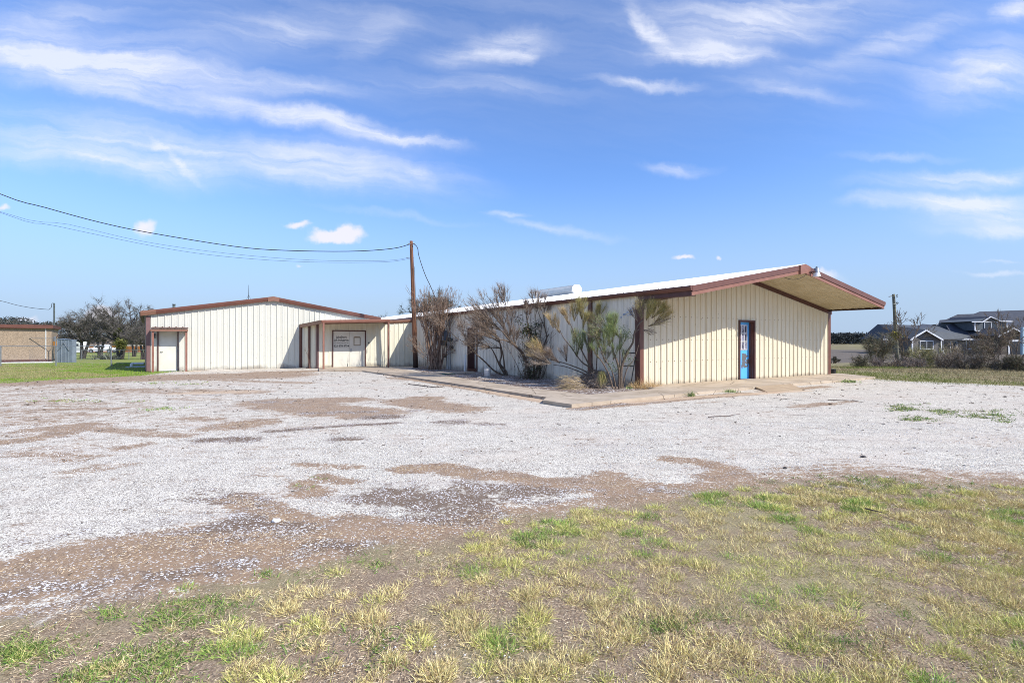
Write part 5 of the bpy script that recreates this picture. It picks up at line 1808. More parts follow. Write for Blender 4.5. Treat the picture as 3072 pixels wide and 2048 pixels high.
def rock(name, x, y, s, label, col, z=0.0):
    rr = random.Random(int(x)); mb = MB(); p = gp(x, y, z + s * .35)
    import bmesh
    bm = bmesh.new(); bmesh.ops.create_icosphere(bm, subdivisions=2, radius=s)
    for v in bm.verts: v.co = V(v.co.x * 1.3, v.co.y, v.co.z * .7) * rr.uniform(.82, 1.15)
    me = bpy.data.meshes.new(name); bm.to_mesh(me); bm.free(); me.transform(Matrix.Translation(p))
    tag(link_mesh(name, me, mat(name + '_m', col, tuple(c * .8 for c in col), scale=20)), label, 'rock' if 'rock' in name else 'debris')


rock('white_rock', 829, 1561, .030, 'single large white rock lying on the brown dirt track', (.8, .8, .8))
rock('dark_clod', 2590, 1370, .028, 'dark clod of debris alone on the white gravel at right', (.07, .06, .055))
rock('dark_clod', 2355, 1403, .02, 'tiny dark clod on the gravel left of the larger clod', (.05, .045, .04))


# white pipe and pad left of the gabled shed
p0 = W(430, 1089.5, 29.0); p1 = W(398, 1089.5, 28.6); p2 = W(394, 1092, 28.5); p3 = up(W(393, 1100, 28.5), -.02)
mb = MB(); mb.tube([p0, p1, p2, p3], .065, 10)
tag(mb.build('white_pipe', M['pvc']), 'white elbow pipe coming out low beside the gabled shed', 'pipe')
a = W(375, 1101.5, 28.2); mb = MB(); mb.obox(up(a, -.02), V(1.6, .3, 0), V(-.3, 1.0, 0), V(0, 0, .06))
tag(mb.build('concrete_pad', mat('pad', (.40, .45, .50), rough=.9)), 'low pale concrete pad under the white elbow pipe', 'concrete pad')


# ------------------------------------------------------------------ LEFT BACKGROUND
def stone_building():
    K = V(-35.2, 38.3, 0); z0 = float(zg(-35, 38)) ; H = 2.80
    e = empty('stone_building', up(K, z0), 'low flat-roofed building of tan pebble stone behind the chain-link fence at the left', 'building')
    m, nt, N, L, b = nodes_of('pebble_stone')
    g = N.new('ShaderNodeNewGeometry'); v = N.new('ShaderNodeTexVoronoi'); v.inputs['Scale'].default_value = 20; L.new(g.outputs['Position'], v.inputs['Vector'])
    s = N.new('ShaderNodeSeparateColor'); L.new(v.outputs['Color'], s.inputs[0])
    c = N.new('ShaderNodeMix'); c.data_type = 'RGBA'; c.inputs['A'].default_value = (.20, .14, .09, 1); c.inputs['B'].default_value = (.46, .34, .23, 1); L.new(s.outputs[0], c.inputs['Factor'])
    n = N.new('ShaderNodeTexNoise'); n.inputs['Scale'].default_value = 1.1; L.new(g.outputs['Position'], n.inputs['Vector'])
    c2 = N.new('ShaderNodeMix'); c2.data_type = 'RGBA'; c2.inputs['B'].default_value = (.27, .21, .155, 1); L.new(c.outputs['Result'], c2.inputs['A']); L.new(n.outputs['Fac'], c2.inputs['Factor'])
    L.new(c2.outputs['Result'], b.inputs['Base Color']); b.inputs['Roughness'].default_value = .9
    bp = N.new('ShaderNodeBump'); bp.inputs['Strength'].default_value = .3; bp.inputs['Distance'].default_value = .02; L.new(v.outputs['Distance'], bp.inputs['Height']); L.new(bp.outputs[0], b.inputs['Normal'])
    mb = MB(); mb.prism([up(K, z0 + .25), up(K + E1 * 3.4, z0 + .25), up(K + E1 * 3.4 - D2 * 14, z0 + .25), up(K - D2 * 14, z0 + .25)], V(0, 0, H - .45)); mb.build('stone_wall', m, e)
    mb = MB(); mb.prism([up(K + NF * .03, z0 + .1), up(K + E1 * 3.45 + D2 * .03, z0 + .1), up(K + E1 * 3.4 - D2 * 14, z0 + .1), up(K - D2 * 14 + NF * .03, z0 + .1)], V(0, 0, .15)); mb.build('base_course', M['trim_dark'], e)
    mb = MB(); mb.prism([up(K + NF * .25 + D2 * .15, z0 + H - .2), up(K + E1 * 3.6 + D2 * .15, z0 + H - .25), up(K + E1 * 3.6 - D2 * 14, z0 + H - .2), up(K - D2 * 14 + NF * .25, z0 + H - .1)], V(0, 0, .26)); mb.build('flat_roof', M['trim'], e)
    mb = MB(); mb.obox(up(K + NF * .9 + D2 * .3, z0 - .25), -D2 * 14, -NF * 1.2, V(0, 0, .34)); mb.build('concrete_footing', M['pvc'], e)
    mb = MB(); q = K - D2 * .32 + NF * .04; mb.tube([up(q, z0 + .3), up(q, z0 + H - .2)], .03, 6); mb.build('white_downspout', M['pvc'], e)
    # service mast with meter
    t = W(162.5, 909, 39.2); bx_ = W(162.5, 990, 39.2); mt = W(158.5, 1000, 39.2); bt = W(158.5, 1055, 39.2)
    mm = empty('service_mast', bt, 'slim grey conduit mast with meter box on the stone building corner', 'conduit mast')
    mb = MB(); mb.tube([t, W(162.5, 972, 39.2), W(160, 985, 39.1), mt], .05, 8); mb.build('mast_pipe', M['meter_dark'], mm)
    mb = MB(); mb.obox(W(156, 1023, 38.7), V(.17, .02, 0), V(0, .15, 0), V(0, 0, .35)); mb.build('meter_box', M['galv'], mm)
    mb = MB(); mb.obox(W(159.5, 1037, 38.7), V(.17, .02, 0), V(0, .12, 0), V(0, 0, .33)); mb.build('wood_backing', mat('orange_wood', (.42, .20, .05), (.33, .16, .05), scale=9), mm)
    mb = MB(); mb.tube([W(157, 1023, 38.7), bt], .03, 6); mb.build('lower_conduit', mat('tan_pipe', (.45, .36, .22)), mm)
    mb = MB(); mb.tube(polyst([W(162, 911, 39.2), W(156, 910, 39), W(154, 922, 39), W(147, 928, 38.8)], .018, .018)[0], .018, 5); mb.build('drip_loop', M['wire'], mm)


stone_building()
wire('service_wire', [(-500, 800, 33), (-100, 885, 36.5), (0, 902, 37.4), (50, 915, 38), (100, 924, 38.5), (147, 928.5, 38.8)], .016, 'dark service wire running from the left edge to the stone building mast', 'wire')


def fence(name, P0, P1, h, nposts, label, arms=False, skip_end=False, mesh=True):
    e = empty(name, P0, label, 'fence')
    d = P1 - P0; r = .03
    for i in range(nposts):
        p = P0 + d * (i / (nposts - 1)); zz = float(zg(p.x, p.y)); p = up(p, zz - .1)
        mb = MB(); mb.tube([p, up(p, zz + h + .03)], r, 8); mb.build('fence_post', M['galv'], e)
        if arms:
            mb = MB(); mb.tube([up(p, zz + h), up(p, zz + h + .28) + V(.22, 0, 0)], .022, 5); mb.build('barb_arm', M['trim_dark'], e)
    a, b = up(P0, float(zg(P0.x, P0.y)) + h), up(P1, float(zg(P1.x, P1.y)) + h)
    mb = MB(); mb.tube([a, b], .022, 6); mb.build('top_rail', M['galv'], e)
    if mesh:
        rs = np.random.RandomState(2)
        L_ = d.length; n = int(L_ / .07); dn = d.normalized()
        Pp = []; Dd = []
        for i in range(n):
            for sg in (-1, 1):
                q = P0 + dn * (i * .07); zz = float(zg(q.x, q.y)) + .03
                Pp.append((q.x, q.y, zz)); Dd.append(tuple(dn * (.55 * sg) + V(0, 0, 1)))
        Dd = np.array(Dd); ll = np.linalg.norm(Dd, axis=1) * (h - .05)
        blades('chain_link', np.array(Pp), Dd, ll, .0035, (.25, .26, .28), bend=0, parent=e, rs=rs, segs=1)
    return e


fence('chain_link_fence', V(-41, 30.3, 0), V(-24.4, 30.5, 0), 1.22, 6, 'low galvanised chain-link fence with top rail crossing in front of the stone building')
mb = MB(); a = V(-24.4, 30.5, 0); mb.tube([up(a + V(-.25, .4, 0), -.1), up(a + V(-.1, 0, 0), 1.15)], .028, 6)
tag(mb.build('fence_brace', M['galv']), 'leaning galvanised brace post at the right end of the low chain-link fence', 'post')
fence('barbed_fence', V(-47.0, 38.0, 0), V(-34.25, 37.6, 0), 1.84, 4, 'taller chain-link fence with angled barbed-wire arms right against the stone building', arms=True)
fence('rear_fence', V(-39.5, 46, 0), V(-31.0, 46.2, 0), .95, 3, 'short far chain-link fence beyond the oak tree on the left', mesh=False)


def metal_cabinet():
    a = W(171.5, 1087.5, 38.0); z0 = a.z
    e = empty('metal_gate_shed', a, 'blue-grey sheet metal enclosure beside the right end of the stone building', 'enclosure')
    wx = W(215.5, 1087.5, 38.0) - a
    mg = mat('bluegrey_sheet', (.22, .26, .30), (.17, .20, .235), rough=.45, scale=1.8, metal=.2)
    ribwall(a, wx.normalized(), V(0, -1, 0), 0, wx.length, lambda s: z0 + .0, lambda s: z0 + 1.80 - .10 * s, (), 0).build('front_sheet', mg, e)
    b = a + wx
    ribwall(b, V(0, 1, 0), V(1, 0, 0), 0, .4, lambda s: z0, lambda s: z0 + 1.68).build('side_sheet', mg, e)
    ribwall(a, V(0, 1, 0), V(-1, 0, 0), 0, .4, lambda s: z0, lambda s: z0 + 1.78).build('side_sheet', mg, e)
    ribwall(a + V(0, .4, 0), wx.normalized(), V(0, 1, 0), 0, wx.length, lambda s: z0, lambda s: z0 + 1.80 - .1 * s).build('back_sheet', mg, e)
    mb = MB(); mb.prism([a + V(-.03, -.04, 1.80), b + V(.03, -.04, 1.70), b + V(.03, .44, 1.70), a + V(-.03, .44, 1.80)], V(0, 0, .03)); mb.build('lid', mg, e)
    mb = MB()
    for q0, q1 in ((a + V(.08, -.045, .9), a + V(.5, -.045, 1.5)), (a + V(.95, -.045, .9), a + V(.55, -.045, 1.5))): mb.tube([q0, q1], .02, 4)
    mb.build('cross_brace', M['galv'], e)


metal_cabinet()


def oak(px, py, Z, top_px, wid, seed, label, twigs=9000, group='bare trees behind the fences', cols=None, lean=0.0, nlimb=7, stump=1.0):
    r = random.Random(seed); rs = np.random.RandomState(seed)
    b = W(px, 1019, Z); z0 = float(zg(b.x, b.y)); b = up(b, z0)
    Htot = CAMH - (top_px - HY) / F * Z - z0
    R = wid / F * Z * .5
    e = empty('oak_tree', b, label, 'tree', group)
    out = []
    tr = R * .055
    for k in range(2):
        top = b + V((k - .4) * R * .3 + lean * R, 0, Htot * .42 * stump)
        out.append(([b + V((k - .5) * .15, 0, -.5), b.lerp(top, .5) + V(.03, 0, 0), top], [tr * 1.25, tr, tr * .85], 0))
        for i in range(nlimb):
            a = 6.28 * i / nlimb + r.uniform(-.3, .3)
            d = V(math.cos(a) * 1.0, math.sin(a) * .8, r.uniform(.35, 1.1))
            grow(out, r, top, d, R * r.uniform(.55, .85), tr * .55, 1, dict(nch=[0, 5, 4, 4], ang=42, ratio=.55, up=.03, wob=.22, maxlev=4, seg=R * .14, taper=.5, t0=.25, rmin=.008))
    limbs_mesh('trunk', out, mat('dark_bark', (.075, .065, .06), (.035, .03, .028), scale=4) if 'dark_bark' not in bpy.data.materials else bpy.data.materials['dark_bark'], e, (8, 6, 5, 4, 3))
    cols = cols or [(.15, .13, .12), (.10, .09, .082), (.19, .165, .145), (.12, .125, .08)]
    a = sprout(out, rs, int(twigs * 1.35), 3, R * .16, .0155 * Z / 50, cols, .8, .15)
    blades('crown', *a, parent=e, rs=rs, segs=1, bend=.6)
    return e


def mistletoe(px, py, Z, s, label):
    rs = np.random.RandomState(int(px)); p = W(px, py, Z)
    a = fuzz(rs, p, V(0, 0, .3), 500, s * .5, s * .09, [(.10, .12, .03), (.16, .16, .045), (.06, .075, .02)], s * .30, 1.0)
    tag(blades('mistletoe', *a, rs=rs, segs=1), label, 'mistletoe')


oak(360, 1077, 50.6, 946, 190, 3, 'dark bare oak with low forked pale trunk between the low fence and the gabled shed', 13000)
oak(246, 1060, 56, 962, 150, 9, 'bare oak whose crown spreads over the blue-grey metal enclosure', 9000, lean=.1)
oak(428, 1078, 47, 968, 110, 12, 'bare tree mostly hidden behind the left corner of the gabled shed', 6000)
oak(300, 1060, 70, 965, 120, 15, 'farther bare tree seen through the gap left of the forked oak', 6000)
oak(402, 1055, 66, 972, 100, 19, 'farther bare tree just left of the brown shed corner', 6000)
oak(155, 1050, 75, 958, 70, 21, 'bare treetop poking over the right end of the stone building roof', 3500)
oak(35, 1050, 78, 957, 90, 23, 'bare treetop poking over the stone building roof at the far left', 3500)
oak(1130, 1060, 95, 934, 95, 26, 'bare treetop poking above the roof gap between the two sheds', 3000)
oak(1298, 1060, 80, 888, 150, 33, 'dense dark evergreen treetop rising behind the white roof by the utility pole', 16000, cols=[(.035, .045, .02), (.06, .07, .03), (.045, .04, .025)], stump=1.3)
mistletoe(362, 1033, 49.5, .8, 'large olive mistletoe clump low in the forked oak')
mistletoe(357, 990, 49.5, .30, 'small olive mistletoe clump high in the forked oak')
mistletoe(317, 987, 49.5, .26, 'smallest mistletoe clump left of the high one in the forked oak')
mistletoe(346, 1002, 49.8, .2, 'tiny mistletoe tuft in the middle of the forked oak')


def cactus():
    rs = np.random.RandomState(9)
    for (px, label, n) in ((308, 'grey-green yucca clump at the left foot of the forked oak', 260), (337, 'grey-green yucca clump at the right foot of the forked oak', 240)):
        b = W(px, 1019, 49.3); b = up(b, float(zg(b.x, b.y)))
        a = fuzz(rs, b, V(0, 0, .6), n, .75, .06, [(.13, .15, .12), (.19, .20, .17), (.07, .08, .05)], .28, .8)
        a[0][:, 2] = b.z
        tag(blades('yucca', *a, rs=rs, segs=2), label, 'yucca')


cactus()


def wheel(e, c, ax, r, w, nm='wheel'):
    mb = MB(); a = c - ax * w / 2
    mb.tube([a, a + ax * w], r, 18); o = mb.build(nm, M['black'], e)
    mb = MB(); mb.tube([a - ax * .01, a + ax * (w + .02)], r * .58, 12); mb.build('rim', M['galv'], o)


def pickup():
    Z = 121.0
    p = W(309, 1019, Z); z0 = float(zg(p.x, p.y)) - .02
    o = V(p.x, Z, z0)
    e = empty('pickup_truck', o, 'white crew-cab pickup truck parked on the street beyond the oak tree', 'pickup truck')
    white = mat('truck_white', (.80, .80, .80), rough=.25, spec=.6)
    X = lambda x, z, y=0: V(o.x + x, o.y + y, z0 + z)
    hw = .98
    prof = [(-3.15, .55), (-3.2, .95), (-3.05, 1.12), (-1.75, 1.25), (-1.55, 1.30), (3.05, 1.30), (3.15, 1.2), (3.15, .62), (2.75, .55), (2.62, .80), (2.3, 1.0), (1.95, .98), (1.62, .78), (1.5, .50), (-1.5, .46), (-1.62, .78), (-1.95, 1.0), (-2.3, 1.0), (-2.65, .80), (-2.75, .52)]
    mb = MB(); mb.prism([X(x, z, -hw) for x, z in prof], V(0, 2 * hw, 0)); mb.build('body', white, e)
    cab = [(-1.7, 1.28), (-.95, 1.88), (-.6, 1.93), (.85, 1.93), (1.10, 1.85), (1.25, 1.28)]
    mb = MB(); mb.prism([X(x, z, -hw + .1) for x, z in cab], V(0, 2 * hw - .2, 0)); cb = mb.build('cab', white, e)
    for pts in (((-1.40, 1.33), (-.90, 1.80), (-.30, 1.83), (-.30, 1.33)), ((-.17, 1.33), (-.17, 1.83), (.62, 1.83), (.68, 1.33)), ((.80, 1.33), (.78, 1.83), (.98, 1.80), (1.12, 1.33))):
        mb = MB(); mb.prism([X(x, z, -hw + .085) for x, z in pts], V(0, .02, 0)); mb.build('side_window', M['glass'], cb)
    mb = MB(); mb.prism([X(x, z, -hw + .2) + V(-.02, 0, .01) for x, z in ((-1.66, 1.33), (-1.0, 1.85))] + [X(x, z, hw - .2) + V(-.02, 0, .01) for x, z in ((-1.0, 1.85), (-1.66, 1.33))], V(-.02, 0, .02)); mb.build('windshield', M['glass'], cb)
    for x in (-2.12, 2.12):
        for y in (-.82, .82): wheel(e, X(x, .40, y), V(0, 1, 0), .42, .26)
    mb = MB(); mb.obox(X(-3.3, .5, -.9), V(.18, 0, 0), V(0, 1.8, 0), V(0, 0, .25)); mb.build('front_bumper', M['galv'], e)
    mb = MB(); mb.obox(X(3.12, .5, -.9), V(.18, 0, 0), V(0, 1.8, 0), V(0, 0, .22)); mb.build('rear_bumper', M['galv'], e)
    for y in (-.95, .7): 
        mb = MB(); mb.obox(X(-3.23, .88, y), V(.15, 0, 0), V(0, .25, 0), V(0, 0, .16)); mb.build('headlight', M['glass'], e)
    for x in (-.22, .72):
        mb = MB(); mb.obox(X(x, 1.12, -hw - .03), V(.18, 0, 0), V(0, .03, 0), V(0, 0, .05)); mb.build('door_handle', M['black'], e)


pickup()


def left_far():
    # street ribbon
    mb = MB()
    xs = np.linspace(-160, -20, 30)
    for a, b in zip(xs[:-1], xs[1:]):
        mb.quad((a, 118, float(zg(a, 118)) + .16), (b, 118, float(zg(b, 118)) + .16), (b, 124, float(zg(b, 124)) + .16), (a, 124, float(zg(a, 124)) + .16))
    tag(mb.build('road', mat('pale_road', (.50, .48, .44), (.42, .40, .37), scale=.5)), 'pale street passing beyond the fences', None, None, 'structure')
    # cedar fence
    e = empty('cedar_fence', (-110, 134, -1.8), 'orange cedar picket fence along the far side of the street', 'fence')
    cm = mat('cedar', (.42, .17, .05), (.28, .11, .04), rough=.8, scale=2.2, stretch=(4, 1, .3))
    mb = MB(); r = random.Random(2); x = -118.
    while x < -99: 
        mb.obox((x, 134, -1.9), V(.28, 0, 0), V(0, .04, 0), V(0, 0, 1.85 + r.uniform(-.06, .06))); x += .30
    mb.build('picket_panel', cm, e)
    mb = MB(); r = random.Random(2); x = -109.5 + 3
    for x0, x1 in ((-104.8, -98.6),):
        x = x0
        while x < x1: mb.obox((x, 133.2, -1.9), V(.35, 0, 0), V(0, .04, 0), V(0, 0, 1.75)); x += .55
    mb.build('picket_row', cm, e)
    mb = MB(); mb.obox((-104.9, 133.3, -.1), V(6.6, 0, 0), V(0, .06, 0), V(0, 0, .35)); mb.build('pale_cap_rail', mat('pale_rail', (.45, .42, .35)), e)
    # white trailer
    z0 = -1.75
    t = empty('white_trailer', (-103, 120, z0), 'white camper trailer parked on the street left of the pickup truck', 'trailer')
    a = W(214, 1059, 119); b = W(243, 1059, 119)
    wd = b.x - a.x
    tw = mat('trailer_white', (.72, .72, .66), (.62, .62, .55), rough=.4, scale=.8)
    mb = MB(); mb.prism([V(a.x, 119, -1.45), V(a.x - .1, 119, .6), V(a.x + .4, 119, 1.15), V(b.x - .35, 119, 1.15), V(b.x, 119, .5), V(b.x, 119, -1.2), V(b.x - .3, 119, -1.45)], V(0, 2.3, 0)); mb.build('trailer_body', tw, t)
    for i in range(3):
        mb = MB(); mb.obox((a.x + .1, 118.97, -.9 + i * .22), V(wd - .3, 0, 0), V(0, .03, 0), V(0, 0, .06)); mb.build('stripe', M['meter'], t)
    mb = MB(); mb.obox((a.x + 1.0, 118.96, .1), V(.7, 0, 0), V(0, .04, 0), V(0, 0, .5)); mb.build('trailer_window', M['glass'], t)
    for x in (a.x + .9, a.x + 1.7): wheel(t, V(x, 119.2, -1.48), V(0, 1, 0), .34, .2)
    # grey roofed house
    h = empty('grey_roofed_house', (-140, 160, -2.2), 'pale house with blue-grey roof and white dormers far behind the oak on the left', 'house')
    w = lambda x, y, Z=160: W(x, y, Z)
    rf = mat('teal_roof', (.22, .28, .31), (.17, .22, .25), rough=.7, scale=.8)
    wallm = mat('house_pale', (.62, .60, .55), (.52, .50, .46), rough=.8, scale=.5)
    zt = CAMH - (1002 - HY) / F * 160
    a, b = w(172, 1003), w(262, 1003)
    mb = MB(); mb.box(a.x, b.x, 160, 172, -2.5, zt); mb.build('house_wall', wallm, h)
    r0, r1 = w(184, 984, 166), w(246, 984, 166)
    mb = MB()
    c = [V(a.x - .6, 159.3, zt), V(b.x + .6, 159.3, zt), V(b.x + .6, 172.7, zt), V(a.x - .6, 172.7, zt), r0, r1]
    mb.add(c, ((0, 1, 5, 4), (1, 2, 5), (2, 3, 4, 5), (3, 0, 4), (0, 3, 2, 1))); mb.build('roof', rf, h)
    for px in (205, 219.5, 240):
        d = w(px, 1000, 159.8); m2 = MB()
        m2.prism([d + V(-.8, 0, -.1), d + V(.8, 0, -.1), d + V(.8, 0, .8), d + V(0, 0, 1.5), d + V(-.8, 0, .8)], V(0, 3.5, 0)); dm = m2.build('dormer', wallm, h)
        m2 = MB(); m2.obox(d + V(-.35, -.05, .1), V(.7, 0, 0), V(0, .04, 0), V(0, 0, .7)); m2.build('window', M['glass'], dm)
        m2 = MB(); m2.prism([d + V(-1.0, -.1, .75), d + V(0, -.1, 1.65), d + V(1.0, -.1, .75), d + V(1.0, -.1, .9), d + V(0, -.1, 1.82), d + V(-1.0, -.1, .9)], V(0, 3.6, 0)); m2.build('dormer_roof', rf, dm)
    # tan low house behind the truck
    h = empty('tan_house', (-118, 150, -2.1), 'low tan house with pale gable roof behind the pickup truck', 'house')
    a, b = w(258, 1050, 150), w(312, 1050, 150); zt = CAMH - (1036 - HY) / F * 150
    mb = MB(); mb.box(a.x, b.x, 150, 158, -2.5, zt); mb.build('house_wall', mat('tan_brick', (.42, .33, .22), (.3, .22, .15), scale=1), h)
    mb = MB(); mb.prism([V(a.x - .5, 149.5, zt), V(a.x - .5, 158.5, zt), V(a.x - .5, 154, zt + 1.3)], V(b.x - a.x + 1, 0, 0)); mb.build('roof', mat('tan_roof', (.36, .30, .22), (.30, .24, .18), scale=1), h)
    mb = MB(); q = W(410.5, 942, 118); mb.tube([up(q, -2), q], .14, 8)
    tag(mb.build('telephone_pole', M['meter_dark']), 'distant thin dark pole standing just left of the gabled shed', 'pole')


left_far()


def treeline(name, x0, x1, Z, basez, f_h, n, cols, label, seed=1, sz=.6, depth=14):
    rs = np.random.RandomState(seed)
    x = rs.uniform(x0, x1, n); y = Z + rs.uniform(0, depth, n)
    hh = np.array([f_h(a) for a in x]) * (.82 + .36 * fnoise(x, y * .1, .22, 4))
    t = rs.rand(n) ** .75
    z = basez + hh * t
    P = np.stack([x, y, z], 1); D = rs.normal(size=(n, 3)); D[:, 2] = np.abs(D[:, 2]) + .2
    c = np.array(cols)[rs.randint(0, len(cols), n)] * rs.uniform(.75, 1.2, (n, 1))
    # clumps: whole trees share a tone
    tone = .8 + .5 * vnoise(x, y * .2, .16, 9)
    c = c * tone[:, None]
    o = blades(name, P, D, sz * rs.uniform(.6, 1.4, n), sz * .55, c, rs=rs, segs=1, bend=.4)
    return tag(o, label, None, None, 'stuff')


DK = [(.050, .058, .055), (.065, .070, .060), (.040, .048, .048), (.085, .078, .070)]
treeline('left_wood', -230, -90, 185, -2.6, lambda x: 10.4 + .8 * math.sin(x * .09), 34000, DK, 'dark far-off wood along the horizon at the left', 1, 1.1)
treeline('left_wood', -175, -115, 150, -2.2, lambda x: 4.2, 9000, [(.10, .085, .075), (.07, .06, .055), (.12, .10, .085)], 'grey bare thicket around the far houses at the left', 5, .7, 8)
treeline('right_wood', 175, 330, 300, -1.4, lambda x: 6.0 + .8 * math.sin(x * .07), 26000, [(.050, .060, .062), (.065, .072, .070), (.042, .050, .054)], 'dark low wood along the far side of the field at the right', 2, 1.3)
treeline('right_wood', 320, 520, 290, -1.4, lambda x: 7.0, 12000, DK, 'dark wood behind the slate-roofed house', 3, 1.6)


# ------------------------------------------------------------------ RIGHT BACKGROUND
def big_house():
    slate = mat('slate_roof', (.034, .040, .058), (.055, .063, .082), rough=.85, scale=1.5, bump=.3, bscale=6)
    slate2 = mat('slate_roof_grey', (.060, .068, .078), (.08, .088, .098), rough=.85, scale=1.5)
    wallm = mat('dark_siding', (.085, .10, .11), (.11, .125, .135), rough=.7, scale=2)
    stone = mat('house_stone', (.20, .18, .165), (.11, .105, .10), rough=.9, scale=3.5)
    trim = mat('house_trim', (.72, .73, .74), rough=.6)
    zb = -1.35
    base = W(2656, 1060, 95); 
    e = empty('slate_roofed_house', (base.x, 95, zb), 'large dark house with slate roofs, white trim and a central dormer beyond the brush', 'house')
    w = lambda x, y, Z: W(2450 + x / 3.781, 850 + y / 3.781, Z)
    ze = w(0, 630, 95).z       # eave height
    def wall(x0, x1, Z, z1, m, nm='wall', dep=.3):
        a, b = w(x0, 0, Z), w(x1, 0, Z)
        mb = MB(); mb.box(a.x, b.x, Z, Z + dep, zb, z1); return mb.build(nm, m, e)
    body = MB(); a, b = w(775, 0, 95), w(3300, 0, 95); body.prism([V(a.x, 95, zb), V(b.x, 95, zb), V(b.x, 112, zb), V(a.x + 14.5, 112, zb)], V(0, 0, ze - zb)); bw = body.build('wall', stone, e)
    # low hip left wing
    mb = MB(); c = [w(750, 632, 94.4), w(1500, 632, 94.4), w(1500, 632, 94.4) + V(0, 13, 0), w(750, 632, 94.4) + V(11.5, 13, 0), w(800, 530, 100), w(1300, 530, 100)]
    mb.add(c, ((0, 1, 5, 4), (1, 2, 5), (2, 3, 4, 5), (3, 0, 4))); mb.build('roof', slate, e)
    # gable wing: ridge runs away from the front
    ap = w(1240, 522, 91); l, r_ = w(1060, 628, 91), w(1432, 633, 91)
    bk = w(1200, 458, 101); 
    gl, gr = w(1075, 0, 91.6), w(1415, 0, 91.6)
    mb = MB(); mb.prism([V(gl.x, 91.6, zb), V(gr.x, 91.6, zb), V(gr.x, 91.6, r_.z + .1), V(ap.x, 91.6, ap.z - .25), V(gl.x, 91.6, l.z + .1)], V(0, 8, 0)); mb.build('gable_wall', stone, e)
    L2, R2 = V(l.x, 104, l.z), V(w(1640, 0, 104).x, 104, w(0, 622, 95).z)
    rr = w(1385, 480, 103)
    mb = MB(); mb.add([l, ap, V(ap.x, 103, w(0, 462, 103).z), L2], ((0, 1, 2, 3),)); mb.add([ap, r_, R2 + V(0, -6, 0), rr, V(ap.x, 103, w(0, 462, 103).z)], ((0, 1, 2, 3), (0, 3, 4))); mb.build('gable_roof', slate2, e)
    mb = MB(); mb.add([w(1040, 530, 97), ap + V(0, 2, .2), w(1200, 458, 102), w(1385, 478, 103)], ((0, 1, 2), (1, 3, 2))); mb.build('roof', slate, e)
    def rake(a, b, wd=.22, dep=.12, nm='white_trim'):
        mb = MB(); mb.prism([a, b, b - V(0, 0, wd), a - V(0, 0, wd)], V(0, -dep, 0)); mb.build(nm, trim, e)
    rake(l, ap, .3); rake(ap, r_, .3)
    rake(w(750, 628, 94.3), w(1075, 628, 94.3), .22); rake(w(1432, 626, 94.3), w(2100, 626, 94.3), .25)
    # main roof
    Zr = 104
    mb = MB()
    c = [w(1430, 628, 94.4), w(3400, 628, 94.4), w(3400, 300, Zr), w(2352, 302, Zr), w(1845, 320, Zr), w(1640, 430, 100), w(1480, 478, 99), w(1600, 620, 94.5)]
    mb.add([w(1560, 630, 94.4), w(3400, 630, 94.4), w(3400, 290, Zr), w(2352, 302, Zr), w(1845, 320, Zr), w(1470, 480, 99.5)], ((0, 1, 2, 3, 4, 5),))
    mb.add([w(1845, 320, Zr), w(3400, 290, Zr), V(w(3400, 0, Zr).x, 113, ze), V(w(1500, 0, 113).x, 113, ze)], ((0, 3, 2, 1),))
    mb.build('main_roof', slate, e)
    mb = MB(); mb.add([w(1380, 460, 104), w(1520, 460, 104), w(1850, 322, 106), w(1780, 345, 107), w(1600, 350, 107), w(1465, 410, 106), w(1395, 415, 106)], ((0, 1, 2, 3, 4, 5, 6),)); mb.build('upper_roof', slate, e)
    rake(w(1355, 458, 103.6), w(1530, 458, 103.6), .35)
    wl_ = MB(); q0, q1 = w(1385, 0, 104.2), w(1500, 0, 104.2); wl_.box(q0.x, q1.x, 104.2, 106, w(0, 560, 104).z, w(0, 462, 104).z); wl_.build('upper_wall', wallm, e)
    # dormer
    a, b = w(1795, 0, 95.5), w(2165, 0, 95.5); z0, z1 = w(0, 535, 95.5).z, w(0, 432, 95.5).z; apd = w(1972, 372, 95.3)
    mb = MB(); mb.prism([V(a.x, 95.5, z0), V(b.x, 95.5, z0), V(b.x, 95.5, z1), V(apd.x, 95.5, apd.z - .2), V(a.x, 95.5, z1)], V(0, 8, 0)); dm = mb.build('dormer', wallm, e)
    def rk(a, b, wd=.2):
        mb = MB(); mb.prism([a, b, b - V(0, 0, wd), a - V(0, 0, wd)], V(0, -.1, 0)); mb.build('dormer_trim', trim, dm)
    l1, l2, r1, r2 = w(1757, 430, 95.1), w(1880, 430, 95.1), w(2080, 422, 95.1), w(2230, 425, 95.1)
    rk(l1, l2); rk(l2, apd); rk(apd, r1); rk(r1, r2)
    mb = MB(); back = V(0, 8, 0)
    mb.add([l1, l2, l2 + back, l1 + back], ((0, 1, 2, 3),)); mb.add([l2, apd, V(apd.x, 104, apd.z + .1), l2 + back], ((0, 1, 2, 3),)); mb.add([apd, r1, r1 + back, V(apd.x, 104, apd.z + .1)], ((0, 1, 2, 3),)); mb.add([r1, r2, r2 + back, r1 + back], ((0, 1, 2, 3),))
    mb.build('dormer_roof', slate, dm)
    for x in (1798, 2160):
        q = w(x, 0, 95.4); mb = MB(); mb.box(q.x - .12, q.x + .12, 95.38, 95.5, z0, z1); mb.build('dormer_trim', trim, dm)
    mb = MB(); mb.box(a.x, b.x, 95.38, 95.5, z0 - .1, z0 + .06); mb.build('dormer_trim', trim, dm)

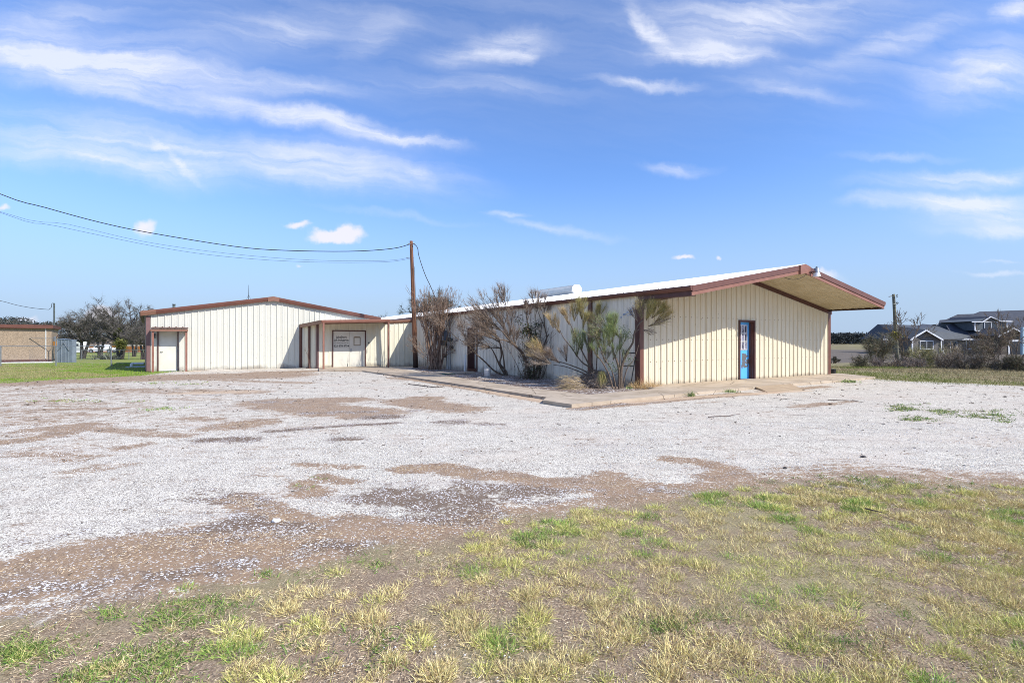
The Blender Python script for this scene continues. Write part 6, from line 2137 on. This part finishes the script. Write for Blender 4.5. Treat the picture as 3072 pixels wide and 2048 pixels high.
    def window(x0, x1, y0, y1, Z, par=e, bars=(1,)):
        a, b = w(x0, y1, Z), w(x1, y0, Z); t = .13
        mb = MB(); mb.box(a.x, b.x, Z - .06, Z, a.z, b.z); f = mb.build('window', trim, par)
        mb = MB(); mb.box(a.x + t, b.x - t, Z - .08, Z - .065, a.z + t, b.z - t); mb.build('glass_pane', M['glass'], f)
        mb = MB(); xm = (a.x + b.x) / 2; mb.box(xm - .04, xm + .04, Z - .10, Z - .085, a.z + t, b.z - t); mb.build('mullion', trim, f)
    window(1900, 2055, 435, 525, 95.44, dm)
    for (x0, x1, y0, y1, Z) in ((925, 1003, 645, 760, 94.95), (1168, 1322, 648, 745, 91.55), (1435, 1592, 652, 790, 94.95), (1690, 1776, 644, 745, 94.95), (1822, 1905, 640, 745, 94.95)):
        window(x0, x1, y0, y1, Z)
    for x, Z in ((788, 94.9), (1083, 91.5), (1412, 91.5)):
        q = w(x, 0, Z); mb = MB(); mb.box(q.x - .12, q.x + .12, Z - .08, Z, zb, ze); mb.build('corner_board', trim, e)
    # right porch gable with garage opening
    ap = w(2230, 502, 90); l, r_ = w(2060, 592, 90), w(2420, 592, 90)
    mb = MB(); mb.prism([V(w(2090, 0, 90.5).x, 90.5, zb), V(w(2395, 0, 90.5).x, 90.5, zb), V(w(2395, 0, 90.5).x, 90.5, r_.z), V(ap.x, 90.5, ap.z - .3), V(w(2090, 0, 90.5).x, 90.5, l.z)], V(0, 5, 0)); mb.build('gable_wall', mat('brown_siding', (.10, .075, .06), (.07, .055, .045), scale=2), e)
    rake(l, ap, .25); rake(ap, r_, .25)
    mb = MB(); mb.add([l, ap, ap + V(0, 9, .1), l + V(0, 9, 0)], ((0, 1, 2, 3),)); mb.add([ap, r_, r_ + V(0, 9, 0), ap + V(0, 9, .1)], ((0, 1, 2, 3),)); mb.build('gable_roof', slate, e)
    a, b = w(2175, 815, 90.4), w(2350, 640, 90.4)
    mb = MB(); mb.box(a.x, b.x, 90.40, 90.48, a.z, b.z); f = mb.build('garage_opening', trim, e)
    mb = MB(); mb.box(a.x + .3, b.x - .1, 90.36, 90.39, a.z, b.z - .3); mb.build('dark_interior', M['glass'], f)
    q = w(2345, 0, 88); mb = MB(); mb.box(q.x - .12, q.x + .35, 88, 88.4, zb, w(0, 495, 88).z); mb.build('porch_post', mat('post_pale', (.30, .48, .55), (.4, .5, .55)), e)


big_house()


def right_pole():
    b = W(2692, 1019, 65); b = up(b, -1.2); t = W(2680.5, 882, 65)
    e = empty('utility_pole', b, 'old leaning grey utility pole standing among the brush before the slate-roofed house', 'utility pole')
    mb = MB(); mb.tube([b.lerp(t, i / 8) for i in range(9)], [.24 - .01 * i for i in range(9)], 10)
    mb.build('pole_shaft', mat('old_pole', (.20, .19, .12), (.11, .105, .085), rough=.9, scale=2), e, True)
    w = lambda x, y: W(2450 + x / 3.781, 850 + y / 3.781, 64.7)
    for pts, nm in ((((818, 150), (858, 142)), 'guy_stub'), (((905, 160), (915, 150), (905, 135), (918, 125)), 'insulator'), (((870, 235), (905, 238), (925, 222), (918, 212)), 'bracket'), (((888, 275), (900, 280)), 'bracket'), (((905, 212), (910, 225)), 'insulator')):
        mb = MB(); mb.tube([w(*p) for p in pts], .055, 5); mb.build(nm, M['meter_dark'], e)
    rs = np.random.RandomState(3)
    a = fuzz(rs, w(897, 592) , V(0, 0, .2), 350, .45, .10, [(.22, .20, .03), (.30, .24, .03), (.12, .14, .03)], .28, 1.0)
    tag(blades('mistletoe', *a, rs=rs, segs=1), 'yellow-green mistletoe ball beside the old leaning pole', 'mistletoe')


right_pole()


def brush(px, top, base_y, wpx, Z, seed, cols, label, n=4500, name='wild_shrub', limb=True, cat='shrub', up_=.25, group='brush in front of the slate-roofed house', tw=.30):
    n = int(n * .75)
    rs = np.random.RandomState(seed); r = random.Random(seed)
    b = W(px, 1019, Z); zb = CAMH - (base_y - HY) / F * Z
    b = up(b, zb)
    H = (base_y - top) / F * Z; R = wpx / F * Z / 2
    e = empty(name, b, label, cat, group)
    out = []
    for i in range(9):
        a = r.uniform(0, 6.28)
        grow(out, r, b + V(r.uniform(-.5, .5) * R, r.uniform(-.4, .4) * R, -.1), V(math.cos(a) * R * .8, math.sin(a) * R * .6, H * r.uniform(.7, 1.1)), max(H, R) * r.uniform(.45, .65), .035 * Z / 30, 1,
             dict(nch=[0, 5, 4, 0], ang=38, ratio=.55, up=.03, wob=.14, maxlev=3, seg=H * .12, taper=.5, t0=.2, rmin=.006 * Z / 25))
    limbs_mesh('stem', out, M['bark'], e, (5, 5, 4, 3))
    a = sprout(out, rs, int(n * .65), 1, H * tw * .7, .011 * Z / 25, cols, .7, up_, 0)
    nn = int(n * .35)
    th = rs.uniform(0, 6.28, nn); rr = np.sqrt(rs.rand(nn)) * R
    hh = H * (1 - (rr / R) ** 2 * .6) * rs.rand(nn) ** .8 * .8 * (.5 + .8 * vnoise(th * 2, rr, 1, seed))
    P = np.stack([b.x + np.cos(th) * rr, b.y + np.sin(th) * rr * .7, zb + hh], 1)
    D = rs.normal(size=(nn, 3)); D[:, 2] = np.abs(D[:, 2]) + up_
    c = np.array(cols)[rs.randint(0, len(cols), nn)] * rs.uniform(.6, 1.2, (nn, 1))
    b2 = (P, D, H * tw * .6 * rs.uniform(.5, 1.2, nn), .012 * Z / 25 * np.ones(nn), c)
    blades('foliage', *cat_arr(a, b2), parent=e, rs=rs, segs=1, bend=.5)


OL = [(.17, .165, .09), (.22, .20, .12), (.12, .12, .07), (.24, .19, .14)]
TN = [(.36, .29, .20), (.28, .22, .16), (.44, .36, .25)]
YG = [(.38, .36, .17), (.30, .29, .13), (.46, .41, .23)]
DG = [(.10, .105, .06), (.065, .065, .045), (.15, .13, .10)]
MV = [(.28, .225, .20), (.20, .165, .145), (.34, .28, .24)]
brush(2636, 1003, 1085, 75, 46, 101, OL, 'olive-brown rounded shrub immediately left of the old leaning pole', 6000, cat='shrub')
brush(2583, 1062, 1108, 62, 30, 102, DG + OL, 'low dark shrub at the left end of the brush row', 4500)
brush(2632, 1068, 1108, 60, 31, 103, MV, 'low mauve-brown shrub second from the left end of the brush row', 4000)
brush(2680, 1070, 1110, 75, 30, 104, MV + TN, 'low mauve-brown bramble below the foot of the old leaning pole', 4500)
brush(2742, 1064, 1112, 80, 29, 105, MV, 'mauve-brown bramble left of the yellow-green bush', 4500)
brush(2782, 1035, 1103, 80, 31, 106, YG, 'bright yellow-green rounded bush in the middle of the brush row', 6500)
brush(2836, 1055, 1114, 70, 28, 107, MV + TN, 'tan-mauve bramble just right of the yellow-green bush', 4500)
brush(2858, 1030, 1108, 45, 36, 108, TN, 'straw-coloured thin bush rising behind the tan-mauve bramble', 3000)
brush(2905, 1052, 1117, 90, 27, 109, DG + MV, 'broad dark thicket between the tan-mauve bramble and the dark multi-limbed tree', 7000)
brush(2950, 1018, 1105, 70, 30, 110, OL + MV, 'grey-olive bush behind the dark thicket', 4500)
brush(3010, 1068, 1120, 70, 26, 111, DG + MV, 'low dark thicket at the foot of the dark multi-limbed tree', 5500)
brush(3052, 1060, 1121, 60, 25.5, 112, OL + DG, 'olive bush at the right edge of the photo', 5000)
brush(3110, 1050, 1124, 80, 25, 113, OL, 'olive bush just beyond the right edge', 3000)
brush(2501, 1066, 1085, 34, 42, 114, DG, 'small dark shrub beside the right corner of the front gable wall', 2500, group=None)
brush(2715, 1045, 1095, 40, 40, 115, DG + OL, 'dark slim bush just right of the old leaning pole', 3000)


def wild_tree(px, base_y, top, Z, seed, wid, label, n=2600):
    r = random.Random(seed); rs = np.random.RandomState(seed)
    b = W(px, 1019, Z); zb = CAMH - (base_y - HY) / F * Z; b = up(b, zb)
    H = (base_y - top) / F * Z
    e = empty('wild_tree', b, label, 'tree')
    out = []
    for i in range(3):
        grow(out, r, b + V(r.uniform(-.2, .2), 0, 0), V((i - 1) * .45 * wid, r.uniform(-.2, .2), 1), H * .62, .05 * H / 3.5, 0, dict(nch=[5, 4, 4], ang=38, ratio=.52, up=.05, wob=.14, maxlev=3, seg=H * .07, taper=.45, t0=.25, rmin=.008 * Z / 27))
    limbs_mesh('trunk', out, M['bark'], e)
    blades('crown', *sprout(out, rs, n, 2, H * .09, .010 * Z / 27, BARK + OL, .6, .3), parent=e, rs=rs, segs=1)


wild_tree(2983, 1112, 990, 27, 7, 1.0, 'dark multi-limbed bare tree rising in front of the right gable of the slate-roofed house', 4200)
wild_tree(2712, 1080, 958, 50, 8, .6, 'thin leafless sapling tree immediately right of the old leaning pole', 700)
wild_tree(3040, 1110, 955, 32, 10, .9, 'bare twiggy tree near the right edge in front of the dark house', 1800)


def field_rows():
    rs = np.random.RandomState(77)
    # tall dry grass of the strip behind the lot (stuff)
    n = 60000
    x = rs.uniform(12, 34, n); y = rs.uniform(17, 32, n)
    px = CX + F * x / y; fy = (HY + F * CAMH / y) * .765625; fx = px * .765625
    lim2 = np.interp(fx, [1900, 1980, 2010, 2080, 2200, 2352, 2900], [860, 863, 870, 875, 880, 887, 905])
    k = (fy < lim2 + 2 + 3 * rs.rand(n)) & (fx > 1908) & (fnoise(x, y, .8) > .25)
    x, y = x[k], y[k]; n = len(x)
    green = fnoise(x, y, .35, 3)
    edge = np.clip((fy[k] - lim2[k] + 14) / 14, 0, 1)
    c = np.where(((green + edge * .22) > .58)[:, None], np.array([.17, .20, .045]), np.array([.34, .27, .15])) * rs.uniform(.7, 1.2, (n, 1))
    P = np.stack([x, y, zg(x, y) - .01], 1); D = rs.normal(size=(n, 3)) * .5; D[:, 2] = 1
    o = blades('meadow_grass', P, D, rs.uniform(.05, .16, n), .014, c, rs=rs, segs=1)
    tag(o, 'strip of short dry and green grass beyond the right side of the lot', None, None, 'stuff')
    # left lawn
    n = 90000
    x = rs.uniform(-34, -12, n); y = rs.uniform(18, 36, n)
    px = CX + F * x / y; fy = (HY + F * CAMH / y) * .765625; fx = px * .765625
    lim = np.interp(fx, [-900, 0, 120, 330, 420, 700], [895, 880, 872, 862, 850, 846])
    inside = ((x + 17.87) * .501 - (y - 24.5) * .8654 < 0) & ((x + 17.87) * .8654 + (y - 24.5) * .501 > -.05)
    k = (fy < lim + 3 * rs.rand(n)) & (fx < 440) & ~inside
    x, y, fx = x[k], y[k], fx[k]; n = len(x)
    g = fnoise(x, y, .5, 3)
    bright = np.clip((fx - 60) / 150, 0, 1)
    c = np.where((g < .40 + .28 * bright)[:, None], np.array([.17, .27, .03]), np.array([.30, .26, .12])) * rs.uniform(.7, 1.2, (n, 1))
    P = np.stack([x, y, zg(x, y) - .01], 1); D = rs.normal(size=(n, 3)) * .5; D[:, 2] = 1
    tag(blades('lawn_grass', P, D, rs.uniform(.04, .11, n), .016, c, rs=rs, segs=1), 'bright green and straw lawn left of the gabled shed', None, None, 'stuff')


field_rows()


# ------------------------------------------------------------------ FOREGROUND TURF AND STONES
def masks_at(x, y):
    return fields(x, y)


def foreground():
    rs = np.random.RandomState(99)

    def sample(n, ymin, ymax, fac=1.08):
        # uniform over the visible wedge
        y = np.sqrt(rs.uniform(ymin ** 2, ymax ** 2, n)); x = y * rs.uniform(-fac, fac, n)
        return x, y
    # tufts: each a rosette of blades
    x, y = sample(15000, 2.05, 9.5)
    d, dk, turf, *_ = fields(x, y)
    dens = fnoise(x, y, 1.3, 1)
    right = np.clip((CX + F * x / y - 700) / 1500, 0, 1)
    keep = (turf > .38 + .25 * rs.rand(len(x))) & (rs.rand(len(x)) < np.clip((dens - .42 + .20 * right) * 4.5, .05, 1)) & (fnoise(x, y, 5.5, 12) > .40 - .08 * right) & (rs.rand(len(x)) < .30 + .7 * right)
    x, y, dens, right = x[keep], y[keep], dens[keep], right[keep]
    nt = len(x)
    k = 30
    green = fnoise(x, y, .9, 6)
    gsm = fnoise(x, y, 3.1, 8)
    typ = np.where(gsm > .70, 2, np.where(green + .3 * (rs.rand(nt) - .5) > .56, 1, 0))   # 2 bright weed, 1 green-straw, 0 straw
    cols = {0: np.array([[.62, .52, .25], [.74, .62, .34], [.54, .46, .21], [.58, .44, .25], [.38, .26, .14]]), 1: np.array([[.44, .44, .12], [.56, .51, .18], [.34, .37, .09], [.60, .54, .24]]), 2: np.array([[.17, .32, .07], [.24, .38, .09], [.13, .25, .05]])}
    P = []; D = []; C = []; L_ = []; Wd = []
    for t in (0, 1, 2):
        i = np.where(typ == t)[0]
        if not len(i): continue
        kk = k if t < 2 else 16
        X = np.repeat(x[i], kk); Y = np.repeat(y[i], kk); m = len(X)
        size = np.repeat(rs.uniform(.5, 1.35, len(i)), kk)
        rad = (.026 if t < 2 else .035) * size
        off = rs.normal(size=(m, 2)) * rad[:, None]
        P.append(np.stack([X + off[:, 0], Y + off[:, 1], np.full(m, -.006)], 1))
        dd = rs.normal(size=(m, 3)) * (.55 if t < 2 else .95); dd[:, :2] += off * 12; dd[:, 2] = rs.uniform(.45, 1.2, m) * (1 if t < 2 else .6)
        D.append(dd)
        tone = np.repeat(rs.uniform(.78, 1.18, len(i)), kk)
        C.append(cols[t][rs.randint(0, len(cols[t]), m)] * (tone * rs.uniform(.75, 1.2, m))[:, None])
        L_.append(rs.uniform(.012, .045, m) * size * (1 if t < 2 else .75)); Wd.append(np.full(m, .0034 if t < 2 else .0075))
    # cushions: dense domed tufts with bare ground between them
    gx = []; gy = []
    yy = 2.0
    while yy < 9.5:
        st = .122 + .005 * yy
        xx = np.arange(-1.1 * yy, 1.1 * yy, st) + rs.uniform(0, st)
        gx.append(xx + rs.normal(size=len(xx)) * st * .38); gy.append(yy + rs.normal(size=len(xx)) * st * .38); yy += st
    gx = np.concatenate(gx); gy = np.maximum(np.concatenate(gy), 2.02)
    d, dk, turf, *_ = fields(gx, gy)
    pxx = CX + F * gx / gy
    right = np.clip((pxx - 500) / 1500, 0, 1)
    dn = fnoise(gx, gy, 1.1, 21)
    kp = (turf > .45 + .35 * rs.rand(len(gx))) & (rs.rand(len(gx)) < np.clip((dn - .36 + .32 * right) * 4.8, .05, .985))
    gx, gy, right, dn = gx[kp], gy[kp], right[kp], dn[kp]
    hue = fnoise(gx, gy, 2.4, 31) + .26 * (rs.rand(len(gx)) - .5)
    R_ = rs.uniform(.035, .105, len(gx)) * (.75 + .35 * right)
    nb = np.clip((R_ / .07) ** 1.6 * 210 * np.clip(4.5 / gy, .5, 1.15), 30, 430).astype(int)
    idx = np.repeat(np.arange(len(gx)), nb); m = len(idx)
    rr = np.sqrt(rs.rand(m)) * R_[idx]; th = rs.uniform(0, 6.283, m)
    q = rr / R_[idx]
    ox, oy = np.cos(th) * rr, np.sin(th) * rr * .9
    P.append(np.stack([gx[idx] + ox, gy[idx] + oy, np.full(m, -.005)], 1))
    dd = np.stack([np.cos(th) * q * .9, np.sin(th) * q * .9, np.ones(m) * .85], 1) + rs.normal(size=(m, 3)) * .33
    D.append(dd)
    pal = np.array([[.68, .59, .31], [.80, .70, .41], [.56, .50, .24], [.44, .33, .19]])
    palg = np.array([[.52, .52, .18], [.66, .61, .26], [.42, .45, .14], [.74, .66, .34]])
    palb = np.array([[.24, .38, .09], [.32, .45, .12], [.18, .30, .07], [.50, .50, .18]])
    tcol = rs.randint(0, 4, m)
    c0 = pal[tcol]; c1 = palg[tcol]; c2 = palb[tcol]
    h = hue[idx]
    cc_ = np.where((h > .68)[:, None], c2, np.where((h > .47)[:, None], c1, c0))
    C.append(cc_ * np.array([1.14, 1.12, 1.0]) * (rs.uniform(.85, 1.12, len(gx))[idx] * rs.uniform(.72, 1.2, m))[:, None])
    L_.append(rs.uniform(.020, .060, m) * (1.1 - .35 * q) * (.8 + R_[idx] * 4)); Wd.append(np.full(m, .0031) * np.clip(gy[idx] / 3.5, 1, 2))
    o = blades('turf_grass', np.concatenate(P), np.concatenate(D), np.concatenate(L_), np.concatenate(Wd), np.concatenate(C), bend=.8, rs=rs, segs=2)
    tag(o, 'patchy straw and green grass tufts across the foreground', None, None, 'stuff')
    # flat straw litter
    x, y = sample(640000, 2.05, 9.5)
    d, dk, turf, *_ = fields(x, y)
    cl = fnoise(x, y, 6, 3)
    keep = ((turf > .25 + .5 * rs.rand(len(x))) | (d > .75 + .3 * rs.rand(len(x)))) & (cl > .20 + .36 * rs.rand(len(x)))
    x, y = x[keep], y[keep]; n = len(x)
    D = rs.normal(size=(n, 3)); D[:, 2] = rs.uniform(-.02, .35, n)
    c = np.array([[.70, .56, .38], [.52, .39, .26], [.82, .70, .50], [.24, .16, .10], [.60, .47, .31]])[rs.randint(0, 5, n)] * rs.uniform(.7, 1.2, (n, 1))
    o = blades('straw_litter', np.stack([x, y, np.full(n, .004)], 1), D, rs.uniform(.010, .042, n), .0028, c, bend=.5, rs=rs, segs=1)
    tag(o, 'scatter of dead straw lying flat on the foreground soil', None, None, 'stuff')
    # isolated weeds and grass dots along gravel edge, and patches in the gravel at right
    pts = []
    for (cx_, cy_, n_, sx, sy) in ((2085, 935, 70, 22, 4), (2110, 962, 60, 24, 3), (2150, 945, 40, 30, 3), (2290, 955, 80, 50, 3), (2240, 945, 50, 50, 2), (2060, 942, 20, 10, 2), (2300, 967, 20, 40, 2),
                                   (1490, 905, 0, 1, 1), (1940, 1100, 80, 60, 8), (2060, 1110, 70, 120, 8), (1880, 1108, 60, 50, 8), (2170, 1115, 40, 90, 6), (880, 1302, 90, 16, 8), (860, 1270, 40, 24, 10), (700, 1335, 60, 40, 6), (830, 1290, 40, 14, 4),
                                   (740, 1312, 20, 10, 3), (620, 1320, 30, 20, 5), (1070, 1298, 90, 30, 6), (1220, 1245, 90, 40, 8), (100, 1480, 110, 70, 16), (330, 1420, 110, 80, 14), (450, 1395, 70, 60, 14), (400, 1510, 120, 110, 22), (680, 1510, 130, 130, 24), (620, 1440, 60, 60, 14), (820, 1450, 60, 60, 14),
                                   (300, 1560, 160, 90, 14), (40, 1500, 60, 30, 10), (1520, 1440, 60, 40, 10), (730, 1095, 40, 18, 4), (700, 1122, 40, 14, 6), (180, 920, 30, 60, 2), (360, 940, 30, 40, 2), (400, 880, 20, 60, 2), (620, 1065, 0, 1, 1), (960, 1290, 50, 30, 6), (1600, 1420, 60, 50, 10), (1900, 1480, 50, 60, 10)):
        for i in range(n_):
            q = gf(cx_ + rs.normal() * sx, cy_ + rs.normal() * sy); pts.append((q.x, q.y))
    pts = np.array(pts); kk = 14
    pts = pts[(fnoise(pts[:, 0], pts[:, 1], 2.5, 5) > .50) | (rs.rand(len(pts)) < .12)]
    X = np.repeat(pts[:, 0], kk); Y = np.repeat(pts[:, 1], kk); m = len(X)
    sc_ = np.clip(Y / 6, .75, 2.2)
    P = np.stack([X + rs.normal(size=m) * .03 * sc_, Y + rs.normal(size=m) * .03 * sc_, np.full(m, -.004)], 1)
    D = rs.normal(size=(m, 3)) * .8; D[:, 2] = rs.uniform(.3, 1, m)
    c = np.array([[.15, .27, .05], [.22, .34, .07], [.12, .21, .045], [.34, .36, .12], [.40, .36, .18]])[rs.randint(0, 5, m)] * rs.uniform(.7, 1.2, (m, 1))
    o = blades('green_weeds', P, D, rs.uniform(.02, .065, m) * sc_ ** .5, .006 * sc_, c, rs=rs, segs=2, bend=.7)
    tag(o, 'bright green low weeds dotted over dirt and gravel', None, None, 'stuff')
    # dark bits of leaf and twig blown over the gravel
    n = 2600
    y = rs.uniform(3.2, 25, n) ** 1.0; x = y * rs.uniform(-1.05, 1.05, n)
    d, dk, turf, lw, fd, sn = fields(x, y)
    inside = ((x - 4.14) * NF.x + (y - 16.2) * NF.y < 1.9) & ((x - 4.14) * NS.x + (y - 16.2) * NS.y < 3.2)
    k = (turf < .3) & (lw < .3) & (fd < .3) & ~inside
    x, y = x[k], y[k]; n = len(x)
    D = rs.normal(size=(n, 3)); D[:, 2] = rs.uniform(0, .12, n)
    c = np.array([[.07, .05, .035], [.12, .085, .06], [.20, .14, .09], [.05, .045, .04]])[rs.randint(0, 4, n)]
    o = blades('leaf_debris', np.stack([x, y, np.full(n, .012)], 1), D, rs.uniform(.02, .11, n) * np.clip(y / 11, .3, 1.5), (.006 + .009 * rs.rand(n)) * np.clip(y / 8, .5, 2), c, bend=.25, rs=rs, segs=2)
    tag(o, 'dark bits of leaf and twig scattered over the gravel', None, None, 'stuff')
    # loose white stones
    x, y = sample(90000, 2.3, 9.5)
    d, dk, turf, *_ = fields(x, y)
    cl = fnoise(x, y, 2.2, 2)
    pr = np.where(dk > .75, .06, np.where(dk > .4, .20, np.where(d > .5, .045, .42))); pr = np.where(turf > .5, .05 * (cl > .62), pr)
    keep = rs.rand(len(x)) < pr * np.clip(cl * 2, .2, 1.3)
    x, y = x[keep], y[keep]; n = len(x)
    base = np.array([[1, 0, 0], [-.6, .8, 0], [-.5, -.9, 0], [.1, 0, .75], [0, 0, -.3]])
    fc = np.array([[0, 1, 3], [1, 2, 3], [2, 0, 3], [1, 0, 4], [2, 1, 4], [0, 2, 4]])
    s = rs.uniform(.0035, .0095, n) * (1 + .5 * (rs.rand(n) > .95)); a = rs.uniform(0, 6.28, n)
    v = base[None] * rs.uniform(.6, 1.3, (n, 5, 3)) * s[:, None, None]
    ca, sa = np.cos(a)[:, None], np.sin(a)[:, None]
    vx = v[..., 0] * ca - v[..., 1] * sa + x[:, None]; vy = v[..., 0] * sa + v[..., 1] * ca + y[:, None]; vz = v[..., 2] + .004
    vv = np.stack([vx, vy, vz], -1).reshape(-1, 3)
    f = (fc[None] + (np.arange(n) * 5)[:, None, None]).reshape(-1, 3)
    me = bpy.data.meshes.new('loose_gravel')
    me.vertices.add(len(vv)); me.vertices.foreach_set('co', vv.reshape(-1))
    me.loops.add(f.size); me.loops.foreach_set('vertex_index', f.reshape(-1).astype(np.int32))
    me.polygons.add(len(f)); me.polygons.foreach_set('loop_start', (np.arange(len(f)) * 3).astype(np.int32)); me.polygons.foreach_set('loop_total', np.full(len(f), 3, np.int32))
    me.update(calc_edges=True)
    at = me.color_attributes.new('Col', 'FLOAT_COLOR', 'POINT')
    cc = np.ones((n, 5, 4)); cc[:, :, :3] = (rs.uniform(.50, .86, (n, 1)) * np.array([1, .975, .95]))[:, None, :]
    at.data.foreach_set('color', cc.reshape(-1))
    tag(link_mesh('loose_gravel', me, M['blade']), 'loose white stones strewn over the near lot', None, None, 'stuff')


foreground()
